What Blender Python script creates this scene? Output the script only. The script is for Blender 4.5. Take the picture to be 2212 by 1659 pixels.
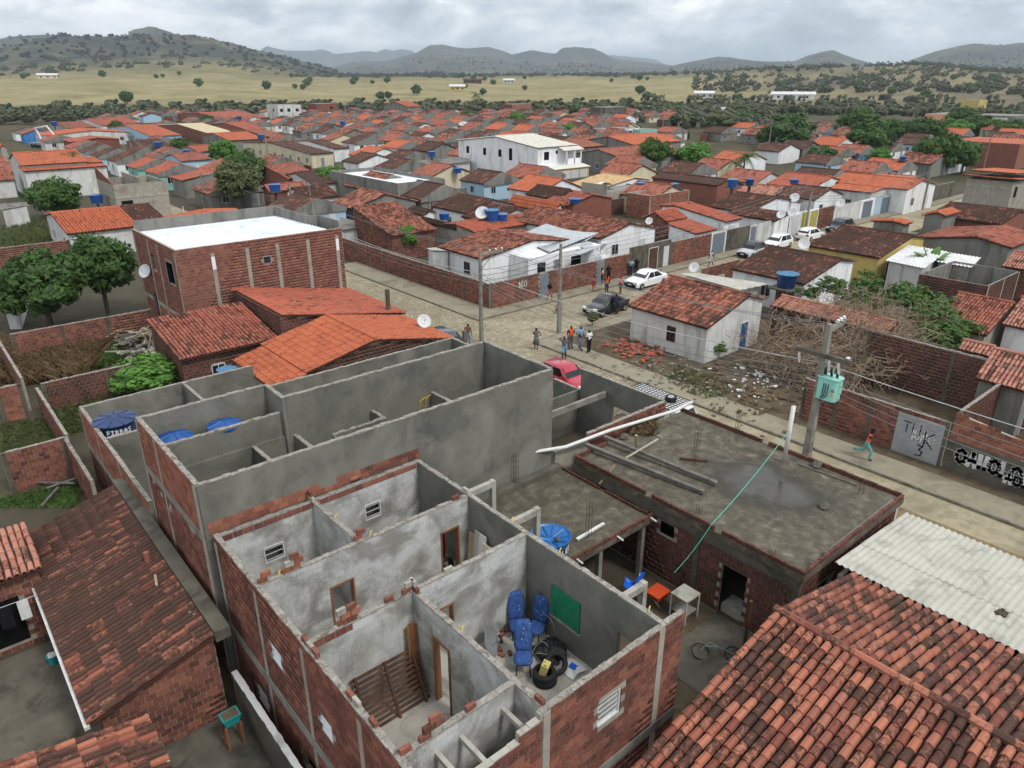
import bpy, math, random
import numpy as np
from mathutils import Vector, Matrix
random.seed(7); rng = np.random.default_rng(7)
for o in list(bpy.data.objects): bpy.data.objects.remove(o)
scene = bpy.context.scene
col = scene.collection
R = math.radians
# ------------------------------------------------------------------ camera
# world X / Y run along the town's street grid; the drone hovers above the origin
CH, FPX, CX, CY = 17.3, 1565.0, 1106.0, 829.5
PIT, AZ = R(22.8), R(49.5)
cam = bpy.data.cameras.new('camera'); camo = bpy.data.objects.new('camera', cam); col.objects.link(camo)
camo.location = (0, 0, CH); camo.rotation_euler = (R(90) - PIT, 0, -(R(90) - AZ))
cam.sensor_width = 36; cam.lens = FPX / 2212 * 36; cam.clip_start = .3; cam.clip_end = 60000
scene.camera = camo
# ------------------------------------------------------------------ world, sun, exposure
world = bpy.data.worlds.new('World'); scene.world = world; world.use_nodes = True
wt = world.node_tree; wt.nodes.clear()
def wn(t, **k):
    n = wt.nodes.new(t)
    for a, b in k.items(): setattr(n, a, b)
    return n
SUN_EL, SUN_AZ = R(52), R(170)
out = wn('ShaderNodeOutputWorld'); bg = wn('ShaderNodeBackground'); bg.inputs['Strength'].default_value = .1
sky = wn('ShaderNodeTexSky', sky_type='NISHITA'); sky.sun_disc = False; sky.sun_elevation = SUN_EL; sky.sun_rotation = SUN_AZ
tc = wn('ShaderNodeTexCoord'); sep = wn('ShaderNodeSeparateXYZ')
wt.links.new(tc.outputs['Generated'], sep.inputs[0])
def wm(op, a, b=None, c=None):
    n = wn('ShaderNodeMath', operation=op)
    for i, q in enumerate((a, b, c)):
        if q is None: continue
        if isinstance(q, (int, float)): n.inputs[i].default_value = q
        else: wt.links.new(q, n.inputs[i])
    return n.outputs[0]
comb = wn('ShaderNodeMapping'); comb.inputs['Scale'].default_value = (1, 1, 2.4); wt.links.new(tc.outputs['Generated'], comb.inputs[0])
def wnoise(scale, detail, rough, dist, off):
    mp = wn('ShaderNodeMapping'); mp.inputs['Location'].default_value = off; wt.links.new(comb.outputs[0], mp.inputs[0])
    n = wn('ShaderNodeTexNoise'); n.inputs['Scale'].default_value = scale; n.inputs['Detail'].default_value = detail
    n.inputs['Roughness'].default_value = rough; n.inputs['Distortion'].default_value = dist
    wt.links.new(mp.outputs[0], n.inputs['Vector']); return n.outputs['Fac']
def wramp(fac, stops):
    r = wn('ShaderNodeValToRGB'); e = r.color_ramp.elements
    while len(e) > 1: e.remove(e[-1])
    e[0].position, e[0].color = stops[0][0], (*stops[0][1], 1)
    for p, c in stops[1:]:
        q = e.new(p); q.color = (*c, 1)
    wt.links.new(fac, r.inputs[0]); return r.outputs[0]
n_big = wnoise(2.6, 3, .5, .4, (4.2, 1.1, 0)); n_fine = wnoise(9.5, 8, .6, .25, (1.7, 5.2, .4))
mixv = wm('ADD', wm('MULTIPLY', n_big, .45), wm('MULTIPLY', n_fine, .55))
ccol = wramp(mixv, [(.37, (3.6, 4.0, 4.5)), (.44, (5.2, 5.7, 6.2)), (.495, (7.2, 7.6, 7.9)), (.55, (10., 10.2, 10.3)), (.62, (12., 12., 11.9))])
gap = wramp(n_fine, [(.24, (0, 0, 0)), (.34, (1, 1, 1))])
mx = wn('ShaderNodeMixRGB'); wt.links.new(gap, mx.inputs[0]); wt.links.new(sky.outputs[0], mx.inputs[1]); wt.links.new(ccol, mx.inputs[2])
wt.links.new(mx.outputs[0], bg.inputs['Color']); wt.links.new(bg.outputs[0], out.inputs[0])
sun = bpy.data.lights.new('sun', 'SUN'); sun.energy = 1.5; sun.angle = R(11); sun.color = (1, .96, .9)
suno = bpy.data.objects.new('sun', sun); col.objects.link(suno)
suno.rotation_euler = (R(90) - SUN_EL, 0, R(180) - SUN_AZ)
vs = scene.view_settings; vs.view_transform = 'Standard'; vs.look = 'None'; vs.exposure = 0.5; vs.gamma = 1
scene.render.engine = 'CYCLES'
cy_ = scene.cycles; cy_.max_bounces = 4; cy_.diffuse_bounces = 2; cy_.glossy_bounces = 2; cy_.transmission_bounces = 2; cy_.transparent_max_bounces = 4; cy_.volume_bounces = 0
world.cycles.sampling_method = 'MANUAL'; world.cycles.sample_map_resolution = 256
# ------------------------------------------------------------------ photo pixel -> town position (on a level z)
_sp, _cp, _sa, _ca = math.sin(PIT), math.cos(PIT), math.sin(AZ), math.cos(AZ)
def P(q, z=0.0):
    u_, v_ = (q[0] - CX) / FPX, (CY - q[1]) / FPX
    x, y, d = u_, _cp + v_ * _sp, _sp - v_ * _cp
    k = (CH - z) / d; x *= k; y *= k
    return (x * _sa + y * _ca, -x * _ca + y * _sa)
def P3(q, z=0.0):
    a = P(q, z); return (a[0], a[1], z)
def crop(x0, y0, s): return lambda x, y: ((x0 + x * s) / 1.8517, (y0 + y * s) / 1.8517)
def proj(p):
    X = p[0] * _sa - p[1] * _ca; Y = p[0] * _ca + p[1] * _sa; Z = p[2] - CH
    d = Y * _cp - Z * _sp
    return (CX + FPX * X / d, CY - FPX * (Y * _sp + Z * _cp) / d, d) if d > .1 else (-9999, -9999, d)
_S = .63291; _K = 700 / 1269.
r1, r2, r3 = crop(0, 0, _S), crop(1300, 0, _S), crop(2696, 0, _S)
r4, r5, r6 = crop(0, 1000, _S), crop(1300, 1000, _S), crop(2696, 1000, _S)
r7, r8, r9 = crop(0, 2022, _S), crop(1300, 2022, _S), crop(2696, 2022, _S)
s1 = crop(0, 400, .31646); s2, s3, s4, s5, s6 = [crop(x, 400, _K) for x in (680, 1360, 2040, 2720, 3396)]
m1, m2, m3, m4, m5, m6 = crop(1360, 780, _K), crop(2040, 780, _K), crop(2720, 780, _K), crop(3396, 880, _K), crop(2500, 1250, _K), crop(3396, 1350, _K)
k5, k6 = crop(0, 950, 800 / 1269.), crop(0, 1500, _K)
S1, Y7 = crop(1800, 1750, 900 / 1269.), crop(2300, 1950, 800 / 1269.)
cw, c2, cl, cr = crop(480, 850, 920 / 2212.), crop(1800, 950, .27125), crop(0, 380, .2242), crop(3600, 380, .2242)
cc, cc2 = crop(2300, 1050, 400 / 2212.), crop(2900, 850, 400 / 2212.)
# ------------------------------------------------------------------ materials
MT = {}
class G_:
    def __init__(s, name):
        s.m = bpy.data.materials.new(name); s.m.use_nodes = True; s.t = s.m.node_tree; s.t.nodes.clear()
        s.o = s.n('ShaderNodeOutputMaterial'); s.b = s.n('ShaderNodeBsdfPrincipled'); s.t.links.new(s.b.outputs[0], s.o.inputs[0])
        s.geo = s.n('ShaderNodeNewGeometry').outputs['Position']
    def n(s, t, **k):
        q = s.t.nodes.new(t)
        for a, b in k.items(): setattr(q, a, b)
        return q
    def put(s, sock, v):
        if isinstance(v, bpy.types.NodeSocket): s.t.links.new(v, sock)
        elif isinstance(v, (int, float)): sock.default_value = v
        else: sock.default_value = (*v, 1) if len(sock.default_value) == 4 and len(v) == 3 else v
    def math(s, op, a, b=0.0, c=None, clamp=False):
        q = s.n('ShaderNodeMath', operation=op, use_clamp=clamp); s.put(q.inputs[0], a); s.put(q.inputs[1], b)
        if c is not None: s.put(q.inputs[2], c)
        return q.outputs[0]
    def noise(s, scale, detail=4, rough=.55, dist=0.0, stretch=None, vec=None):
        v = vec or s.geo
        if stretch:
            mp = s.n('ShaderNodeMapping'); mp.inputs['Scale'].default_value = stretch; s.t.links.new(v, mp.inputs[0]); v = mp.outputs[0]
        q = s.n('ShaderNodeTexNoise'); q.inputs['Scale'].default_value = scale; q.inputs['Detail'].default_value = detail
        q.inputs['Roughness'].default_value = rough; q.inputs['Distortion'].default_value = dist
        s.t.links.new(v, q.inputs['Vector']); return q.outputs['Fac']
    def ramp(s, fac, stops, interp='LINEAR'):
        r = s.n('ShaderNodeValToRGB'); r.color_ramp.interpolation = interp; e = r.color_ramp.elements
        while len(e) > 1: e.remove(e[-1])
        c = stops[0][1]; c = (c, c, c) if isinstance(c, (int, float)) else c
        e[0].position, e[0].color = stops[0][0], (*c, 1)
        for p, c in stops[1:]:
            c = (c, c, c) if isinstance(c, (int, float)) else c
            q = e.new(p); q.color = (*c, 1)
        s.put(r.inputs[0], fac); return r.outputs[0]
    def mix(s, fac, a, b, mode='MIX'):
        q = s.n('ShaderNodeMixRGB', blend_type=mode); s.put(q.inputs[0], fac); s.put(q.inputs[1], a); s.put(q.inputs[2], b); return q.outputs[0]
    def piece(s):
        a = s.n('ShaderNodeAttribute'); a.attribute_name = 'tv'; o = s.n('ShaderNodeObjectInfo')
        return s.math('FRACT', s.math('ADD', a.outputs['Fac'], o.outputs['Random']))
    def bump(s, h, strength=.3, dist=.02):
        q = s.n('ShaderNodeBump'); q.inputs['Strength'].default_value = strength; q.inputs['Distance'].default_value = dist
        s.put(q.inputs['Height'], h); s.t.links.new(q.outputs[0], s.b.inputs['Normal'])
    def fin(s, colour, rough=.85, spec=.3, metal=0.0):
        s.put(s.b.inputs['Base Color'], colour); s.put(s.b.inputs['Roughness'], rough); s.b.inputs['Specular IOR Level'].default_value = spec
        s.b.inputs['Metallic'].default_value = metal
        MT[s.m.name] = s.m; return s.m
def mottled(name, cols, scale, stain=None, sscale=.6, samt=.5, rough=.88, bump=.2, fine=18., streak=False, spec=.3, bd=.012):
    g = G_(name); n1 = g.noise(scale, 6, .6, .4); n2 = g.noise(fine, 5, .6)
    f = g.math('ADD', g.math('MULTIPLY', n1, .75), g.math('MULTIPLY', n2, .25))
    k = len(cols); c = g.ramp(f, [(.30 + .40 * i / max(1, k - 1), cols[i]) for i in range(k)])
    if stain:
        n3 = g.noise(sscale, 7, .62, .8, stretch=(1, 1, .22) if streak else None)
        c = g.mix(g.math('MULTIPLY', g.ramp(n3, [(.50, 0.), (.66, 1.)]), samt), c, stain)
    if bump: g.bump(g.math('ADD', n2, g.math('MULTIPLY', n1, .6)), bump, bd)
    return g.fin(c, rough, spec)
def plain(name, c, rough=.5, spec=.4, metal=0., var=.12, bump=0.):
    g = G_(name); n1 = g.noise(3., 5, .6); d = tuple(q * (1 - var * 2) for q in c)
    cc_ = g.ramp(n1, [(.3, d), (.7, c)])
    if bump: g.bump(g.noise(30., 3), bump)
    return g.fin(cc_, rough, spec, metal)
def brickm(name, cols, dirt=.35, dcol=(.035, .025, .02), rough=.9):
    g = G_(name); p = g.piece(); k = len(cols); c = g.ramp(p, [(i / k, cols[i]) for i in range(k)], 'LINEAR')
    n1 = g.noise(.9, 5, .6, .6); n2 = g.noise(14., 5, .65)
    c = g.mix(g.math('MULTIPLY', g.ramp(n2, [(.40, 0.), (.75, 1.)]), .55), c, (.30, .19, .14))
    c = g.mix(g.math('MULTIPLY', g.ramp(n1, [(.46, 0.), (.68, 1.)]), dirt), c, dcol)
    g.bump(g.math('ADD', n2, g.noise(40., 3, .5, 0, (1, 1, 6))), .35, .01)
    return g.fin(c, rough, .25)
def tilem(name, cols, dark=.5, dcol=(.030, .018, .014), lscale=.55, rough=.85, pale=.15):
    g = G_(name); p = g.piece(); k = len(cols); c = g.ramp(p, [(i / k, cols[i]) for i in range(k)])
    n1 = g.noise(lscale, 4, .6, .5); n2 = g.noise(5.5, 6, .7, .3); n3 = g.noise(26., 4, .6)
    p2 = g.math('FRACT', g.math('MULTIPLY', p, 7.31))
    c = g.mix(g.math('MULTIPLY', g.ramp(n3, [(.5, 0.), (.8, 1.)]), pale), c, (.48, .27, .19))
    n4 = g.noise(10., 5, .7, .5); f = g.math('ADD', g.math('ADD', g.math('MULTIPLY', n1, .8), g.math('MULTIPLY', n4, 1.0)), g.math('MULTIPLY', p2, .42))
    t = 1.11 + (.5 - dark) * .9
    f = g.math('MULTIPLY', g.math('SUBTRACT', f, t), 6.0, clamp=True)
    c = g.mix(g.math('MULTIPLY', f, .9), c, g.mix(n3, dcol, (.075, .048, .036)))
    g.bump(g.math('ADD', n2, n3), .3, .012)
    return g.fin(c, rough, .25)
B1 = [(.085, .028, .022), (.14, .044, .033), (.20, .064, .046), (.17, .05, .037), (.27, .095, .062)]
brickm('brick', B1, .45); brickm('brick_fresh', [(.22, .068, .046), (.31, .105, .064), (.17, .05, .036), (.35, .13, .08)], .22)
brickm('brick_dark', [(.055, .018, .014), (.09, .028, .021), (.13, .04, .029), (.075, .024, .018)], .6)
brickm('brick_pink', [(.24, .085, .06), (.20, .06, .042), (.29, .12, .085), (.17, .05, .038)], .2)
mottled('mortar', [(.27, .245, .205), (.40, .37, .315)], 3., (.12, .105, .085), .7, .45, .95, .5)
g = G_('plaster_light'); sp = g.n('ShaderNodeSeparateXYZ'); g.t.links.new(g.geo, sp.inputs[0]); cb = g.n('ShaderNodeCombineXYZ'); g.put(cb.inputs[0], g.math('ADD', sp.outputs[0], sp.outputs[1])); g.t.links.new(sp.outputs[2], cb.inputs[1])
bt = g.n('ShaderNodeTexBrick'); g.t.links.new(cb.outputs[0], bt.inputs['Vector']); bt.inputs['Scale'].default_value = 1.; bt.inputs['Brick Width'].default_value = .3; bt.inputs['Row Height'].default_value = .2; bt.inputs['Mortar Size'].default_value = .012; bt.inputs['Mortar Smooth'].default_value = .6; bt.inputs['Color1'].default_value = (.8, .8, .8, 1); bt.inputs['Color2'].default_value = (1, 1, 1, 1); bt.inputs['Mortar'].default_value = (.62, .62, .6, 1)
n1 = g.noise(1.1, 6, .6, .5); n2 = g.noise(22., 5, .6); c = g.ramp(g.math('ADD', g.math('MULTIPLY', n1, .8), g.math('MULTIPLY', n2, .2)), [(.3, (.24, .235, .21)), (.44, (.40, .40, .38)), (.56, (.56, .565, .56)), (.7, (.36, .355, .335))])
c = g.mix(g.math('MULTIPLY', g.ramp(g.noise(.7, 7, .62, .8), [(.48, 0.), (.62, 1.)]), .75), c, (.19, .18, .155)); c = g.mix(g.ramp(g.noise(.5, 4), [(.42, .75), (.6, .05)]), c, bt.outputs['Color'], 'MULTIPLY'); g.bump(n2, .35, .012); g.fin(c, .93, .3)
mottled('plaster_dark', [(.085, .085, .075), (.13, .13, .113), (.18, .175, .15), (.12, .12, .108)], .7, (.26, .25, .22), .5, .55, .92, .35, 20.)
mottled('plaster_grey', [(.17, .165, .15), (.25, .245, .225)], 1.4, (.07, .065, .055), .8, .7, .93, .35, 20., True)
mottled('cap_rough', [(.24, .22, .19), (.40, .38, .34), (.30, .27, .235), (.46, .44, .40), (.30, .20, .16)], 4., (.07, .06, .05), 5., .7, .97, 1., 40., False, .2, .04)
mottled('concrete', [(.20, .19, .165), (.30, .285, .25)], 2., (.09, .085, .07), 1.2, .6, .92, .4, 26.)
mottled('concrete_pale', [(.33, .31, .27), (.43, .41, .36)], 2.5, (.15, .14, .12), 1.5, .6, .92, .4, 26.)
mottled('concrete_dirty', [(.075, .068, .053), (.15, .138, .11)], 1.2, (.03, .027, .022), .8, .7, .9, .4, 22.)
mottled('white_paint', [(.72, .73, .74), (.84, .85, .87)], 1., (.36, .35, .31), .8, .5, .8, .12, 20., True)
mottled('white_dirty', [(.50, .50, .48), (.68, .68, .67)], 1., (.24, .23, .20), .9, .6, .85, .2, 20., True)
mottled('cream_paint', [(.58, .51, .34), (.66, .60, .44)], 1., (.3, .26, .2), .7, .5, .85, .15, 20., True)
mottled('yellow_paint', [(.50, .37, .10), (.60, .46, .17)], 1., (.28, .25, .18), .7, .5, .85, .15, 20., True)
mottled('blue_paint', [(.30, .48, .62), (.42, .58, .70)], 1., (.5, .5, .48), .7, .5, .85, .15, 20., True)
mottled('strong_blue_paint', [(.03, .16, .42), (.05, .22, .52)], 1., (.3, .3, .3), .7, .4, .85, .15, 20., True)
mottled('teal_paint', [(.16, .42, .36), (.25, .52, .44)], 1.2, (.32, .30, .25), .9, .6, .85, .15, 20., True)
mottled('pink_paint', [(.62, .34, .36), (.70, .42, .44)], 1., (.4, .3, .28), .7, .4, .85, .15)
mottled('red_paint', [(.30, .03, .035), (.36, .05, .05)], 1., (.2, .1, .08), .7, .4, .85, .15)
mottled('salmon_paint', [(.72, .32, .19), (.76, .38, .25)], 1., (.5, .25, .17), .7, .4, .85, .1)
mottled('orange_paint', [(.66, .20, .06), (.72, .26, .09)], 1., (.4, .15, .08), .7, .4, .85, .1)
tilem('tile_old', [(.30, .105, .066), (.36, .14, .088), (.21, .066, .044), (.29, .125, .085), (.17, .055, .04)], .80)
tilem('tile_mixed', [(.37, .13, .078), (.42, .165, .105), (.27, .085, .055), (.34, .14, .095), (.20, .065, .046)], .56)
tilem('tile_orange', [(.44, .118, .056), (.49, .142, .068), (.38, .10, .05), (.45, .13, .066)], .30, pale=.1)
tilem('tile_red', [(.37, .095, .056), (.41, .115, .066), (.31, .08, .05), (.39, .115, .07)], .34, pale=.1)
tilem('tile_worn', [(.31, .09, .06), (.36, .115, .075), (.26, .078, .054), (.33, .125, .086)], .42)
tilem('tile_pink', [(.42, .18, .125), (.48, .23, .165), (.35, .14, .098), (.40, .19, .145)], .42)
tilem('tile_dark', [(.18, .06, .045), (.23, .078, .055), (.14, .048, .038), (.27, .10, .068)], .86)
tilem('tile_tan', [(.52, .36, .18), (.58, .42, .23), (.46, .31, .15)], .2)
tilem('tile_cream', [(.62, .52, .33), (.66, .56, .38), (.58, .48, .30)], .15)
tilem('tile_white', [(.62, .60, .53), (.66, .64, .58), (.58, .56, .49)], .2)
mottled('fibre_cement', [(.40, .385, .335), (.50, .485, .43)], 1.5, (.24, .23, .20), 1.2, .6, .92, .25, 26.)
mottled('fibre_old', [(.15, .145, .13), (.24, .23, .21)], 1.5, (.06, .055, .05), .9, .7, .92, .3, 26.)
mottled('fibre_white', [(.58, .585, .58), (.68, .69, .69)], 1.5, (.34, .33, .3), 1.2, .5, .9, .2, 26.)
g = G_('zinc'); n = g.noise(1.2, 5, .6); g.fin(g.ramp(n, [(.3, (.42, .44, .46)), (.7, (.60, .63, .65))]), .42, .5, .65)
mottled('sheet_white', [(.62, .66, .71), (.76, .79, .83)], .8, (.44, .48, .52), .7, .7, .7, .1, 20., False, .4)
mottled('street', [(.22, .19, .125), (.34, .295, .20), (.40, .35, .25)], 2.2, (.16, .13, .085), .35, .6, .93, .5, 14.)
g = G_('cobble'); p = g.piece(); n = g.noise(.5, 5, .6, .4); n2 = g.noise(18., 4)
c = g.ramp(p, [(0, (.27, .235, .16)), (.35, (.38, .33, .235)), (.7, (.33, .285, .20)), (1, (.44, .39, .29))])
c = g.mix(g.math('MULTIPLY', g.ramp(n, [(.42, 0.), (.66, 1.)]), .55), c, (.23, .185, .12)); g.bump(n2, .4, .01); g.fin(c, .9, .3)
mottled('sidewalk', [(.22, .195, .14), (.31, .275, .205)], 1.5, (.13, .115, .08), .5, .75, .93, .4, 20.)
mottled('kerb', [(.16, .145, .11), (.27, .25, .20)], 3., (.06, .055, .035), 1.5, .6, .95, .5, 20.)
mottled('mud', [(.17, .125, .065), (.24, .18, .10)], 1.2, (.10, .07, .036), .8, .7, .75, .5, 14.)
mottled('dirt', [(.055, .04, .025), (.10, .075, .047), (.155, .125, .085)], 1.1, (.05, .036, .022), .8, .7, .95, .7, 12.)
mottled('ground_town', [(.05, .042, .028), (.085, .07, .046)], .5, (.035, .042, .018), .2, .7, .95, .5, 6.)
g = G_('slab_wet'); n2 = g.noise(2.2, 6, .65, .4); n3 = g.noise(22., 4); pc = P((2696 / 1.8517 + 590 * .3418, 1000 / 1.8517 + 1490 * .3418), 3.2); n = g.noise(.7, 5, .6, .6)
dv = g.n('ShaderNodeVectorMath', operation='DISTANCE'); mp = g.n('ShaderNodeMapping'); mp.inputs['Scale'].default_value = (1, .8, 0); g.t.links.new(g.geo, mp.inputs[0]); g.t.links.new(mp.outputs[0], dv.inputs[0]); dv.inputs[1].default_value = (pc[0], pc[1] * .8, 0)
c = g.ramp(n2, [(.3, (.048, .042, .03)), (.5, (.095, .082, .058)), (.62, (.135, .12, .088)), (.74, (.24, .225, .18))])
rr_ = g.math('ADD', dv.outputs['Value'], g.math('MULTIPLY', n, 2.2)); damp = g.ramp(g.math('DIVIDE', rr_, 5.), [(.52, 1.), (.66, 0.)]); wet = g.ramp(g.math('DIVIDE', rr_, 5.), [(.40, 1.), (.50, 0.)])
damp = g.math('MAXIMUM', damp, g.ramp(n, [(.58, 0.), (.68, .8)])); c = g.mix(g.math('MULTIPLY', damp, .75), c, (.035, .033, .028)); g.bump(g.math('MULTIPLY', n3, g.math('SUBTRACT', 1., wet)), .5, .01)
g.fin(c, g.math('SUBTRACT', .93, g.math('MULTIPLY', wet, .78)), .5)
mottled('grass', [(.06, .085, .018), (.11, .14, .03), (.17, .17, .06)], 3., (.12, .09, .05), .6, .6, .95, .6, 30.)
mottled('wood_dark', [(.045, .022, .014), (.09, .045, .027), (.15, .075, .04)], 2.5, (.03, .016, .01), 2., .5, .75, .3, 40.)
mottled('deck_tile', [(.05, .022, .016), (.10, .042, .03)], 4., (.02, .012, .01), 2., .6, .95, .4, 30.)
mottled('wood_brown', [(.20, .085, .04), (.28, .13, .06)], 3., (.10, .045, .025), 2., .5, .7, .3, 40.)
mottled('wood_grey', [(.10, .09, .08), (.20, .185, .165)], 3., (.05, .045, .04), 2., .6, .9, .4, 40.)
mottled('wood_pale', [(.38, .29, .18), (.48, .38, .25)], 3., (.22, .17, .11), 2., .5, .85, .3, 40.)
plain('pvc_white', (.72, .72, .70), .35); plain('white_metal', (.68, .69, .70), .4); plain('grey_metal', (.27, .29, .31), .5, .5, .2)
plain('blue_door', (.03, .10, .24), .6); plain('black', (.012, .012, .013), .6); plain('rubber', (.018, .018, .02), .75, .3)
plain('painted_dark', (.008, .008, .008), .9, .1); plain('tank_blue', (.012, .085, .32), .38, .5); plain('tank_navy', (.010, .035, .13), .4, .5)  # the near-black here paints in the shade inside doorways and windows
plain('tank_bright', (.012, .14, .42), .35, .5); plain('tank_lid', (.06, .20, .36), .45, .5); plain('yellow_pvc', (.75, .50, .03), .4); plain('orange_plastic', (.60, .075, .02), .4)
plain('teal_plastic', (.02, .33, .34), .4); plain('bright_blue_plastic', (.01, .12, .62), .4); plain('pink_plastic', (.45, .04, .22), .4)
plain('transformer_green', (.30, .66, .57), .4, .5, 0., .05); plain('cable_black', (.02, .02, .022), .6); plain('cable_grey', (.20, .205, .21), .55)
plain('cable_pale', (.42, .43, .45), .45); plain('porcelain', (.70, .72, .72), .2, .5); plain('rope_green', (.10, .50, .38), .6); plain('steel_rust', (.07, .035, .022), .85)
plain('canvas_yellow', (.62, .52, .20), .5); plain('paint_white_mark', (.78, .78, .76), .8, .2, 0., .04); plain('paint_black_mark', (.02, .02, .022), .8, .2)
plain('cloth_red', (.40, .03, .025), .9, .1); plain('cloth_white', (.72, .72, .72), .9, .1); plain('cloth_black', (.015, .015, .018), .9, .1)
plain('gate_grey', (.22, .26, .31), .55, .4, .1); plain('yellow_gate', (.50, .44, .13), .7); plain('red_tank', (.5, .03, .03), .5)
g = G_('glass_dark'); g.fin((.012, .014, .016), .08, .6)
g = G_('shutter'); n = g.noise(1.5, 4); g.fin(g.ramp(n, [(.3, (.36, .38, .40)), (.7, (.48, .50, .52))]), .5, .5, .35)
g = G_('net_green'); n = g.noise(6., 4); g.fin(g.ramp(n, [(.3, (.005, .12, .06)), (.7, (.012, .24, .12))]), .6, .3)
g = G_('seat_blue'); n = g.noise(9., 3, .5); v = g.n('ShaderNodeTexVoronoi'); v.inputs['Scale'].default_value = 9.; g.t.links.new(g.geo, v.inputs['Vector'])
c = g.ramp(n, [(.3, (.025, .06, .19)), (.7, (.05, .115, .33))]); c = g.mix(g.ramp(v.outputs['Distance'], [(.10, 1.), (.16, 0.)]), c, (.45, .52, .62)); g.fin(c, .9, .2)
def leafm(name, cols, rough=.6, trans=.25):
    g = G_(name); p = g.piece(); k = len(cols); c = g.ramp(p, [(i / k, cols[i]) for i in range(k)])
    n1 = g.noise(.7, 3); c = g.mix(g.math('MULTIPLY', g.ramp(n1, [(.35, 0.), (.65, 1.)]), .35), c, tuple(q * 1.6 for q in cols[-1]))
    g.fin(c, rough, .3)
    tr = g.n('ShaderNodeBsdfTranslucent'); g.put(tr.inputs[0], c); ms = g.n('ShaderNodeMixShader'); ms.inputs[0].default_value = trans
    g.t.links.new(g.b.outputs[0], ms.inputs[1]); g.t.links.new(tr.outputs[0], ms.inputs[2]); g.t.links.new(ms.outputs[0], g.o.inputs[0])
leafm('leaf_mango', [(.018, .045, .012), (.03, .07, .016), (.045, .10, .02), (.075, .14, .026)])
leafm('leaf_bright', [(.05, .13, .018), (.08, .19, .025), (.11, .24, .04)])
leafm('leaf_mid', [(.03, .075, .018), (.05, .11, .022), (.075, .14, .03)])
leafm('leaf_olive', [(.06, .085, .025), (.085, .11, .035), (.11, .13, .05)])
leafm('leaf_palm', [(.04, .075, .02), (.07, .11, .03), (.11, .14, .05)])
leafm('leaf_banana', [(.06, .15, .03), (.10, .22, .045), (.16, .27, .08)])
leafm('leaf_dry', [(.17, .115, .055), (.24, .17, .09), (.13, .085, .045)])
leafm('leaf_far', [(.045, .062, .030), (.065, .085, .038), (.095, .105, .05)])
leafm('leaf_scrub', [(.028, .034, .022), (.04, .046, .028), (.06, .062, .04)])
mottled('bark', [(.075, .055, .04), (.14, .11, .08)], 4., (.04, .03, .022), 2., .5, .95, .6, 30.)
mottled('twig', [(.20, .145, .10), (.36, .28, .20)], 3., (.13, .09, .065), 2., .5, .95, .3, 30.)
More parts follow.
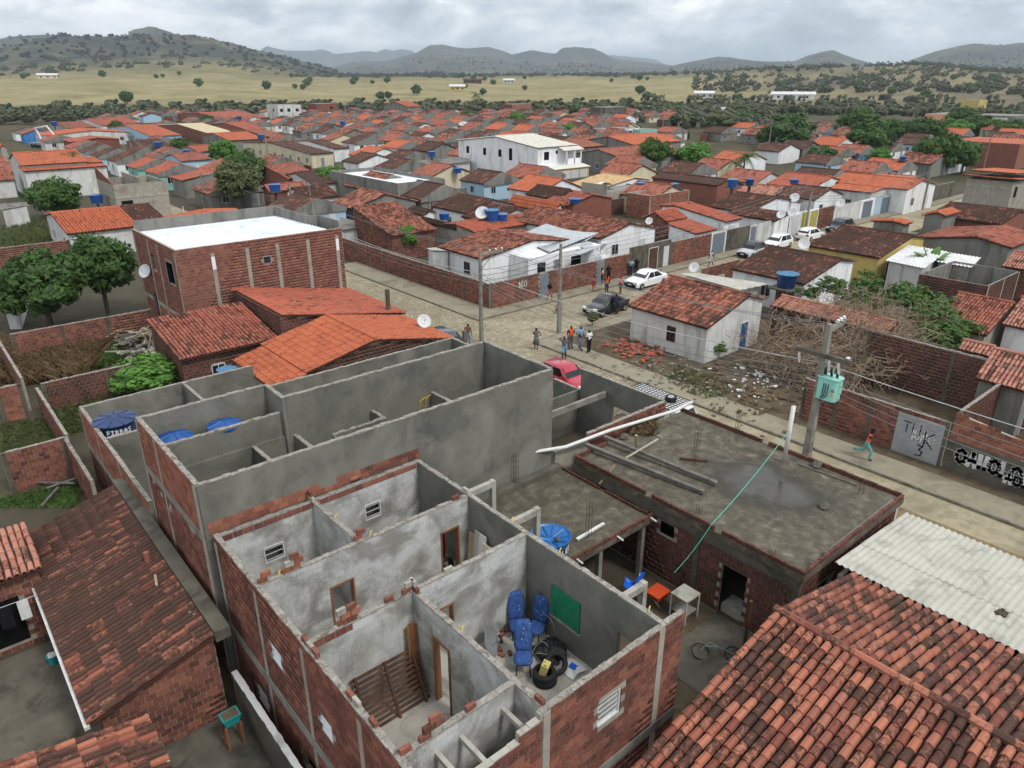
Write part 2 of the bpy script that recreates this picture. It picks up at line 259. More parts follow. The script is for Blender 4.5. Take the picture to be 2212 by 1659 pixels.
# ------------------------------------------------------------------ mesh helpers
class MB:
    def __init__(s): s.v = []; s.f = []; s.t = []
    def add(s, vs, fs, tv=0.0):
        k = len(s.v); s.v += [tuple(q) for q in vs]; s.f += [tuple(i + k for i in f) for f in fs]; s.t += [tv] * len(fs); return s
    def hexa(s, p, tv=0.0): return s.add(p, [(3, 2, 1, 0), (4, 5, 6, 7), (0, 1, 5, 4), (1, 2, 6, 5), (2, 3, 7, 6), (3, 0, 4, 7)], tv)
    def box(s, x0, x1, y0, y1, z0, z1, tv=0.0):
        return s.hexa([(x0, y0, z0), (x1, y0, z0), (x1, y1, z0), (x0, y1, z0), (x0, y0, z1), (x1, y0, z1), (x1, y1, z1), (x0, y1, z1)], tv)
    def obox(s, c, size, rz=0.0, rx=0.0, ry=0.0, tv=0.0):
        M = Matrix.Translation(c) @ Matrix.Rotation(rz, 4, 'Z') @ Matrix.Rotation(ry, 4, 'Y') @ Matrix.Rotation(rx, 4, 'X')
        a, b, d = size[0] / 2, size[1] / 2, size[2] / 2
        return s.hexa([M @ Vector(q) for q in ((-a, -b, -d), (a, -b, -d), (a, b, -d), (-a, b, -d), (-a, -b, d), (a, -b, d), (a, b, d), (-a, b, d))], tv)
    def prism(s, poly, z0, z1, tv=0.0):
        n = len(poly)
        return s.add([(x, y, z0) for x, y in poly] + [(x, y, z1) for x, y in poly],
                     [tuple(range(n - 1, -1, -1)), tuple(range(n, 2 * n))] + [(i, (i + 1) % n, n + (i + 1) % n, n + i) for i in range(n)], tv)
    def slab(s, pts, th, tv=0.0):      # 3d polygon given a thickness downward
        n = len(pts)
        return s.add(list(pts) + [(x, y, z - th) for x, y, z in pts],
                     [tuple(range(n)), tuple(range(2 * n - 1, n - 1, -1))] + [(i, n + i, n + (i + 1) % n, (i + 1) % n) for i in range(n)], tv)
    def tube(s, pts, r, n=6, tv=0.0, cap=True):
        pts = [Vector(p) for p in pts]; m = len(pts); rs = r if isinstance(r, (list, tuple)) else [r] * m
        vs = []; prev = None
        for i, p in enumerate(pts):
            d = (pts[min(i + 1, m - 1)] - pts[max(i - 1, 0)]).normalized()
            a = Vector((0, 0, 1)) if abs(d.z) < .9 else Vector((1, 0, 0))
            x = d.cross(a).normalized() if prev is None else (prev - d * prev.dot(d)).normalized()
            prev = x; y = d.cross(x)
            for k in range(n):
                t = 2 * math.pi * k / n; vs.append(p + x * (math.cos(t) * rs[i]) + y * (math.sin(t) * rs[i]))
        fs = [(i * n + k, i * n + (k + 1) % n, (i + 1) * n + (k + 1) % n, (i + 1) * n + k) for i in range(m - 1) for k in range(n)]
        if cap: fs += [tuple(range(n - 1, -1, -1)), tuple((m - 1) * n + k for k in range(n))]
        return s.add(vs, fs, tv)
    def lathe(s, prof, n=16, c=(0, 0, 0), tv=0.0):
        vs = []; fs = []
        for r, z in prof:
            for k in range(n):
                t = 2 * math.pi * k / n; vs.append((c[0] + r * math.cos(t), c[1] + r * math.sin(t), c[2] + z))
        for i in range(len(prof) - 1):
            for k in range(n): fs.append((i * n + k, i * n + (k + 1) % n, (i + 1) * n + (k + 1) % n, (i + 1) * n + k))
        fs += [tuple(range(n - 1, -1, -1)), tuple((len(prof) - 1) * n + k for k in range(n))]
        return s.add(vs, fs, tv)
    def xf(s, M):
        s.v = [tuple(M @ Vector(q)) for q in s.v]; return s
    def mesh(s, name, mat, smooth=False):
        me = bpy.data.meshes.new(name); me.from_pydata(s.v, [], s.f); me.materials.append(MT[mat])
        if any(s.t):
            a = me.attributes.new('tv', 'FLOAT', 'FACE'); a.data.foreach_set('value', np.array(s.t, dtype=np.float32))
        if smooth: me.polygons.foreach_set('use_smooth', [True] * len(me.polygons))
        me.update(); return me
    def build(s, name, mat, parent=None, local=False, smooth=False, label=None):
        return link(s.mesh(name, mat, smooth), name, parent, local, label)
def link(me, name, parent=None, local=False, label=None):
    o = bpy.data.objects.new(name, me); col.objects.link(o)
    if parent:
        o.parent = parent
        if not local:
            r = parent
            while r.parent: r = r.parent
            if parent is r: o.matrix_parent_inverse = Matrix.Translation(-r.location)
    if label: o['label'] = label
    return o
def tag(o, label, cat, group=None, kind=None):
    if label: o['label'] = label
    if cat: o['category'] = cat
    if group: o['group'] = group
    if kind: o['kind'] = kind
    return o
def thing(name, label, cat, loc=(0, 0, 0), group=None, rz=0.0):
    o = bpy.data.objects.new(name, None); col.objects.link(o); o.location = loc; o.rotation_euler = (0, 0, rz); o.empty_display_size = .2
    return tag(o, label, cat, group)
def copy_tree(o, parent=None):
    c = o.copy(); col.objects.link(c)
    if parent: c.parent = parent
    for ch in list(o.children): copy_tree(ch, c)
    return c
def struct(o): o['kind'] = 'structure'; return o
def npmesh(name, V, F, mat, tv=None, smooth=False):
    V = np.asarray(V, dtype=np.float32); F = np.asarray(F, dtype=np.int32); k = F.shape[1]
    me = bpy.data.meshes.new(name); me.vertices.add(len(V)); me.vertices.foreach_set('co', V.ravel())
    me.loops.add(F.size); me.loops.foreach_set('vertex_index', F.ravel()); me.polygons.add(len(F))
    me.polygons.foreach_set('loop_start', np.arange(0, F.size, k, dtype=np.int32)); me.polygons.foreach_set('loop_total', np.full(len(F), k, dtype=np.int32))
    if smooth: me.polygons.foreach_set('use_smooth', np.ones(len(F), dtype=bool))
    me.materials.append(MT[mat]); me.update(calc_edges=True)
    if tv is not None:
        a = me.attributes.new('tv', 'FLOAT', 'FACE'); a.data.foreach_set('value', np.asarray(tv, dtype=np.float32))
    return me
_shared = {}
def pieces(parent, name, rest, base, Ms, mat, limit=300, key=None, maxd=60., local=False):
    """many alike pieces: those that show largest become objects sharing one mesh, the others one joined part"""
    if len(Ms) == 0: return
    Ms = np.asarray(Ms, dtype=np.float64); C = Ms[:, :3, 3]
    bv, bf = base; sc = []
    for c in C:
        q = proj(c); sc.append(q[2] if (-20 < q[0] < 2232 and -20 < q[1] < 1680) else 1e6 + q[2])
    order = np.argsort(sc); sc = np.array(sc); pick = [i for i in order[:limit] if sc[i] < maxd]
    kk = key or (name, mat)
    if kk not in _shared:
        me = bpy.data.meshes.new(name); me.from_pydata([tuple(q) for q in bv], [], [tuple(f) for f in bf]); me.materials.append(MT[mat]); me.update(); _shared[kk] = me
    inv = Matrix.Translation(-parent.location) if parent.parent is None else Matrix.Identity(4)
    for i in pick:
        o = bpy.data.objects.new(name, _shared[kk]); col.objects.link(o); o.parent = parent
        o.matrix_parent_inverse = inv; o.matrix_basis = Matrix(Ms[i].tolist())
    ps = set(pick); left = [i for i in range(len(Ms)) if i not in ps]
    if left:
        M = Ms[left]; bvh = np.c_[np.asarray(bv), np.ones(len(bv))]
        V = np.einsum('nij,kj->nki', M, bvh)[:, :, :3].reshape(-1, 3); bfa = np.asarray(bf)
        F = (bfa[None] + (np.arange(len(M)) * len(bv))[:, None, None]).reshape(-1, bfa.shape[1])
        tv = np.repeat(rng.random(len(M)), len(bfa))
        o = link(npmesh(rest, V, F, mat, tv), rest, parent); o['kind'] = 'stuff'
CUBE = ([(-.5, -.5, -.5), (.5, -.5, -.5), (.5, .5, -.5), (-.5, .5, -.5), (-.5, -.5, .5), (.5, -.5, .5), (.5, .5, .5), (-.5, .5, .5)],
        [(3, 2, 1, 0), (4, 5, 6, 7), (0, 1, 5, 4), (1, 2, 6, 5), (2, 3, 7, 6), (3, 0, 4, 7)])
_a = [math.pi * k / 4 for k in range(5)]
# a barrel tile: x across, y down the slope (0..1 -> tail lifts), z up
TILE = ([(.5 * math.cos(t), 0., .5 * math.sin(t)) for t in _a] + [(.56 * math.cos(t), -1., .56 * math.sin(t) + .12) for t in _a] + [(.46 * math.cos(t), -1., .46 * math.sin(t) - .02) for t in _a],
        [(i, i + 1, 6 + i, 5 + i) for i in range(4)] + [(5 + i, 6 + i, 11 + i, 10 + i) for i in range(4)])
def brick_face(parent, axis, c, face, a, b, z0, z1, mat='brick', openings=(), bl=.30, bh=.20, limit=300, topf=None, maxd=60., joint=.016, skip=.0):
    """running-bond bricks on a wall plane: axis 'u' = wall runs along X at y=c, 'v' = along Y at x=c; face = outward sign"""
    Ms = []; n = max(1, round((z1 - z0) / bh)); h = (z1 - z0) / n; d = .02
    for j in range(n):
        zz = z0 + (j + .5) * h; s = a - (bl * .5 if j % 2 else 0.)
        while s < b:
            l0, l1 = max(s, a), min(s + bl, b); s += bl
            if l1 - l0 < .05: continue
            m = (l0 + l1) / 2
            if any(p0 - .04 < m < p1 + .04 and q0 - .04 < zz < q1 + .04 for p0, p1, q0, q1 in openings): continue
            if topf and zz + h * .4 > topf(m): continue
            if skip and random.random() < skip: continue
            L = l1 - l0 - joint; hh = h - joint; off = face * (d / 2 - .011 + random.uniform(-.002, .003))
            if axis == 'u': Ms.append([[L, 0, 0, m], [0, d, 0, c + off], [0, 0, hh, zz], [0, 0, 0, 1]])
            else: Ms.append([[d, 0, 0, c + off], [0, L, 0, m], [0, 0, hh, zz], [0, 0, 0, 1]])
    pieces(parent, 'brick', 'bricks', CUBE, Ms, mat, limit, None, maxd)
def wall(parent, axis, c, th, a, b, z0, z1, mat, openings=(), name='wall', label=None):
    m = MB(); xs = sorted({a, b} | {q for o in openings for q in (o[0], o[1]) if a < q < b})
    for i in range(len(xs) - 1):
        mid = (xs[i] + xs[i + 1]) / 2; cut = sorted([(o[2], o[3]) for o in openings if o[0] < mid < o[1]]); z = z0
        for q0, q1 in cut + [(z1, z1)]:
            if q0 > z + .001:
                if axis == 'u': m.box(xs[i], xs[i + 1], c - th / 2, c + th / 2, z, q0)
                else: m.box(c - th / 2, c + th / 2, xs[i], xs[i + 1], z, q0)
            z = max(z, q1)
    return m.build(name, mat, parent, label=label)
def cap(parent, axis, c, th, a, b, z, mat='cap_rough'):
    m = MB(); n = max(2, int((b - a) / .22)); r0 = random.Random(int(a * 91 + c * 17))
    for i in range(n):
        s0, s1 = a + (b - a) * i / n, a + (b - a) * (i + 1) / n; t = th / 2 + r0.uniform(-.006, .012); h = r0.uniform(.012, .045)
        if axis == 'u': m.box(s0, s1, c - t, c + t, z - .01, z + h)
        else: m.box(c - t, c + t, s0, s1, z - .01, z + h)
    return m.build('wall_cap', mat, parent)
# ================================================================== terrain: town plain, golden pasture, hills
def bear(x): return math.atan(((x - CX) / FPX) / 1.085)
def elev(x, y):
    u_, v_ = (x - CX) / FPX, (CY - y) / FPX
    return (v_ * _cp - _sp) / math.hypot(u_, _cp + v_ * _sp)
def prof(x0, pts, s=.5953): return [(x0 + a * s, b * s) for a, b in pts]
RID = [  # distance, front width, back width, silhouette (photo pixels)
 (2500, 900, 500, prof(0, [(-400, 190), (-200, 170), (0, 185), (60, 165), (180, 147), (260, 145), (350, 146), (440, 137), (500, 140), (700, 137), (760, 140), (850, 152), (930, 177), (1050, 207), (1150, 236), (1250, 270), (1400, 300)])),
 (3900, 700, 600, prof(0, [(-400, 150), (-150, 160), (0, 149), (80, 133), (200, 126), (300, 133), (420, 150), (490, 141), (520, 121), (570, 108), (620, 113), (670, 131), (720, 142), (850, 190), (1000, 280)])),
 (9500, 1500, 900, prof(0, [(900, 260), (965, 182), (985, 169), (1050, 183), (1150, 183), (1175, 177), (1200, 184), (1224, 196), (1290, 190), (1330, 185), (1375, 193), (1400, 182), (1430, 187), (1460, 178), (1500, 184), (1600, 260)])),
 (10500, 1500, 900, prof(729, [(900, 260), (985, 200), (1060, 210), (1150, 222), (1250, 255)])),
 (5600, 1700, 900, prof(729, [(-150, 250), (0, 243), (60, 225), (180, 222), (290, 192), (340, 163), (380, 161), (440, 173), (480, 176), (550, 171), (600, 186), (635, 201), (660, 196), (700, 187), (750, 194), (790, 198), (810, 181), (850, 176), (920, 176), (950, 186), (985, 206), (1020, 216), (1100, 223), (1200, 236), (1270, 246), (1400, 262)])),
 (4700, 1300, 700, prof(1456, [(-200, 268), (-60, 245), (0, 236), (60, 223), (150, 206), (200, 208), (260, 221), (340, 231), (430, 223), (470, 206), (520, 191), (560, 184), (600, 201), (650, 216), (720, 233), (790, 246), (870, 270)])),
 (5000, 1500, 800, prof(1456, [(700, 265), (800, 238), (850, 216), (930, 186), (1000, 169), (1050, 159), (1150, 166), (1230, 154), (1270, 166), (1450, 190), (1700, 240)])),
 (1500, 520, 500, prof(1456, [(-350, 280), (-100, 272), (150, 262), (450, 250), (680, 245), (750, 240), (900, 235), (1000, 242), (1100, 254), (1250, 262), (1500, 268)])),
]
def _interp(pts, x): return np.interp(x, [p[0] for p in pts], [p[1] for p in pts])
bfine = np.radians(np.arange(-47, 47.01, .2)); bco = np.radians(np.arange(50, 311, 4.)); bet = np.concatenate([bfine, bco, [bfine[0] + 2 * math.pi]])
rr = np.concatenate([[2.], np.linspace(40, 400, 10), np.geomspace(430, 14000, 170), [22000., 45000.]])
BB, RR = np.meshgrid(bet, rr); xpix = CX + FPX * 1.085 * np.tan(np.clip(np.where(BB > math.pi, BB - 2 * math.pi, BB), -1.2, 1.2))
def vnoise(x, y, seed, oct=4):
    g = np.random.default_rng(seed); out = np.zeros_like(x); amp = 1.; tot = 0
    for o in range(oct):
        tb = g.random((64, 64)); xi = np.floor(x).astype(int); yi = np.floor(y).astype(int); fx, fy = x - xi, y - yi
        fx = fx * fx * (3 - 2 * fx); fy = fy * fy * (3 - 2 * fy)
        a, b, c_, d_ = tb[yi % 64, xi % 64], tb[yi % 64, (xi + 1) % 64], tb[(yi + 1) % 64, xi % 64], tb[(yi + 1) % 64, (xi + 1) % 64]
        out += amp * ((a * (1 - fx) + b * fx) * (1 - fy) + (c_ * (1 - fx) + d_ * fx) * fy); tot += amp; amp *= .5; x = x * 2.03 + 7.1; y = y * 2.03 + 3.7
    return out / tot
FA = math.atan2(_ca, _sa)
XX, YY = RR * np.sin(BB + FA), RR * np.cos(BB + FA)
ss = lambda a, b, x: np.clip((x - a) / (b - a), 0, 1) ** 2 * (3 - 2 * np.clip((x - a) / (b - a), 0, 1))
ZZ = -.05 - 3. * ss(430, 520, RR) + 25. * ss(520, 1450, RR) + 8 * ss(1500, 3000, RR) + (vnoise(XX / 260 + 50, YY / 260 + 50, 3) - .5) * 16 * ss(520, 1000, RR)
for r0, wf, wb, pts in RID:
    yy = _interp(pts, xpix); u_, v_ = (xpix - CX) / FPX, (CY - yy) / FPX
    ez = (v_ * _cp - _sp) / np.hypot(u_, _cp + v_ * _sp); top = CH + r0 * ez
    d = np.where(RR < r0, (RR - r0) / wf, (RR - r0) / wb); fall = np.exp(-np.abs(d) ** 1.6)
    rough = (vnoise(XX / (r0 * .09) + 20, YY / (r0 * .09) + 20, int(r0), 6) - .5) * 2
    h = np.maximum(top, 2) * fall * (1 + .5 * rough * np.clip(np.abs(d) * 2.2, 0, 1)); ZZ = np.maximum(ZZ, h * ss(480, 1000, RR) + ZZ * (1 - ss(480, 1000, RR)))
nb, nr = len(bet), len(rr); V = np.stack([XX, YY, ZZ], -1).reshape(-1, 3)
ii, jj = np.meshgrid(np.arange(nr - 1), np.arange(nb - 1), indexing='ij'); F0 = np.stack([ii * nb + jj, ii * nb + jj + 1, (ii + 1) * nb + jj + 1, (ii + 1) * nb + jj], -1).reshape(-1, 4)
def ground_z(x, y):
    r = math.hypot(x, y); b = math.atan2(x, y) - FA
    i = min(max(int(np.searchsorted(rr, r)) - 1, 0), nr - 2); j = int(np.argmin(np.abs(bfine - b)))
    t = (r - rr[i]) / (rr[i + 1] - rr[i]); return float(ZZ[i, j] * (1 - t) + ZZ[i + 1, j] * t)
g = G_('land'); ln = g.n('ShaderNodeVectorMath', operation='LENGTH'); g.t.links.new(g.geo, ln.inputs[0]); rd = ln.outputs['Value']
nA = g.noise(.0035, 6, .62, .5); nB = g.noise(.018, 6, .65, .3); nC = g.noise(.09, 5, .6)
gold = g.ramp(g.math('ADD', g.math('MULTIPLY', nB, .6), g.math('MULTIPLY', nC, .4)), [(.34, (.13, .12, .055)), (.46, (.22, .19, .09)), (.56, (.29, .245, .125)), (.68, (.33, .285, .16))])
scr = g.ramp(g.math('ADD', g.math('MULTIPLY', nA, .45), g.math('MULTIPLY', nB, .55)), [(.38, (.022, .028, .020)), (.48, (.048, .052, .036)), (.56, (.10, .092, .06)), (.68, (.19, .16, .10))])
brown = g.ramp(nB, [(.35, (.075, .062, .048)), (.6, (.135, .11, .075))])
gr = g.math('MULTIPLY', g.math('SUBTRACT', rd, 520.), 1 / 160., clamp=True); hl = g.math('MULTIPLY', g.math('SUBTRACT', rd, 1150.), 1 / 600., clamp=True)
sx = g.n('ShaderNodeSeparateXYZ'); g.t.links.new(g.geo, sx.inputs[0])
side = g.math('MULTIPLY', g.math('SUBTRACT', g.math('DIVIDE', sx.outputs[0], g.math('MAXIMUM', g.math('ADD', sx.outputs[1], 0.), 1.)), 1.32), 2.4, clamp=True)
town = g.ramp(g.noise(.05, 5), [(.3, (.05, .055, .028)), (.5, (.075, .068, .04)), (.7, (.11, .09, .06))])
c = g.mix(gr, town, gold); c = g.mix(g.math('MULTIPLY', g.math('MULTIPLY', side, g.ramp(nA, [(.35, 1.), (.6, .2)])), gr), c, brown); c = g.mix(hl, c, scr)
g.bump(nC, .5, 1.); g.fin(c, .97, .1)
struct(link(npmesh('ground', V, F0, 'land', None, True), 'ground'))
# ------------------------------------------------------------------ streets of the town grid
def flat(name, x0, x1, y0, y1, z, mat, n=1):
    o = MB().add([(x0, y0, z), (x1, y0, z), (x1, y1, z), (x0, y1, z)], [(0, 1, 2, 3)]).build(name, mat); return struct(o)
flat('town_ground', -60, 150, -40, 190, .0, 'ground_town')
roadA = flat('street', 26.9, 32.8, -40, 180, .012, 'street')
roadB = flat('cross_street', 32.8, 150, 36.2, 42.5, .016, 'street')
flat('muddy_verge', 26.6, 30.6, 4, 30, .0165, 'mud')
def cob(parent, x0, x1, y0, y1, sz, wetf=None):
    Ms = []; y = y0
    while y < y1:
        x = x0 + random.uniform(0, .1)
        while x < x1:
            w = sz * random.uniform(.75, 1.25); a = random.uniform(-.25, .25); ca, sa = math.cos(a), math.sin(a); h = .05
            Ms.append([[w * .93 * ca, -sz * .93 * sa, 0, x + w / 2], [w * .93 * sa, sz * .93 * ca, 0, y + sz / 2 + random.uniform(-.02, .02)], [0, 0, h, .018 - h * .28 + random.uniform(0, .008)], [0, 0, 0, 1]])
            x += w
        y += sz
    pieces(parent, 'cobblestone', 'cobblestones', CUBE, Ms, 'cobble', 300, None, 80.)
cob(roadA, 27.3, 32.75, 24, 66, .27); cob(roadB, 32.85, 68, 36.3, 42.4, .27)
def pave(name, x0, x1, y0, y1, kerbs, mat='sidewalk', h=.13):
    o = struct(MB().box(x0, x1, y0, y1, -.05, h).build(name, mat)); k = MB()
    for ax, a, b, c_ in kerbs:
        s = a
        while s < b - .01:
            e = min(s + .8, b); dz = random.uniform(-.012, .012)
            (k.box(s, e - .015, c_ - .07, c_ + .07, -.04, h + .012 + dz) if ax == 'u' else k.box(c_ - .07, c_ + .07, s, e - .015, -.04, h + .012 + dz)); s = e
    if kerbs: k.build('kerb', 'kerb', o)
    return o
pave('pavement_by_corner_wall', 32.9, 35.4, 42.6, 66, [('v', 42.6, 66, 32.9)])
pave('pavement_along_cross_street', 35.4, 150, 42.6, 44.2, [('u', 33., 150, 42.57)])
pave('pavement_by_dirt_lot', 32.75, 34.6, -30, 36.0, [('v', -30, 36, 32.72), ('u', 32.8, 34.6, 36.)])
pave('pavement_of_far_side', 34.6, 95, 34.9, 36.1, [('u', 34.6, 95, 36.1)])
pave('pavement_near', 25.6, 26.9, -30, 60, [('v', -30, 60, 26.9)], 'mud', .08)
struct(MB().add([(34.6, -30, .135), (60, -30, .135), (60, 34.9, .135), (34.6, 34.9, .135)], [(0, 1, 2, 3)]).build('dirt_lot', 'dirt'))
# ================================================================== roofless brick house in the foreground
FH = thing('unfinished_brick_house', 'roofless two-storey brick house with open grey rooms full of seats and tyres', 'house', (8.2, 13.2, 0))
ZT, ZF = 5.4, 2.5
opN = [(9.3, 10.1, 3.7, 4.5), (5.6, 6.3, 1.2, 1.9)]
topN = lambda m: 5.42 if m > 7.55 else (5.24 if m > 7.0 else 5.04)
wall(FH, 'u', 8.02, .13, 4.72, 7.0, 0, 5.02, 'mortar', [o for o in opN if o[1] < 7]); wall(FH, 'u', 8.02, .13, 7.0, 7.55, 0, 5.22, 'mortar'); wall(FH, 'u', 8.02, .13, 7.55, 12.3, 0, ZT, 'mortar', opN)
brick_face(FH, 'u', 7.955, -1, 4.72, 7.62, ZF - .1, 5.42, 'brick', [], topf=topN, limit=60); brick_face(FH, 'u', 7.955, -1, 7.84, 11.35, ZF - .1, 5.42, 'brick', opN, limit=150)
brick_face(FH, 'u', 7.955, -1, 11.55, 12.3, ZF - .1, 5.42, 'brick', limit=40); brick_face(FH, 'u', 7.955, -1, 4.72, 12.3, 0, 2.1, 'brick', limit=1)
for x in (7.73, 11.45): MB().box(x - .1, x + .1, 7.935, 8.09, 0, 5.34).build('pilaster', 'mortar', FH)
MB().box(4.70, 12.3, 7.925, 8.1, 2.1, 2.4).build('ring_beam', 'concrete', FH)
opL = [(14.55, 15.2, 3.4, 3.95), (11.9, 12.55, 3.2, 3.75)]; opLl = [(16.15, 16.95, .6, 1.3), (13.2, 14., .6, 1.3)]
wall(FH, 'v', 4.83, .13, 7.96, 18.62, 0, ZT, 'mortar', opL + opLl)
brick_face(FH, 'v', 4.765, -1, 7.96, 18.62, 2.4, 5.4, 'brick', opL, limit=150); brick_face(FH, 'v', 4.765, -1, 7.96, 18.62, 0, 2.1, 'brick', opLl, limit=60)
for y in (18.5, 15.75, 13.05, 10.4): MB().box(4.745, 4.9, y - .09, y + .09, 0, 5.2).build('pilaster', 'mortar', FH)
MB().box(4.73, 4.92, 7.96, 18.62, 2.08, 2.38).build('ring_beam', 'concrete', FH)
PL = 'plaster_light'
wall(FH, 'u', 18.5, .12, 4.9, 11.7, 2.4, ZT - .02, PL, [(6.03, 6.66, 3.9, 4.45), (9.44, 10.03, 3.95, 4.53)])
wall(FH, 'u', 15.66, .12, 4.9, 11.55, 2.4, ZT, PL, [(6.72, 7.46, 2.4, 4.38), (10.44, 11.14, 2.4, 4.52)])
wall(FH, 'u', 12.93, .12, 4.9, 11.55, 2.4, ZT, PL, [(8.2, 8.93, 2.4, 4.44)])
wall(FH, 'v', 7.78, .12, 15.72, 18.44, 2.4, ZT - .03, PL)
wall(FH, 'v', 7.76, .12, 8.09, 12.87, 2.4, ZT - .01, PL, [(11.33, 12.02, 2.4, 4.6)])
wall(FH, 'u', 8.98, .12, 4.9, 7.7, 2.4, ZT - .04, PL)
wall(FH, 'v', 11.6, .15, 8.09, 18.56, 0, ZT, 'plaster_dark', [(10.65, 11.8, 3.33, 4.36), (8.5, 9.35, 2.4, 4.3)])
MB().box(4.9, 11.52, 8.09, 18.44, 2.36, ZF).build('floor_slab', 'concrete_pale', FH)
for ax, c_, a, b in (('u', 18.5, 4.9, 11.7), ('u', 15.66, 4.9, 11.5), ('u', 12.93, 4.9, 11.5), ('v', 7.78, 15.75, 18.4), ('v', 7.76, 8.1, 12.85), ('u', 8.98, 4.9, 7.7), ('v', 11.6, 8.1, 18.5), ('v', 4.83, 7.97, 18.6), ('u', 8.02, 7.6, 12.3)):
    cap(FH, ax, c_, .14, a, b, ZT - (.02 if c_ in (18.5, 7.78) else 0.), 'cap_rough')
cap(FH, 'u', 8.02, .14, 4.75, 6.99, 5.02, 'concrete_pale'); cap(FH, 'u', 8.02, .14, 7.01, 7.54, 5.22, 'concrete_pale')
brick_face(FH, 'u', 18.435, -1, 4.95, 11.5, 5.18, 5.38, 'brick', limit=30)
brick_face(FH, 'u', 12.865, -1, 4.95, 6.0, 5.2, 5.4, 'brick', limit=5)
for (x, y, ax, nb_, nc) in ((4.98, 15.66, 'u', 1, 2), (5.75, 15.66, 'u', 2, 3), (7.78, 15.75, 'u', 1, 2), (5.9, 12.93, 'u', 2, 3), (7.05, 12.93, 'u', 1, 1), (7.55, 12.93, 'u', 1, 2), (7.76, 12.82, 'v', 1, 2), (8.85, 12.93, 'u', 1, 1), (4.98, 8.98, 'u', 1, 1), (5.55, 8.98, 'u', 2, 3), (6.55, 8.98, 'u', 1, 1), (7.76, 8.2, 'v', 1, 1), (7.72, 18.45, 'v', 1, 2), (11.6, 15.8, 'v', 1, 1), (11.1, 15.66, 'u', 1, 1), (4.85, 10.6, 'v', 3, 1), (4.85, 9.8, 'v', 2, 1), (4.85, 12.7, 'v', 3, 1)):
    for j in range(nc):
        for i in range(nb_):
            if j == nc - 1 and i == 0 and nb_ > 1 and random.random() < .6: continue
            o = (i - (nb_ - 1) / 2) * .26 + (.1 if j % 2 else 0); m = MB()
            dx, dy = (.12, .045) if ax == 'u' else (.045, .12)
            cx_, cy_ = (x + o, y) if ax == 'u' else (x, y + o); z0 = ZT + .01 + j * .165
            m.box(cx_ - dx, cx_ + dx, cy_ - dy, cy_ + dy, z0, z0 + .15); m.build('loose_brick', random.choice(['brick', 'brick', 'brick_fresh', 'concrete_pale']), FH)
def louvre(parent, axis, c, a, b, z0, z1, n=4, mat='white_metal', tilt=.5, back=True):
    w = MB(); t = .05
    def bx(s0, s1, q0, q1, d0, d1): (w.box(s0, s1, c + d0, c + d1, q0, q1) if axis == 'u' else w.box(c + d0, c + d1, s0, s1, q0, q1))
    bx(a, b, z0, z0 + .035, -t, t); bx(a, b, z1 - .035, z1, -t, t); bx(a, a + .035, z0 + .036, z1 - .036, -t, t); bx(b - .035, b, z0 + .036, z1 - .036, -t, t)
    o = w.build('window', mat, parent)
    for i in range(n):
        z = z0 + (z1 - z0) * (i + .5) / n; s = MB(); L = b - a - .08; hh = (z1 - z0) / n * .8
        s.obox(((a + b) / 2, c, z) if axis == 'u' else (c, (a + b) / 2, z), (L, .008, hh) if axis == 'u' else (.008, L, hh), 0, tilt if axis == 'u' else 0, 0 if axis == 'u' else tilt)
        s.build('slat', mat, o)
    return o
louvre(FH, 'u', 8.02, 9.32, 10.08, 3.72, 4.48, 5, 'white_metal', .25)
for a, b, z0, z1 in ((6.03, 6.66, 3.9, 4.45), (9.44, 10.03, 3.95, 4.53)): louvre(FH, 'u', 18.47, a, b, z0, z1, 3, 'white_metal', 1.15)
for a, b, z0, z1 in opL + opLl[:1]: louvre(FH, 'v', 4.83, a, b, z0, z1, 3, 'white_metal', .9)
def frame(parent, axis, c, a, b, z0, z1, mat='wood_brown', w=.05, d=.09):
    m = MB()
    for s0, s1, q0, q1 in ((a, a + w, z0, z1), (b - w, b, z0, z1), (a + w, b - w, z1 - w, z1)):
        m.box(s0, s1, c - d, c + d, q0, q1) if axis == 'u' else m.box(c - d, c + d, s0, s1, q0, q1)
    return m.build('door_frame', mat, parent)
frame(FH, 'u', 15.66, 6.72, 7.46, ZF, 4.38, 'wood_brown'); frame(FH, 'u', 15.66, 10.44, 11.14, ZF, 4.52, 'wood_brown'); frame(FH, 'u', 12.93, 8.2, 8.93, ZF, 4.44, 'wood_brown'); frame(FH, 'v', 7.76, 11.33, 12.02, ZF, 4.6, 'wood_brown')
MB().box(11.5, 11.56, 10.67, 11.78, 3.35, 4.34).build('window_netting', 'net_green', FH)
MB().box(11.49, 11.7, 10.6, 11.85, 3.26, 3.33).build('window_sill', 'cap_rough', FH)
for x, y0, y1 in ((7.3, 8.1, 8.92), (6.2, 8.1, 8.92), (5.6, 8.1, 8.92)): MB().box(x, x + .1, y0, y1, 4.86, 4.98).build('lintel_beam', 'concrete_pale', FH)
for (x, y, z) in ((7.78, 17.1, ZT), (5.4, 15.66, ZT), (8.1, 15.66, ZT), (7.45, 12.93, ZT), (11.6, 13.6, ZT), (11.6, 11.6, ZT), (7.76, 10.9, ZT), (11.6, 8.5, ZT)):
    MB().tube([(x, y, z - .02), (x + .01, y, z + .06), (x + .05, y + .03, z + .12), (x + .11, y + .05, z + .13)], .016, 6).build('conduit', 'yellow_pvc', FH)
for (x, y, z, zz) in ((12.92, 16.12, 2.55, 5.2), (12.92, 13.95, 2.55, 5.2), (12.75, 9.6, 0, 5.1)):
    m = MB().box(x - .08, x + .08, y - .09, y + .09, z, zz); m.build('post', 'concrete_pale', FH)
    MB().box(11.68, x - .081, y - .08, y + .08, zz - .22, zz - .02).build('lintel_beam', 'concrete_pale', FH)
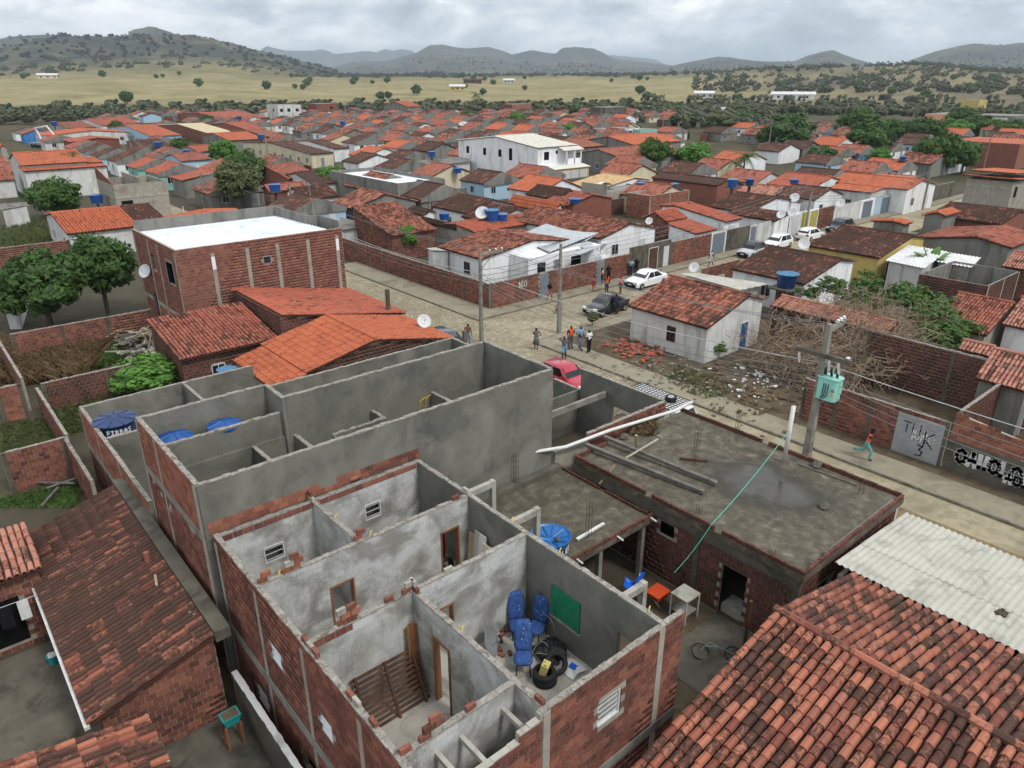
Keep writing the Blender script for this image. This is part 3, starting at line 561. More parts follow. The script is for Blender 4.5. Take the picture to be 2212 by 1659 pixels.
# ------------------------------------------------------------------ things inside the rooms
t = thing('pallet_rack', 'dark brown slatted wooden panel leaning against the grey wall', 'wooden panel', (6.7, 12.3, ZF))
A0 = Vector((5.72, 12.14, ZF)); tiltv = Vector((0, .62, 1.35)); ax = Vector((1, 0, 0))
for i in range(11):
    p = A0 + tiltv * (.04 + i / 11.); MB().obox(tuple(p + ax * .95 + Vector((random.uniform(-.03, .03), .03, 0))), (1.9, .03, .07), 0, -.43).build('slat', 'wood_dark', t)
for x in (.12, .95, 1.74):
    p = A0 + tiltv * .5 + ax * x; MB().obox(tuple(p + Vector((0, -.02, .0))), (.07, .05, 1.5), 0, -.43).build('batten', 'wood_dark', t)
t = thing('plank_bundle', 'reddish planks standing upright in the corner behind the slatted panel', 'planks', (7.5, 12.7, ZF))
for i, (x, h) in enumerate(((7.42, 2.05), (7.53, 2.12), (7.62, 2.0))): MB().obox((x, 12.7, ZF + h / 2), (.10, .04, h), 0, -.05).build('plank', 'wood_brown', t)
def seat(loc, rz, recl, label, legs=True, sc=1.12):
    t = thing('bus_seat', label, 'seat', loc, 'blue patterned seats in the roofless room', rz)
    def cushion(w, l, th, M, nm):
        m = MB(); n = 6
        vs = []; fs = []
        for i in range(n + 1):
            y = l * i / n; k = 1 - .18 * (abs(i - n * .45) / n) ** 2 * 4; ww = w / 2 * (k if 0 < i < n else k * .88)
            for a, b in ((-1, 0), (-.86, .75), (-.55, 1), (0, .86), (.55, 1), (.86, .75), (1, 0), (.8, -.5), (0, -.55), (-.8, -.5)): vs.append((a * ww, y, th * b * .5 * (1 if 0 < i < n else .72)))
        for i in range(n):
            for k in range(10): fs.append((i * 10 + k, i * 10 + (k + 1) % 10, (i + 1) * 10 + (k + 1) % 10, (i + 1) * 10 + k))
        fs += [tuple(range(9, -1, -1)), tuple(n * 10 + k for k in range(10))]
        m.add(vs, fs).xf(M); return m.build(nm, 'seat_blue', t, True, True)
    cushion(.46 * sc, .46 * sc, .14, Matrix.Translation((0, -.25, .42)) @ Matrix.Rotation(.06, 4, 'X'), 'cushion')
    cushion(.47 * sc, .78 * sc, .13, Matrix.Translation((0, .22, .46)) @ Matrix.Rotation(R(90) - recl, 4, 'X'), 'backrest')
    if legs:
        for sx in (-1, 1): MB().tube([(sx * .17, .2, .38), (sx * .2, .28, .0)], .018, 5).tube([(sx * .17, -.15, .38), (sx * .2, -.25, .0)], .018, 5).build('leg', 'black', t, True)
    return t
seat((10.05, 11.3, ZF), R(-40), .45, 'upright blue bus seat on black legs beside the tyres')
seat((10.85, 12.45, ZF - .1), R(-30), .25, 'blue bus seat with wide cushion standing in the room corner')
seat((11.15, 12.0, ZF - .05), R(-70), .15, 'tall blue seat back leaning between corner seat and green window')
tp = seat((9.95, 12.6, ZF + .32), R(150), .3, 'overturned blue seat showing its grey underside behind the satellite dish', False); tp.rotation_euler = (R(120), R(15), R(170))
def tyre(loc, r, w, label, rx=0., ry=0., group='tyres in the roofless room', nm='tyre'):
    m = MB(); prof = [(r * .62, -w / 2), (r * .9, -w / 2), (r, -w * .3), (r, w * .3), (r * .9, w / 2), (r * .62, w / 2), (r * .6, w * .3), (r * .6, -w * .3), (r * .62, -w / 2)]
    n = 24; vs = []; fs = []
    for q, z in prof:
        for k in range(n): vs.append((q * math.cos(2 * math.pi * k / n), q * math.sin(2 * math.pi * k / n), z))
    for i in range(len(prof) - 1):
        for k in range(n): fs.append((i * n + k, i * n + (k + 1) % n, (i + 1) * n + (k + 1) % n, (i + 1) * n + k))
    m.add(vs, fs); o = m.build(nm, 'rubber', None, False, True); o.location = loc; o.rotation_euler = (rx, ry, 0)
    return tag(o, label, 'tyre', group)
tyre((10.25, 10.65, ZF + .09), .33, .18, 'black tyre lying flat at the bottom of the stack'); tyre((10.24, 10.66, ZF + .27), .32, .17, 'upper tyre of the stack holding the yellow can')
tyre((10.72, 10.72, ZF + .27), .32, .18, 'black tyre leaning against the tyre stack beside a paper sack', R(38), R(-20))
t = thing('jerry_can', 'pale yellow plastic jerry can resting in a tyre', 'jerry can', (10.24, 10.66, ZF + .24))
MB().obox((10.24, 10.66, ZF + .44), (.26, .2, .34), .5, .25).build('body', 'canvas_yellow', t); MB().tube([(10.2, 10.58, ZF + .62), (10.19, 10.56, ZF + .68)], .035, 8).build('cap', 'canvas_yellow', t); MB().tube([(10.3, 10.66, ZF + .6), (10.28, 10.68, ZF + .67), (10.22, 10.7, ZF + .62)], .015, 5).build('handle', 'canvas_yellow', t)
t = thing('paper_sack', 'crumpled white and blue paper sack beside the leaning tyre', 'sack', (11.1, 10.5, ZF)); m = MB(); vs = [(11.1 + x * .28 + random.uniform(-.03, .03), 10.5 + y * .34, ZF + .03 + random.uniform(0, .14) * (x * x < .9)) for y in (-1, -.4, .2, .8) for x in (-1, -.3, .3, 1)]
m.add(vs, [(i * 4 + j, i * 4 + j + 1, i * 4 + j + 5, i * 4 + j + 4) for i in range(3) for j in range(3)]).build('sack_sheet', 'cloth_white', t); MB().obox((11.12, 10.45, ZF + .12), (.16, .2, .015), .3, .2).build('print', 'bright_blue_plastic', t)
def blob(c, r, mat, nm, parent=None, seed=1, n=10, squash=.6):
    m = MB(); q = random.Random(seed); vs = []; fs = []
    for i in range(7):
        ph = math.pi * i / 6
        for k in range(n): d = r * q.uniform(.72, 1.2); vs.append((c[0] + d * math.sin(ph) * math.cos(6.283 * k / n), c[1] + d * math.sin(ph) * math.sin(6.283 * k / n), c[2] - d * math.cos(ph) * squash))
    for i in range(6):
        for k in range(n): fs.append((i * n + k, i * n + (k + 1) % n, (i + 1) * n + (k + 1) % n, (i + 1) * n + k))
    return m.add(vs, fs).build(nm, mat, parent)
t = thing('rubbish_bags', 'black plastic bags and cables heaped under the green netted window', 'bags', (10.95, 11.2, ZF))
for i, (x, y, r) in enumerate(((10.85, 11.4, .3), (11.1, 11.1, .32), (10.8, 11.05, .26), (11.2, 11.45, .25))): blob((x, y, ZF + r * .5), r, 'black', 'bag', t, i)
MB().tube([(10.6 + .25 * math.cos(a), 11.2 + .2 * math.sin(a), ZF + .45 + .1 * math.sin(2 * a)) for a in np.linspace(0, 5.5, 16)], .012, 5).tube([(11.35, 11.75 + .3 * math.cos(a), ZF + .5 + .35 * math.sin(a)) for a in np.linspace(-.5, 3.5, 14)], .012, 5).build('cable', 'cable_grey', t)
def dish(loc, r, aim, label, mat='white_metal', group='satellite dishes', mast=.5):
    t = thing('satellite_dish', label, 'satellite dish', (loc[0], loc[1], loc[2] - mast), group)
    d = Vector(aim).normalized(); m = MB(); m.lathe([(.01, 0), (r * .5, r * .07), (r * .85, r * .2), (r, r * .28), (r * .97, r * .28), (r * .8, r * .2), (.01, r * .03)], 18).xf(Matrix.Translation(loc) @ d.to_track_quat('Z', 'Y').to_matrix().to_4x4()); m.build('reflector', mat, t, False, True)
    c_ = Vector(loc); MB().tube([c_ - d * .02 - Vector((0, 0, r * .7)), c_ + d * r * .8], .012, 4).build('feed_arm', 'grey_metal', t); MB().obox(tuple(c_ + d * r * .8), (.06, .06, .08)).build('feed_horn', 'grey_metal', t)
    if mast: MB().tube([c_ - Vector((0, 0, mast)), c_ - d * .02], .02, 5).build('mast', 'grey_metal', t)
    return t
dish((9.72, 12.42, ZF + .42), .42, (.55, -.75, .35), 'grey satellite dish leaning on the overturned seat', 'zinc', None, .4)
for i, (x, y) in enumerate(((10.17, 12.0), (10.05, 12.3), (10.6, 12.8), (10.3, 12.55), (10.45, 12.7), (9.95, 12.1), (10.75, 12.75))):
    o = MB().obox((x, y, ZF + .04), (.16, .1, .08), random.random() * 3).build('brick_fragment', 'brick'); tag(o, 'broken red brick piece on the floor among the seats', 'brick', 'brick pieces on the room floor')
t = thing('leaning_doors', 'pale door panels leaning by the wall beside the red cloth doorway', 'door panels', (11.4, 14.6, ZF))
for i, (y, c_, h) in enumerate(((15.2, 'wood_pale', 1.7), (14.85, 'white_dirty', 1.95), (14.4, 'cream_paint', 1.75))): MB().obox((11.38 - .05 * i, y, ZF + h / 2), (.04, .55, h), 0, 0, .1).build('panel', c_, t)
t = thing('red_sheet', 'red cloth hanging inside the doorway of the back room', 'cloth', (10.7, 16.4, ZF)); MB().obox((10.75, 16.4, ZF + 1.2), (.9, .05, 1.7), .2).build('cloth', 'cloth_red', t)
for (x, y, l) in ((10.55, 16.0, 'black tyre standing in the doorway below the red cloth'), (10.9, 16.1, 'second black tyre behind the doorway of the back room')): tyre((x, y, ZF + .3), .31, .19, l, R(80))
t = thing('orange_canister', 'bright orange container on the wall shelf of the back room', 'container', (9.9, 15.9, 4.6)); MB().box(9.75, 10.15, 15.76, 16.0, 4.6, 4.95).build('body', 'orange_plastic', t); MB().box(9.7, 10.7, 15.74, 16.05, 4.5, 4.6).build('shelf', 'wood_pale', t)
t = thing('rebar_cage', 'thin steel reinforcement cage standing beyond the doorway', 'rebar cage', (8.05, 11.75, ZF)); m = MB()
for x in (-.1, .1):
    for y in (-.1, .1): m.tube([(8.1 + x, 11.75 + y, ZF), (8.1 + x * 1.1, 11.75 + y, ZF + 1.0)], .008, 4)
for z in np.linspace(.1, .9, 6): m.tube([(8.0, 11.65, ZF + z), (8.2, 11.65, ZF + z), (8.2, 11.85, ZF + z), (8.0, 11.85, ZF + z), (8.0, 11.65, ZF + z)], .006, 4)
m.build('bars', 'steel_rust', t)
# ================================================================== grey rendered roofless house behind
GH = thing('grey_rendered_house', 'tall roofless grey cement house with two blue tanks between its walls', 'house', (11.4, 21.2, 0))
PD, ZG = 'plaster_dark', 6.95
wall(GH, 'u', 18.86, .14, 4.62, 18.15, 0, ZG, PD); wall(GH, 'v', 18.14, .14, 18.94, 23.1, 0, ZG, PD); wall(GH, 'u', 23.05, .14, 9.1, 18.06, 0, ZG, PD)
wall(GH, 'v', 9.04, .14, 22.98, 24.6, 0, ZG, PD); wall(GH, 'u', 24.55, .14, 4.7, 8.96, 0, ZG, PD); wall(GH, 'v', 4.67, .14, 18.94, 24.62, 0, ZG, 'mortar')
brick_face(GH, 'v', 4.597, -1, 18.94, 24.62, 5.3, 6.95, 'brick_fresh', limit=130); brick_face(GH, 'v', 4.597, -1, 18.94, 24.62, 2.4, 5.0, 'brick', limit=120, skip=.02); brick_face(GH, 'v', 4.597, -1, 18.94, 24.62, 0, 2.1, 'brick', limit=20)
brick_face(GH, 'u', 18.787, -1, 4.7, 9.6, 5.32, 5.72, 'brick_fresh', limit=30, skip=.08)
brick_face(GH, 'u', 18.787, -1, 9.6, 11.9, 5.32, 5.7, 'brick', limit=20, skip=.15)
MB().box(4.58, 4.76, 18.94, 24.62, 5.0, 5.3).build('ring_beam', 'concrete', GH); MB().box(4.58, 4.76, 18.94, 24.62, 2.1, 2.4).build('ring_beam', 'concrete', GH)
for y in (19.0, 22.6, 24.55): MB().box(4.575, 4.75, y - .09, y + .09, 0, 6.9).build('pilaster', 'mortar', GH)
wall(GH, 'u', 23.3, .14, 5.0, 8.96, 2.5, 6.3, PD); wall(GH, 'u', 23.18, .1, 5.0, 9.4, 2.5, 5.4, PD)
wall(GH, 'v', 9.3, .12, 18.94, 23.12, 4.7, 5.4, PD); wall(GH, 'v', 7.8, .12, 18.94, 23.12, 2.5, 5.4, PD); wall(GH, 'v', 15.25, .12, 21.4, 22.97, 2.5, 5.45, PD); wall(GH, 'v', 12.45, .12, 22.1, 22.97, 2.5, 5.45, PD); wall(GH, 'u', 22.04, .12, 10.3, 12.5, 2.5, 5.45, PD)
wall(GH, 'v', 10.3, .12, 18.94, 21.97, 2.5, 5.45, PD)
MB().box(4.75, 18.05, 18.94, 22.97, .0, .12).build('floor_slab', 'concrete_dirty', GH); MB().box(9.4, 18.05, 18.94, 22.97, 2.3, 2.5).build('floor_slab', 'concrete', GH)
for ax, c_, a, b, z in (('u', 18.86, 4.7, 18.1, ZG), ('v', 18.14, 18.95, 23.1, ZG), ('u', 23.05, 9.1, 18.05, ZG), ('v', 9.04, 23, 24.6, ZG), ('u', 24.55, 4.7, 8.95, ZG), ('v', 4.67, 18.95, 24.6, ZG), ('u', 23.3, 5, 8.95, 6.3), ('v', 9.3, 18.95, 23.1, 5.4), ('v', 7.8, 18.95, 23.1, 5.4), ('v', 15.25, 21.4, 22.95, 5.45), ('v', 12.45, 22.1, 22.95, 5.45), ('u', 22.04, 10.3, 12.5, 5.45)): cap(GH, ax, c_, .14, a, b, z, 'cap_rough')
for (x, y, z) in ((14.6, 22.96, 5.2), (14.9, 22.96, 5.25)): MB().tube([(x, y, z - .4), (x + .05, y - .04, z), (x + .3, y - .05, z + .12)], .02, 5).build('conduit', 'yellow_pvc', GH)
# front yard walls of that house, on the street
wall(GH, 'v', 25.4, .14, 18.8, 24.15, 0, 3.5, PD, [(20.1, 21.9, .9, 2.2)]); wall(GH, 'v', 25.4, .14, 24.15, 26.2, 0, 2.3, PD); wall(GH, 'u', 18.78, .14, 18.3, 25.32, 0, 3.3, 'mortar'); brick_face(GH, 'u', 18.707, -1, 20.2, 25.4, 2.75, 3.5, 'brick', limit=60)
wall(GH, 'u', 18.78, .13, 20.2, 25.33, 3.3, 3.5, 'mortar')
wall(GH, 'u', 24.3, .12, 18.2, 25.3, 0, 2.3, PD); MB().box(18.2, 25.3, 22.3, 22.45, 2.55, 2.85).build('lintel_beam', 'concrete', GH)
for ax, c_, a, b, z in (('v', 25.4, 18.9, 24.1, 3.5), ('v', 25.4, 24.2, 26.2, 2.3), ('u', 18.78, 20.2, 25.3, 3.5)): cap(GH, ax, c_, .14, a, b, z, 'cap_rough')
def tank(loc, r, h, label, mat='tank_blue', lid='tank_lid', text=None, group='blue water tanks', base=None, nseg=24, ribs=8, tdir=None, lidz=.16):
    t = thing('water_tank', label, 'water tank', loc, group); x, y, z = loc
    MB().lathe([(r * .80, 0), (r * .86, h * .3), (r * .92, h * .7), (r * .96, h * .97), (r * 1.02, h * .975), (r * 1.02, h)], nseg, loc).build('tank_body', mat, t, False, False)
    m = MB().lathe([(r * 1.04, h * .985), (r * 1.05, h + .03), (r * .2, h + lidz), (r * .12, h + lidz + .01)], nseg, loc); l = m.build('lid', lid, t)
    for k in range(ribs):
        a = 2 * math.pi * k / ribs; ca, sa = math.cos(a), math.sin(a)
        MB().tube([(x + r * .15 * ca, y + r * .15 * sa, z + h + lidz + .005), (x + r * .98 * ca, y + r * .98 * sa, z + h + .05)], [r * .035, r * .045], 4).build('rib', lid, l)
    if text: lettering(t, text, Vector((x, y, z)), r * .95, h * .72, tdir, h * .2)
    if base: base(t)
    return t
def lettering(t, txt, c_, r, z, ang, size, mat='paint_white_mark', pitch=None):
    FONT = {'F': '111100111100100', 'I': '111010010010111', 'B': '110101110101110', 'R': '110101110101101', 'A': '010101111101101', 'S': '011100010001110', 'E': '111100110100111', 'O': '010101101101010', 'T': '111010010010010', 'L': '100100100100111', 'V': '101101101101010'}
    m = MB(); k = len(txt); px = size / 5; step = (pitch or px * 4.2) / r
    for i, ch in enumerate(txt):
        b = FONT[ch]
        for j, bit in enumerate(b):
            if bit == '1':
                col_, row = j % 3, j // 3; a0 = ang + (i - k / 2) * step + col_ * px / r; a1 = a0 + px * 1.02 / r; zz = z + (2 - row) * px
                q = [(c_.x + (r + .012 + .006 * s) * math.cos(a), c_.y + (r + .012 + .006 * s) * math.sin(a), c_.z + h_) for s in (0, 1) for h_, a in ((zz, a0), (zz, a1), (zz + px * 1.02, a1), (zz + px * 1.02, a0))]
                m.hexa(q)
    m.build('lettering', mat, t)
FACE = math.atan2(-_sa, -_ca)
tank((*P((376, 941), 6.25), 5.55), .56, .62, 'bright blue tank lid nearer the brick facade inside the grey house', 'tank_navy', 'tank_blue', None)
tank((*P((484, 916), 6.25), 5.6), .56, .6, 'bright blue tank lid farther along the inner wall of the grey house', 'tank_navy', 'tank_blue', None)
# ------------------------------------------------------------------ low roofless wing behind (fibre tank)
WH = thing('roofless_rear_wing', 'low roofless wing with brick side and grey inner walls holding a navy tank', 'house', (8.3, 30., 0)); ZW = 3.7
wall(WH, 'v', 4.5, .14, 24.75, 35.2, 0, ZW, 'mortar'); wall(WH, 'u', 35.15, .14, 4.58, 12.4, 0, ZW, PD); wall(WH, 'v', 8.95, .14, 32.0, 35.08, 0, ZW, PD); wall(WH, 'u', 31.95, .14, 8.95, 22.8, 0, ZW, PD); wall(WH, 'v', 22.8, .14, 27., 32., 0, ZW, PD); wall(WH, 'u', 31., .12, 4.58, 8.9, 0, ZW, PD)
brick_face(WH, 'v', 4.427, -1, 24.75, 35.2, 2.1, 3.7, 'brick_fresh', limit=150); brick_face(WH, 'v', 4.427, -1, 24.75, 35.2, 0, 1.8, 'brick', limit=60)
MB().box(4.4, 4.6, 24.75, 35.2, 1.8, 2.1).build('ring_beam', 'concrete', WH)
for y in (35.1, 32.2, 28.6): MB().box(4.41, 4.55, y - .08, y + .08, 0, 3.68).build('pilaster', 'mortar', WH)
for ax, c_, a, b in (('v', 4.5, 24.75, 35.2), ('u', 35.15, 4.6, 12.4), ('v', 8.95, 32, 35.1), ('u', 31.95, 9, 22.8), ('v', 22.8, 27, 32), ('u', 31., 4.6, 8.9)): cap(WH, ax, c_, .14, a, b, ZW, 'cap_rough')
MB().box(4.57, 12.3, 31.06, 35.08, 2., 2.2).build('floor_slab', 'concrete', WH)
tank((*P((247, 902), 3.85), 2.75), .86, 1.0, 'large navy tank with white lettering behind the brick parapet', 'tank_navy', 'tank_navy', 'FIBRAS', tdir=FACE + .65, ribs=9)
# ================================================================== flat-slab houses on the street
SH = thing('slab_roof_house', 'brick house with wet flat concrete roof, rusty rebars and brick parapet', 'house', (22, 13, 0))
ZS = 3.22
MB().slab([(18.6, 8.0, ZS), (25.65, 8.0, ZS), (25.65, 17.95, ZS), (18.6, 17.95, ZS)], .22).build('roof_slab', 'slab_wet', SH)
wall(SH, 'v', 18.75, .14, 8.1, 17.9, 0, ZS - .23, 'mortar', [(9.85, 10.85, 0, 2.1), (12.9, 13.6, 1.9, 2.5)]); brick_face(SH, 'v', 18.677, -1, 8.1, 17.9, .1, ZS - .5, 'brick_dark', [(9.85, 10.85, 0, 2.1), (12.9, 13.6, 1.9, 2.5)], limit=200)
wall(SH, 'u', 8.2, .14, 18.83, 25.5, 0, ZS - .23, 'mortar', [(20, 21, 0, 2.1)]); brick_face(SH, 'u', 8.127, -1, 18.7, 25.5, 0, ZS - .4, 'brick_dark', [(20, 21, 0, 2.1)], limit=40); wall(SH, 'v', 25.5, .14, 8.1, 17.9, 0, ZS - .23, 'white_dirty'); wall(SH, 'u', 17.8, .14, 18.83, 25.42, 0, ZS - .23, 'mortar')
for y in (8.2, 11.9, 17.5): MB().box(18.64, 18.8, y - .11, y + .11, 0, ZS - .23).build('pilaster', 'concrete_dirty', SH)
MB().box(18.63, 18.8, 8.1, 17.9, 2.62, 2.99).build('ring_beam', 'concrete_dirty', SH)
Ms = []
def parap(ax, c_, a, b, z, gaps=()):
    s = a
    while s < b - .1:
        L = .29; m_ = s + L / 2; s += .30
        if any(g0 < m_ < g1 for g0, g1 in gaps): continue
        dz = random.uniform(-.012, .012)
        Ms.append([[L, 0, 0, m_], [0, .09, 0, c_ + random.uniform(-.01, .01)], [0, 0, .17, z + .085 + dz], [0, 0, 0, 1]] if ax == 'u' else [[.09, 0, 0, c_ + random.uniform(-.01, .01)], [0, L, 0, m_], [0, 0, .17, z + .085 + dz], [0, 0, 0, 1]])
parap('v', 18.66, 8.0, 17.9, ZS, [(10.9, 11.3), (14.0, 14.3)]); parap('u', 8.06, 18.7, 25.6, ZS); parap('v', 25.6, 8.1, 17.9, ZS, [(13.4, 13.9)]); parap('u', 17.88, 18.7, 20.6, ZS)
pieces(SH, 'brick', 'bricks', CUBE, Ms, 'brick_dark', 120, ('parapet', 'brick_dark'))
MB().box(18.9, 19.6, 9.9, 10.8, .02, .35).build('doorway_floor', 'concrete_pale', SH)
def rebar(x, y, z, h, label='cluster of four rusty reinforcing bars sticking out of the flat roof', lean=0.):
    t = thing('rebar_cluster', label, 'rebar', (x, y, z), 'rusty bars left standing on the flat roofs')
    for i, (a, b) in enumerate(((-.07, -.07), (.07, -.07), (.07, .07), (-.07, .07))): MB().tube([(x + a, y + b, z - .05), (x + a + lean * h, y + b, z + h * random.uniform(.92, 1.05))], .009, 4).build('bar', 'steel_rust', t)
    m = MB()
    for k in range(int(h / .25)): q = z + .15 + k * .25; m.tube([(x - .07 + lean * (q - z), y - .07, q), (x + .07 + lean * (q - z), y - .07, q), (x + .07 + lean * (q - z), y + .07, q), (x - .07 + lean * (q - z), y + .07, q), (x - .07 + lean * (q - z), y - .07, q)], .006, 3)
    m.build('stirrup', 'steel_rust', t)
for q, h in ((r6(130, 1360), 1.7), (r6(390, 1210), 1.5), (r9(155, 60), .4), (r9(610, 345), .4), (r6(1180, 1540), .5)):
    a = P(q, ZS); rebar(a[0], a[1], ZS, h)
def plank(q0, q1, z0, z1, w, label, mat='wood_grey', nm='timber_beam', cat='beam', group=None, tube=False, n=8):
    a, b = P3(q0, z0), P3(q1, z1); c_ = [(a[i] + b[i]) / 2 for i in range(3)]
    if tube: o = MB().tube([a, b], w, n).build(nm, mat)
    else:
        d = Vector(b) - Vector(a); o = MB().obox((0, 0, 0), (d.length, w, w * .7)).build(nm, mat); o.rotation_euler = d.to_track_quat('X', 'Z').to_euler(); o.location = c_
    return tag(o, label, cat, group)
plank(r5(1650, 1230), r6(190, 1530), ZS + .25, ZS + .14, .18, 'long dark grey timber lying across the brick parapet and wet slab')
plank(r5(1765, 1180), r6(270, 1475), ZS + .3, ZS + .14, .17, 'weathered timber parallel to the dark one on the wet slab')
plank(r5(2105, 1195), r5(1885, 1325), ZS + .5, ZS + .15, .07, 'thin pale stick propped across the timbers', 'concrete_pale')
plank(r5(1735, 1478), r5(1830, 1360), 2.75, ZS + .3, .08, 'white wooden post leaning over the low parapet', 'wood_pale')
plank(r5(1967, 1262), r5(1967, 1170), ZS + .05, ZS + 1.0, .1, 'short pale board standing upright on the slab', 'wood_pale')
plank(r9(960, 310), r9(1390, -30), ZS + .05, ZS + .1, .16, 'dark grey plank lying along the brick parapet of the slab', 'wood_grey')
plank(r6(35, 1315), r6(215, 1330), ZS + .08, ZS + .08, .1, 'short black board lying beside the rebars', 'wood_dark')
plank(r6(790, 1352), r6(1155, 1485), ZS + .05, ZS + .05, .05, 'thin grey lath lying behind the street parapet', 'wood_grey')
for (q, r, l) in ((r6(900, 1370), .22, 'grey rock lying by the street parapet on the slab'), (r6(945, 1630), .2, 'round grey stone lying alone on the wet slab'), (r5(1890, 1190), .2, 'mossy stone beside the grass tuft on the slab')):
    a = P(q, ZS); tag(blob((a[0], a[1], ZS + r * .4), r, 'concrete_dirty', 'rock', None, 3), l, 'rock')
t = thing('white_pipe', 'long white plastic pipe laid from the slab corner across to the grey wall', 'pipe', P3(r5(2212, 1015), ZS))
pts = [(r5(835, 1375), 3.45), (r5(1100, 1310), 3.7), (r5(1520, 1245), 3.55), (r5(1800, 1140), 3.6), (r5(2212, 1015), 3.55), (r6(115, 960), 3.6)]
MB().tube([P3(q, z) for q, z in pts], .075, 8).build('tube', 'pvc_white', t, False, True)
t = thing('upright_pipe', 'thick white plastic pipe standing upright by the street parapet', 'pipe', P3(r6(695, 1340), ZS)); a = P(r6(695, 1340), ZS)
MB().tube([(a[0], a[1], ZS), (a[0], a[1] - .02, ZS + 2.45)], .085, 10).build('tube', 'pvc_white', t, False, True)
t = thing('patio_roof_slab', 'lower flat concrete roof beside the grey wall, edged with upright bricks', 'roof slab', (15.4, 16.2, 0)); Z2 = 2.55
MB().slab([(11.72, 13.75, Z2), (18.6, 13.75, Z2), (18.6, 18.7, Z2), (11.72, 18.7, Z2)], .18).build('slab', 'slab_wet', t)
Ms = []; parap('u', 13.82, 12.9, 18.55, Z2); parap('v', 18.5, 14.0, 18.5, Z2 - .06, [(16.2, 16.5)])
pieces(t, 'brick', 'bricks', CUBE, Ms, 'brick_dark', 60, ('parapet', 'brick_dark'))
for x in (12.6, 16.0, 18.3): MB().box(x - .09, x + .09, 13.95, 14.13, 0, Z2 - .19).build('post', 'concrete', t)
wall(t, 'u', 18.6, .12, 12, 18.5, 0, Z2 - .19, 'mortar'); MB().box(12., 18.4, 18.4, 18.72, Z2 + .001, Z2 + .25).build('kerb_block', 'concrete_dirty', t)
for x in (14.6, 16.6, 18.4): MB().tube([(x, 13.9, Z2 + .06), (x, 13.5, Z2 + .02)], .035, 7).build('drain_spout', 'pvc_white', t)
for q, h in ((S1(372, 275), 1.6), (S1(780, 548), 1.5), (S1(1100, 370), .8)): a = P(q, Z2 + .05); rebar(a[0], a[1], Z2, h, 'thin dark reinforcing bars rising from the lower patio roof')
a = P(S1(40, 265), 3.5); rebar(12.7, 18.3, Z2, 1.9, 'pair of dark reinforcing bars beside the end of the white pipe')
plank(S1(715, 575), S1(868, 485), Z2 + .08, Z2 + .1, .1, 'white plastic gutter lying on the patio roof', 'pvc_white', 'gutter', 'gutter')
t = thing('water_tank', 'open blue tank holding an upturned ribbed lid on the patio roof', 'water tank', (14.0, 14.45, Z2)); c_ = (14.0, 14.45, Z2)
MB().lathe([(.52, 0), (.56, .35), (.61, .68)], 28, c_).build('tank_body', 'tank_navy', t)
l = MB().lathe([(.61, .66), (.66, .85), (.70, .9), (.68, .91), (.62, .86), (.15, .74), (.02, .73)], 28, c_).build('lid', 'tank_bright', t)
for k in range(10): q = 6.283 * k / 10; MB().tube([(14.0 + .14 * math.cos(q), 14.45 + .14 * math.sin(q), Z2 + .76), (14.0 + .6 * math.cos(q), 14.45 + .6 * math.sin(q), Z2 + .87)], [.02, .035], 4).build('rib', 'tank_bright', l)
blob((14.1, 14.2, Z2 + .83), .1, 'concrete_dirty', 'stone', t, 4); lettering(t, 'FORTLEV', Vector(c_), .6, .5, FACE + .5, .2)
# courtyard
cy = struct(MB().slab([(12.3, 3.0, .03), (18.7, 3.0, .03), (18.7, 13.9, .03), (12.3, 13.9, .03)], .02).build('courtyard', 'dirt'))
m = MB(); m.slab([(15.2, 6.5, .05), (18.6, 6.5, .05), (18.6, 10.8, .05), (15.2, 10.8, .05)], .02); struct(m.build('courtyard_paving', 'concrete_dirty'))
# ================================================================== roofs and houses
TLO = ([(-.5, 0, 0), (0, 0, .42), (.5, 0, 0), (-.54, -1, .06), (0, -1, .5), (.54, -1, .06)], [(0, 1, 4, 3), (1, 2, 5, 4)])
def slope(roof, r0, r1, e0, e1, mat, tw=.20, tl=.40, limit=0, lo=False, jit=1., deck=True, missing=0.):
    """one tiled roof plane between a ridge r0-r1 and an eave e0-e1 (3d points)"""
    r0, r1, e0, e1 = [Vector(q) for q in (r0, r1, e0, e1)]; ax = (r1 - r0); W = ax.length; ax.normalize(); dn = ((e0 + e1) / 2 - (r0 + r1) / 2); L = dn.length; dn.normalize(); nr_ = ax.cross(dn)
    if nr_.z < 0: nr_ = -nr_
    if deck:
        m = MB(); q = nr_ * -.05; m.slab([tuple(p + q) for p in ((r0, r1, e1, e0) if ax.cross(dn).z < 0 else (r0, e0, e1, r1))], .05); m.build('deck', 'deck_tile', roof)
    nc, nw = max(2, round(W / tw)), max(1, round(L / tl)); tw, tl = W / nc, L / nw; Ms = []; ax_, up, nn = np.array(ax), -np.array(dn), np.array(nr_); o = np.array(r0); dn_ = np.array(dn); e_ = np.array(e0) - np.array(r0)
    for i in range(nc):
        ca = jit * random.uniform(-.012, .012)
        for j in range(nw):
            if missing and random.random() < missing: continue
            a = jit * random.uniform(-.05, .05); X = ax_ + up * a; Y = up - ax_ * a; w = tw * (.98 if lo else .80); hz_ = tw * (.6 if lo else .86)
            c_ = o + ax_ * ((i + .5) * tw + ca + jit * random.uniform(-.008, .008)) + dn_ * (j * tl) + nn * random.uniform(0, .012) * jit
            Ms.append([[X[0] * w, Y[0] * tl * 1.08, nn[0] * hz_, c_[0]], [X[1] * w, Y[1] * tl * 1.08, nn[1] * hz_, c_[1]], [X[2] * w, Y[2] * tl * 1.08, nn[2] * hz_, c_[2]], [0, 0, 0, 1]])
    pieces(roof, 'tile', 'tiles', TLO if lo else TILE, Ms, mat, limit, ('tile', mat, lo), 70.)
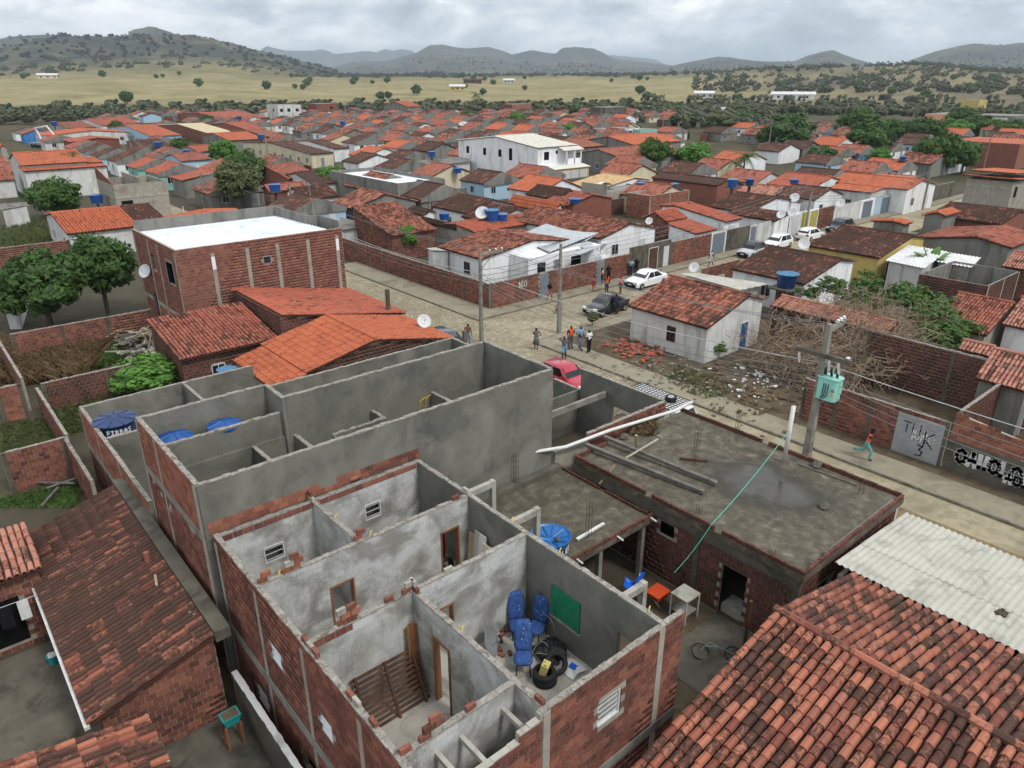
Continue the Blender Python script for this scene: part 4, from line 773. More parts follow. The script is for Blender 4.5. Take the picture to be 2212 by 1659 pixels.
def ridge_tiles(roof, a, b, mat, r=.12):
    a, b = Vector(a), Vector(b); n = max(2, int((b - a).length / .42)); m = MB()
    for i in range(n):
        p, q = a.lerp(b, i / n), a.lerp(b, (i + 1.06) / n); m.tube([p + Vector((0, 0, .02)), q + Vector((0, 0, .035))], [r, r * .88], 7, random.random() + .01)
    m.build('ridge', mat, roof)
def corrug(parent, p00, p01, p10, p11, pitch, amp, mat, th=0., rows=1, name='sheet', fn=None):
    """corrugated sheets; waves run from edge p00-p01 to edge p10-p11"""
    p00, p01, p10, p11 = [np.array(q, float) for q in (p00, p01, p10, p11)]; W = np.linalg.norm(p01 - p00); n = max(4, int(W / pitch) * 4)
    for r_ in range(rows):
        t0, t1 = r_ / rows, min(1., (r_ + 1.04) / rows); V = []; k = 6
        for a in range(k + 1):
            t = t0 + (t1 - t0) * a / k
            for i in range(n + 1):
                s_ = i / n; p = (p00 * (1 - s_) + p01 * s_) * (1 - t) + (p10 * (1 - s_) + p11 * s_) * t
                V.append(p + np.array([0, 0, amp * math.sin(s_ * W / pitch * 2 * math.pi) - .012 * r_ * 0 + (.015 if r_ % 2 else 0) + (fn(s_, t) if fn else 0)]))
        F_ = [(a * (n + 1) + i, a * (n + 1) + i + 1, (a + 1) * (n + 1) + i + 1, (a + 1) * (n + 1) + i) for a in range(k) for i in range(n)]
        link(npmesh(name, V, F_, mat, None, True), name, parent)
def openpart(t, face, s, z0, w, h, kind, x0, x1, y0, y1, mat=None):
    """window or door set on a wall face: face 'v' looks to -Y, 'u' to -X, 'U' to +X"""
    a = s - w / 2; b = s + w / 2; d = .05
    def bx(m, p, q, za, zb, k):
        if face == 'v': m.box(p, q, y0 - k, y0 + .02, za, zb)
        elif face == 'u': m.box(x0 - k, x0 + .02, p, q, za, zb)
        else: m.box(x1 - .02, x1 + k, p, q, za, zb)
    if kind == 'door': o = MB(); bx(o, a, b, z0, z0 + h, .03); o = o.build('door', mat or 'wood_dark', t); f = MB(); bx(f, a - .06, a, z0, z0 + h + .06, .05); bx(f, b, b + .06, z0, z0 + h + .06, .05); bx(f, a, b, z0 + h, z0 + h + .06, .05); f.build('door_frame', 'white_metal', o)
    elif kind == 'gate':
        o = MB(); bx(o, a, b, z0, z0 + h, .03); o = o.build('gate', mat or 'gate_grey', t); f = MB(); n = max(3, int(w / .22))
        for i in range(n): q = a + (b - a) * (i + .3) / n; bx(f, q, q + .04, z0 + .03, z0 + h - .03, .055)
        f.build('gate_rib', mat or 'gate_grey', o)
    elif kind == 'dark_panel': o = MB(); bx(o, a, b, z0, z0 + h, .012); o.build('opening', 'painted_dark', t)  # solid panel on the wall; its near-black colour stands in for interior shade
    else:
        f = MB()
        for p, q, za, zb in ((a - .05, a, z0 - .05, z0 + h + .05), (b, b + .05, z0 - .05, z0 + h + .05), (a, b, z0 - .07, z0), (a, b, z0 + h, z0 + h + .05), ((a + b) / 2 - .02, (a + b) / 2 + .02, z0, z0 + h)): bx(f, p, q, za, zb, .05)
        o = f.build('window', mat or 'white_metal', t); g_ = MB(); bx(g_, a, b, z0, z0 + h, .015); g_.build('pane', 'glass_dark', o)
def body(t, x0, x1, y0, y1, ze, along, rpos, zr, wallm, ze2=None, z0=0., brick=None, blimit=0, ops=(), side=None):
    """house walls with gables; along = ridge axis, rpos = ridge coordinate across"""
    ze2 = ze if ze2 is None else ze2; m = MB()
    if along == 'v': pts = [(x0, z0), (x1, z0), (x1, ze2)] + ([(rpos, zr)] if x0 < rpos < x1 else []) + [(x0, ze)]; n = len(pts); vs = [(a, y0, b) for a, b in pts] + [(a, y1, b) for a, b in pts]
    else: pts = [(y0, z0), (y1, z0), (y1, ze2)] + ([(rpos, zr)] if y0 < rpos < y1 else []) + [(y0, ze)]; n = len(pts); vs = [(x0, a, b) for a, b in pts] + [(x1, a, b) for a, b in pts]
    m.add(vs, [tuple(range(n)), tuple(range(2 * n - 1, n - 1, -1))] + [(i, n + i, n + (i + 1) % n, (i + 1) % n) for i in range(n)])
    m.build('wall', wallm, t)
    if brick:
        def tz(q):
            if q <= rpos: return ze + (zr - ze) * (q - (x0 if along == 'v' else y0)) / max(.01, rpos - (x0 if along == 'v' else y0))
            return zr + (ze2 - zr) * (q - rpos) / max(.01, (x1 if along == 'v' else y1) - rpos)
        fv = [(o[1] - o[3] / 2, o[1] + o[3] / 2, o[2], o[2] + o[4]) for o in ops if o[0] == 'v']; fu = [(o[1] - o[3] / 2, o[1] + o[3] / 2, o[2], o[2] + o[4]) for o in ops if o[0] == 'u']
        if along == 'v': brick_face(t, 'u', y0, -1, x0, x1, z0, max(zr, ze2), brick, fv, limit=blimit, topf=tz); brick_face(t, 'v', x0, -1, y0, y1, z0, ze - .05, brick, fu, limit=blimit)
        else: brick_face(t, 'u', y0, -1, x0, x1, z0, ze - .05, brick, fv, limit=blimit); brick_face(t, 'v', x0, -1, y0, y1, z0, zr, brick, fu, limit=blimit, topf=tz)
    for o in ops: openpart(t, o[0], o[1], o[2], o[3], o[4], o[5], x0, x1, y0, y1, *(o[6:7]))
HOUSES = []
def house(label, R1, R2, E, zr, ze, tile, wallm, back=1., brick=None, ops=(), limit=0, blimit=0, over=.28, lo=False, tw=.2, tl=.4, name='tiled_house', zback=None, missing=0., group=None, ridge=True, jit=1.):
    r1_, r2_, e_ = P(R1, zr), P(R2, zr), P(E, ze)
    along = 'u' if abs(r1_[0] - r2_[0]) > abs(r1_[1] - r2_[1]) else 'v'; k = 1 if along == 'u' else 0
    rc = (r1_[k] + r2_[k]) / 2; a, b = sorted((r1_[1 - k], r2_[1 - k])); run = e_[k] - rc; far = rc - run * back; zb = zr - (zr - ze) * back if zback is None else zback
    return house_uv(label, along, rc, a, b, e_[k], far, zr, ze, zb, tile, wallm, brick, ops, limit, blimit, over, lo, tw, tl, name, missing, group, ridge, jit)
def house_uv(label, along, rc, a, b, ec, fc, zr, ze, zb, tile, wallm, brick=None, ops=(), limit=0, blimit=0, over=.28, lo=False, tw=.2, tl=.4, name='tiled_house', missing=0., group=None, ridge=True, jit=1., z0=0.):
    pt = (lambda s, c_, z: (s, c_, z)) if along == 'u' else (lambda s, c_, z: (c_, s, z))
    lo_c, hi_c = min(ec, fc, rc), max(ec, fc, rc); cen = pt((a + b) / 2, (lo_c + hi_c) / 2, z0); t = thing(name, label, 'house', cen, group); HOUSES.append((t, along, a, b, lo_c, hi_c))
    roof = MB().tube([pt(a + .02, rc, zr - .08), pt(b - .02, rc, zr - .08)], .05, 4).build('roof', 'wood_dark', t)
    slope(roof, pt(a, rc, zr), pt(b, rc, zr), pt(a, ec, ze), pt(b, ec, ze), tile, tw, tl, limit, lo, jit, missing=missing)
    if abs(fc - rc) > .3: slope(roof, pt(a, rc, zr), pt(b, rc, zr), pt(a, fc, zb), pt(b, fc, zb), tile, tw, tl, 0, lo, jit)
    if ridge: ridge_tiles(roof, pt(a, rc, zr + .05), pt(b, rc, zr + .05), tile)
    sg = 1 if fc > rc or (fc == rc and ec < rc) else -1; sl = (zr - ze) / max(.1, abs(ec - rc)); sb = (zr - zb) / max(.1, abs(fc - rc)) if abs(fc - rc) > .3 else 0.
    en, fn_ = ec + sg * over, (fc - sg * over if abs(fc - rc) > .3 else rc); zen = ze + sl * over - .1; zfn = (zb + sb * over - .1) if abs(fc - rc) > .3 else zr - .1
    c0, c1, q0, q1 = (en, fn_, zen, zfn) if en < fn_ else (fn_, en, zfn, zen); rp = min(max(rc, c0 + .011), c1 - .011) if abs(fc - rc) > .3 else (c1 if rc >= c1 else c0); s0, s1 = a + over * .6, b - over * .6
    if ops == 'auto':
        X0, X1, Y0, Y1 = (s0, s1, c0, c1) if along == 'u' else (c0, c1, s0, s1); rn = random.Random(int(X0 * 37 + Y0 * 11)); ops = []; hz = min(q0, q1)
        if X1 - X0 > 2.5:
            n = max(1, int((X1 - X0) / 3.2))
            for i in range(n): s_ = X0 + (X1 - X0) * (i + .5) / n; ops.append(('v', s_, 0.02, .85, min(2.0, hz - .3), 'door', rn.choice(['wood_dark', 'grey_metal', 'wood_brown', 'white_metal'])) if i == n // 2 else ('v', s_, 1.05, .9, min(.95, hz - 1.3), 'window'))
        if Y1 - Y0 > 2.5:
            for i in range(max(1, int((Y1 - Y0) / 4.))): ops.append(('u', Y0 + (Y1 - Y0) * (i + .5) / max(1, int((Y1 - Y0) / 4.)), 1.05, .8, min(.9, hz - 1.3), 'window'))
        ops = [o for o in ops if o[4] > .3]
    if along == 'u': body(t, s0, s1, c0, c1, q0, 'u', rp, zr - .1, wallm, q1, z0, brick, blimit, ops)
    else: body(t, c0, c1, s0, s1, q0, 'v', rp, zr - .1, wallm, q1, z0, brick, blimit, ops)
    return t
def wall_px(label, q0, q1, z, mat='mortar', brick='brick', th=.14, limit=120, pil=2.6, z0=0., ops=(), maxd=65., name='masonry_fence', capm='cap_rough', ax=None, group=None, extra=None):
    """free-standing wall from the photo pixels of its top edge, snapped to the grid"""
    a, b = P(q0, z), P(q1, z); return wall_uv(label, a, b, z, mat, brick, th, limit, pil, z0, ops, maxd, name, capm, ax, group, extra)
def wall_uv(label, a, b, z, mat='mortar', brick='brick', th=.14, limit=120, pil=2.6, z0=0., ops=(), maxd=65., name='masonry_fence', capm='cap_rough', ax=None, group=None, extra=None):
    ax = ax or ('u' if abs(a[0] - b[0]) > abs(a[1] - b[1]) else 'v'); k = 0 if ax == 'u' else 1; c_ = (a[1 - k] + b[1 - k]) / 2; s0, s1 = sorted((a[k], b[k]))
    cen = ((s0 + s1) / 2, c_, z0) if k == 0 else (c_, (s0 + s1) / 2, z0); t = thing(name, label, 'wall', cen, group)
    hl_ = [(o[1] - o[3] / 2, o[1] + o[3] / 2, o[2], o[2] + o[4]) for o in ops]
    wall(t, ax, c_, th, s0, s1, z0, z, mat)
    if brick: brick_face(t, ax, c_ - th / 2 - .001, -1, s0, s1, z0, z, brick, hl_, limit=limit, maxd=maxd)
    if capm: cap(t, ax, c_, th, s0, s1, z, capm)
    if pil:
        n = max(1, int((s1 - s0) / pil))
        for i in range(n + 1):
            s_ = s0 + .1 + (s1 - s0 - .2) * i / n; d = th / 2 + .022
            (MB().box(s_ - .09, s_ + .09, c_ - d, c_ + d, z0, z + .015) if ax == 'u' else MB().box(c_ - d, c_ + d, s_ - .09, s_ + .09, z0, z + .015)).build('pillar', 'concrete_dirty', t)
    for o in ops: openpart(t, 'v' if ax == 'u' else 'u', o[1], o[2], o[3], o[4], o[5], c_ - th / 2, c_ + th / 2, c_ - th / 2, c_ + th / 2, *(o[6:7]))
    return t
# ------------------------------------------------------------------ foreground roofs
RH = house_uv('big foreground roof of barrel tiles beside the pale corrugated roof', 'v', 15.25, -7., 7.15, 9.6, 19.75, 4.35, 3.02, 3.28, 'tile_mixed', 'mortar', 'brick_dark', limit=300, tw=.235, tl=.36, over=.4, name='tiled_house')
t = thing('corrugated_roof_house', 'house with pale ribbed fibre-cement roof behind the big tile roof', 'house', (22.5, 1, 0))
corrug(t, (20.0, 7.75, 3.27), (20.0, -7, 3.27), (25.35, 7.75, 2.87), (25.35, -7, 2.87), .2, .032, 'fibre_cement', rows=3); wall(t, 'v', 25.1, .14, -7, 7.6, 0, 2.8, 'white_dirty'); wall(t, 'u', 7.55, .14, 20.1, 25.0, 0, 2.82, 'mortar'); brick_face(t, 'u', 7.47, -1, 20.1, 25, 0, 2.8, 'brick_dark', limit=10)
a = P(r9(2060, 715), 3.0); tag(blob((a[0], a[1], 3.15), .17, 'bark', 'brown_ball', None, 5, 12, 1.), 'small round brown ball lying on the pale corrugated roof', 'ball')
LH = house_uv('long foreground house with dark mossy tiles sloping to a white gutter', 'v', 4.0, 17.4, 27.9, .68, 4.0, 3.1, 2.12, 3.1, 'tile_old', 'mortar', 'brick', limit=300, blimit=120, tw=.2, tl=.42, over=.3, ridge=False)
MB().box(.55, .68, 17.4, 25.3, 1.98, 2.08).build('gutter', 'pvc_white', LH); MB().box(4.0, 4.42, 17.3, 28.1, 2.9, 3.24).build('flashing', 'concrete_dirty', LH); MB().tube([(3.6, 22.2, 3.0), (3.6, 22.2, 3.4)], .09, 8).build('chimney_pipe', 'brick', LH)
for (q0, q1) in ((r7(1060, 440), r7(1105, 385)), (r7(980, 435), r7(990, 505)), (r7(1175, 665), r7(1245, 695))): plank(q0, q1, 3.05, 3.1, .07, 'pale stick of wood lying on the mossy tiles', 'wood_pale', 'stick', 'stick', 'sticks on the mossy roof')
house_uv('small brick hut roofed with clean orange tiles beside the gutter', 'u', 26.9, -6, 1.0, 24.4, 26.9, 3.25, 2.85, 3.25, 'tile_pink', 'mortar', 'brick', [('v', -.35, .3, 1.0, 1.7, 'dark_panel')], 120, 60, tw=.2, over=.25, ridge=False, name='brick_hut')
house_uv('low orange-tiled roof in the yard beside the white fascia board', 'v', -2.2, 9.5, 16.75, 1.85, -6.5, 3.0, 2.1, 1.8, 'tile_mixed', 'mortar', 'brick', limit=150, blimit=20, tw=.23, tl=.42, name='yard_shed')
MB().box(1.84, 1.9, 9.5, 16.8, 1.9, 2.14).build('fascia', 'white_metal', HOUSES[-1][0])
struct(MB().slab([(-9, 8, .05), (4.3, 8, .05), (4.3, 24.4, .05), (-9, 24.4, .05)], .03).build('yard', 'concrete_dirty'))
wall_uv('low grimy boundary wall with white pierced blocks below the brick facade', (4.3, 8.), (4.3, 17.3), 1.65, 'concrete_dirty', None, .16, pil=0, capm='white_dirty')
t = thing('planter_box', 'turquoise plastic planter on a small wooden stand in the yard', 'planter', (3.75, 16.4, 0.05)); m = MB()
q = [(3.5, 16.2), (4.0, 16.2), (4.0, 16.6), (3.5, 16.6)]; m.hexa([(3.58, 16.26, .85), (3.92, 16.26, .85), (3.92, 16.54, .85), (3.58, 16.54, .85)] + [(a, b, 1.15) for a, b in q]); m.build('box', 'teal_plastic', t); MB().box(3.54, 3.96, 16.24, 16.56, 1.12, 1.16).build('soil', 'dirt', t)
for x, y in ((3.55, 16.25), (3.95, 16.25), (3.55, 16.55), (3.95, 16.55)): MB().box(x - .03, x + .03, y - .03, y + .03, .05, .85).build('leg', 'wood_brown', t)
a = P(r7(340, 985), .1); t = thing('bucket', 'small teal bucket lined with a white bag by the wall', 'bucket', (a[0], a[1], .05)); MB().lathe([(.13, 0), (.17, .32)], 14, (a[0], a[1], .05)).build('pail', 'teal_plastic', t); blob((a[0], a[1], .37), .14, 'cloth_white', 'bag', t, 2, 10, .4)
t = thing('laundry', 'dark clothes hanging to dry under the small hut roof', 'laundry', (-.2, 24.1, 0.05)); MB().tube([(-2.5, 24.05, 2.2), (.9, 24.05, 2.15)], .012, 4).build('line', 'cable_pale', t)
for i, (x, w, h, c_) in enumerate(((-.9, .5, .9, 'cloth_black'), (-.3, .35, .8, 'cloth_black'), (.2, .3, .7, 'cloth_white'), (.7, .25, .9, 'cloth_white'))): MB().obox((x, 24.05, 2.15 - h / 2), (w, .04, h)).build('garment', c_, t)
# ------------------------------------------------------------------ walls and yards on the left
wall_px('red brick yard wall behind the mown grass', k6(0, 575), k6(465, 450), 2.0, limit=160); wall_px('short brick wall running back from the yard corner', k6(462, 455), k6(672, 765), 1.9, limit=60)
wall_px('low brick wall with creepers between two grassy yards', k6(300, 85), k6(440, 445), 1.7, limit=60); wall_px('bright red brick wall on a pale footing at the yard edge', k6(-40, 110), k6(145, 55), 2.0, brick='brick_fresh', limit=60)
wall_px('long dark brick wall in front of the mango tree', k5(60, 615), k5(960, 455), 2.0, limit=200); wall_px('dark brick wall between the rubble yard and the green bush', k5(255, 925), k5(1040, 760), 1.9, brick='brick_dark', limit=160)
wall_px('narrow brick wall at the edge of the overgrown yard', k5(0, 650), k5(125, 895), 2.0, limit=40); wall_px('far brick wall behind the mango crowns', k5(-60, 75), k5(440, 15), 2.0, limit=60)
for nm, qs, mt in (('lawn', [k6(0, 590), k6(470, 470), k6(410, 330), k6(0, 360)], 'grass'), ('lawn', [k6(0, 960), k6(560, 960), k6(600, 780), k6(0, 890)], 'grass'), ('weedy_yard', [k5(0, 952), k5(1050, 840), k5(960, 560), k5(0, 640)], 'dirt'), ('weedy_yard', [k6(420, 470), k6(620, 400), k6(820, 150), k6(320, 240)], 'grass')):
    struct(MB().add([P3(q, .02) for q in qs], [tuple(range(len(qs)))]).build(nm, mt))
def tuft_field(name, qs, n, h, mat, spread=.25, seed=1, z=.03, label=None, cat=None):
    g_ = np.random.default_rng(seed); pts = np.array([P(q, z) for q in qs]); lo_, hi_ = pts.min(0), pts.max(0); V = []; F_ = []; k = 0
    def inside(p):
        c_ = False; j = len(pts) - 1
        for i in range(len(pts)):
            if (pts[i][1] > p[1]) != (pts[j][1] > p[1]) and p[0] < (pts[j][0] - pts[i][0]) * (p[1] - pts[i][1]) / (pts[j][1] - pts[i][1]) + pts[i][0]: c_ = not c_
            j = i
        return c_
    while k < n:
        p = lo_ + g_.random(2) * (hi_ - lo_); k += 1
        if not inside(p): continue
        for b in range(5):
            a = g_.random() * 6.28; hh = h * g_.uniform(.5, 1.3); w = .02 + h * .03; l = spread * g_.uniform(.3, 1.2) * hh / h
            x, y = p + g_.normal(0, .05, 2); i0 = len(V); V += [(x - w * math.sin(a), y + w * math.cos(a), z), (x + w * math.sin(a), y - w * math.cos(a), z), (x + l * .4 * math.cos(a), y + l * .4 * math.sin(a), z + hh * .7), (x + l * math.cos(a), y + l * math.sin(a), z + hh)]; F_.append((i0, i0 + 1, i0 + 2, i0 + 3))
    o = link(npmesh(name, V, F_, mat, g_.random(len(F_))), name); o['kind'] = 'stuff'; tag(o, label, cat); return o
tuft_field('grass', [k6(0, 590), k6(470, 470), k6(410, 330), k6(0, 360)], 2600, .16, 'leaf_olive', .2, 1, .03, 'short green and straw grass of the walled yard', 'grass'); tuft_field('grass', [k6(0, 960), k6(560, 960), k6(600, 780), k6(0, 890)], 1800, .1, 'leaf_mid', .12, 2, .03, 'bright green grass of the lower walled yard', 'grass')
tuft_field('weeds', [k5(0, 952), k5(560, 900), k5(760, 600), k5(0, 660)], 1800, .7, 'leaf_dry', .7, 3, .03, 'dry brown weeds filling the overgrown walled yard', 'weeds'); tuft_field('weeds', [k5(520, 860), k5(800, 800), k5(760, 640), k5(560, 760)], 500, .4, 'leaf_mid', .5, 4, .03, 'green weeds growing through the debris yard', 'weeds')
tuft_field('weeds', [k6(420, 470), k6(620, 400), k6(820, 150), k6(320, 240)], 700, .4, 'leaf_olive', .4, 5, .03, 'straw coloured weeds by the rear wing wall', 'weeds'); tuft_field('weeds', [(0, 500), (110, 470), (118, 535), (0, 575)], 1500, .6, 'leaf_olive', .5, 6, .03, 'olive weeds in the plot beside the white gable', 'weeds')
t = thing('timber_heap', 'heap of broken grey timber and laths in the weedy yard', 'timber heap', P3(k5(880, 680), 0))
for i in range(95):
    a = P(k5(random.gauss(880, 75), random.gauss(665, 45)), .3); MB().obox((a[0], a[1], random.uniform(.1, 1.1)), (random.uniform(.8, 2.8), .10, .06), random.random() * 3.14, 0, random.uniform(-.3, .3)).build('lath', random.choice(['wood_grey', 'wood_grey', 'concrete_pale', 'wood_pale']), t)
for q0, q1, l in ((k6(185, 775), k6(540, 785), 'pale pole lying beside the red brick yard wall'), (k6(340, 820), k6(575, 740), 'crooked branch lying across the pale pole'), (k6(300, 950), k6(420, 815), 'thin stick lying on the green grass')): plank(q0, q1, .15, .3, .06, l, 'wood_grey', 'pole_stick', 'stick', None, True, 5)
# ------------------------------------------------------------------ red roofs and white-roofed block across the back yards
t = house('worn flat red roof of the brick house below the tall block', r4(965, 475), cw(1095, 825), r4(1245, 675), 3.75, 2.75, 'tile_worn', 'mortar', 0., 'brick_dark', [('v', 12.6, 1.2, .7, .7, 'window')], 300, 60, tw=.22, tl=.42, ridge=False)
t = house('ragged red roof with loose broken tiles along its verge', cw(1050, 735), cw(1570, 985), r5(470, 380), 4.25, 2.65, 'tile_red', 'mortar', 0., 'brick_dark', (), 200, 60, ridge=False, missing=.02)
x, y = 17.3, 46
for i in range(26):
    q = (cw(random.uniform(1090, 1250), random.uniform(715, 820)) if i < 15 else cw(random.uniform(1450, 1850), random.uniform(930, 960))); a = P(q, 3.9); MB().obox((a[0], a[1], 4.25 - (a[0] - 17) * .2), (.4, .18, .06), random.random() * 3, random.uniform(-.2, .2)).build('loose_tile', 'tile_red', t)
t = house('bright orange gabled roof next to the grey wall tops', r5(10, 415), r5(318, 568), r4(1660, 605), 3.8, 2.9, 'tile_orange', 'mortar', 1.25, 'brick_dark', (), 300, 30, tw=.22, tl=.42)
house('low orange lean-to under the gabled orange roof', r4(1660, 612), r4(1940, 790), r4(1500, 720), 2.85, 2.45, 'tile_orange', 'mortar', 0., None, (), 60, 0, tw=.22, ridge=False, over=.15, name='lean_to')
a = P(r5(400, 370), 3.0); o = MB().obox((a[0], a[1], 3.6), (.22, .22, 1.5)).build('concrete_post', 'concrete_dirty'); tag(o, 'stubby concrete post at the corner of the ragged roof', 'post')
a = P(r5(882, 560), 3.0); o = MB().obox((a[0], a[1], 2.2), (.2, .2, 2.6)).build('concrete_post', 'concrete_dirty'); tag(o, 'square concrete post beside the end of the grey wall', 'post')
tank((*P(r4(1430, 745), 3.0), 2.3), .5, .62, 'small blue tank with pale lid behind the red roofed brick house', 'tank_blue', 'tank_lid', 'ACQ'[:0] or None)
WB = thing('brick_block', 'two-storey brick block with flat white sheet roof and grey parapet', 'house', (19.4, 54, 0)); u0, u1, v0, v1, zt = 13.48, 25.36, 49.1, 58.8, 7.2
opu = [(50.1, 51.5, 4.6, 6.1), (54.2, 54.9, 4.9, 6.0), (55.5, 56.4, 1., 3.)]; opv = [(19.2, 19.75, 5.4, 5.95)]
wall(WB, 'u', v0 + .07, .14, u0, u1, 0, zt, 'mortar', opv); wall(WB, 'v', u0 + .07, .14, v0 + .14, v1, 0, zt, 'mortar', opu); wall(WB, 'v', u1 - .07, .14, v0 + .14, v1, 0, zt, 'plaster_grey'); wall(WB, 'u', v1 - .07, .14, u0 + .14, u1 - .14, 0, zt + .55, 'plaster_grey'); wall(WB, 'v', u1 - .9, .14, v0 + 3.6, v1 - .14, zt - .8, zt + .5, 'plaster_grey'); wall(WB, 'u', v0 + 3.5, .14, u1 - .9, u1 - .14, zt - .8, zt + .5, 'plaster_grey'); wall(WB, 'v', u1 - .07, .13, v0 + .2, v0 + 3.6, zt, zt + .5, 'plaster_grey')
brick_face(WB, 'u', v0, -1, u0, u1, 2.6, zt, 'brick_pink', opv, limit=220); brick_face(WB, 'v', u0, -1, v0, v1, 2.6, zt, 'brick_pink', opu, limit=80); brick_face(WB, 'v', u0, -1, v0, v1, 0, 2.3, 'brick_fresh', opu, limit=1)
for x in (15.8, 18.15, 20.3, 22.6, 24.9): MB().box(x - .13, x + .13, v0 - .03, v0 + .1, 2.6, zt - .5).build('pilaster', 'mortar', WB)
for y in (49.25, 53, 55.2, 58.5): MB().box(u0 - .03, u0 + .1, y - .12, y + .12, 0, zt - .2).build('pilaster', 'mortar', WB)
for x in (15.8, 24.9): MB().box(x - .12, x + .12, v0 - .06, v0 - .031, zt - 1.6, zt - .75).build('polystyrene_panel', 'white_paint', WB)
for a_, b_, z0, z1 in opu[:1]: frame(WB, 'v', u0 + .05, a_ - .15, b_ + .15, z0, z1 + .2, 'concrete', .15, .08)
louvre(WB, 'u', v0 + .05, 19.2, 19.75, 5.4, 5.95, 3, 'grey_metal', .8)
corrug(WB, (u0 + .1, v0 + .1, zt - .02), (u0 + .1, v1 - .1, zt - .25), (u1 - .95, v0 + .1, zt - .05), (u1 - .95, v1 - .1, zt - .25), .5, .035, 'sheet_white', name='roof_sheet')
dish((u0 - .3, 55.9, 4.6), .5, (-1, -.6, .6), 'grey satellite dish bracketed to the left side of the brick block', 'zinc', None, 0)
# ================================================================== corner block with the number 160
GB = 'brick'
w160 = wall_uv('long brick boundary wall running back from the street corner', (35.47, 44.3), (35.47, 73), 2.15, limit=220, pil=2.9, maxd=75.)
w161 = wall_uv('brick wall painted with the number 160 and a grey gate', (35.4, 44.22), (52.4, 44.22), 2.2, limit=300, pil=2.9, ops=[('v', 41.3, .13, .95, 1.95, 'gate'), ('v', 48.3, .13, .95, 2.0, 'gate', 'grey_metal')], maxd=75.)
def painted(parent, axis, c, s, z, strokes, size, mat, w=.035):
    """flat lettering painted on a wall face; strokes are polylines in 0..1 letter boxes placed one after another"""
    m = MB(); x = s
    for gl in strokes:
        adv = max(p[0] for st in gl for p in st) if gl else .5
        for st in gl:
            for (a, b), (c_, d) in zip(st[:-1], st[1:]):
                p, q = Vector((x + a * size, 0, z + b * size)), Vector((x + c_ * size, 0, z + d * size)); dd = (q - p); L = dd.length; an = math.atan2(dd.z, dd.x); mid = (p + q) / 2
                if axis == 'u': m.obox((mid.x, c, mid.z), (L + w, .008, w), 0, 0, -an)
                else: m.obox((c, 2 * s - mid.x, mid.z), (.008, L + w, w), 0, -an, 0)
        x += (adv + .22) * size
    return m.build('lettering', mat, parent)
_o = lambda n=9: [(.3 + .3 * math.cos(t), .5 + .5 * math.sin(t)) for t in np.linspace(0, 6.283, n)]
GL = {'1': [[(0, .75), (.22, 1), (.22, 0)]], '6': [[(.45, 1.05), (.12, .65), (.02, .3), (.2, 0), (.48, .03), (.55, .28), (.4, .46), (.08, .35)]], '0': [_o()], '8': [[(.3 + .22 * math.cos(t), .75 + .25 * math.sin(t)) for t in np.linspace(0, 6.283, 8)], [(.3 + .28 * math.cos(t), .26 + .26 * math.sin(t)) for t in np.linspace(0, 6.283, 8)]],
      '2': [[(.05, .8), (.25, 1), (.5, .8), (.4, .5), (0, 0), (.55, 0)]], '3': [[(.05, 1), (.45, .95), (.2, .6), (.5, .4), (.4, .05), (0, 0)]], 'N': [[(0, 0), (.05, 1), (.45, 0), (.5, 1)]], 'T': [[(0, 1), (.6, 1)], [(.3, 1), (.3, 0)]], 'L': [[(0, 1), (0, 0), (.4, 0)]], 'K': [[(0, 1), (0, 0)], [(.5, 1), (0, .5), (.5, 0)]],
      'E': [[(.45, 1), (0, 1), (0, 0), (.45, 0)], [(0, .5), (.35, .5)]], 'R': [[(0, 0), (0, 1), (.4, .9), (.4, .6), (0, .5), (.45, 0)]], 'O': [_o()], 'D': [[(0, 0), (0, 1), (.35, .85), (.45, .5), (.35, .15), (0, 0)]], 'A': [[(0, 0), (.25, 1), (.5, 0)], [(.1, .4), (.4, .4)]], 'Z': [[(0, 1), (.5, 1), (0, 0), (.5, 0)]], 'I': [[(0, 0), (0, 1)]], 'U': [[(0, 1), (.05, .1), (.4, .1), (.45, 1)]], 'V': [[(0, 1), (.25, 0), (.5, 1)]], ' ': [[(0, 0), (.01, 0)]]}
painted(w161, 'u', 44.115, 38.4, 1.35, [GL['1'], GL['6'], GL['0']], .5, 'paint_white_mark', .07)
wall_uv('patched grey wall with a leaning door beyond the white car', (52.5, 44.35), (58.6, 44.35), 2.7, 'concrete_dirty', None, pil=0, ops=[('v', 55.9, .13, 1.3, 2.1, 'door', 'wood_dark'), ('v', 57.9, .13, .8, 2., 'gate', 'white_metal')])
wall_uv('mottled brick wall between white door and wide grey gate', (58.7, 44.3), (65.3, 44.3), 2.4, limit=120, maxd=90.)
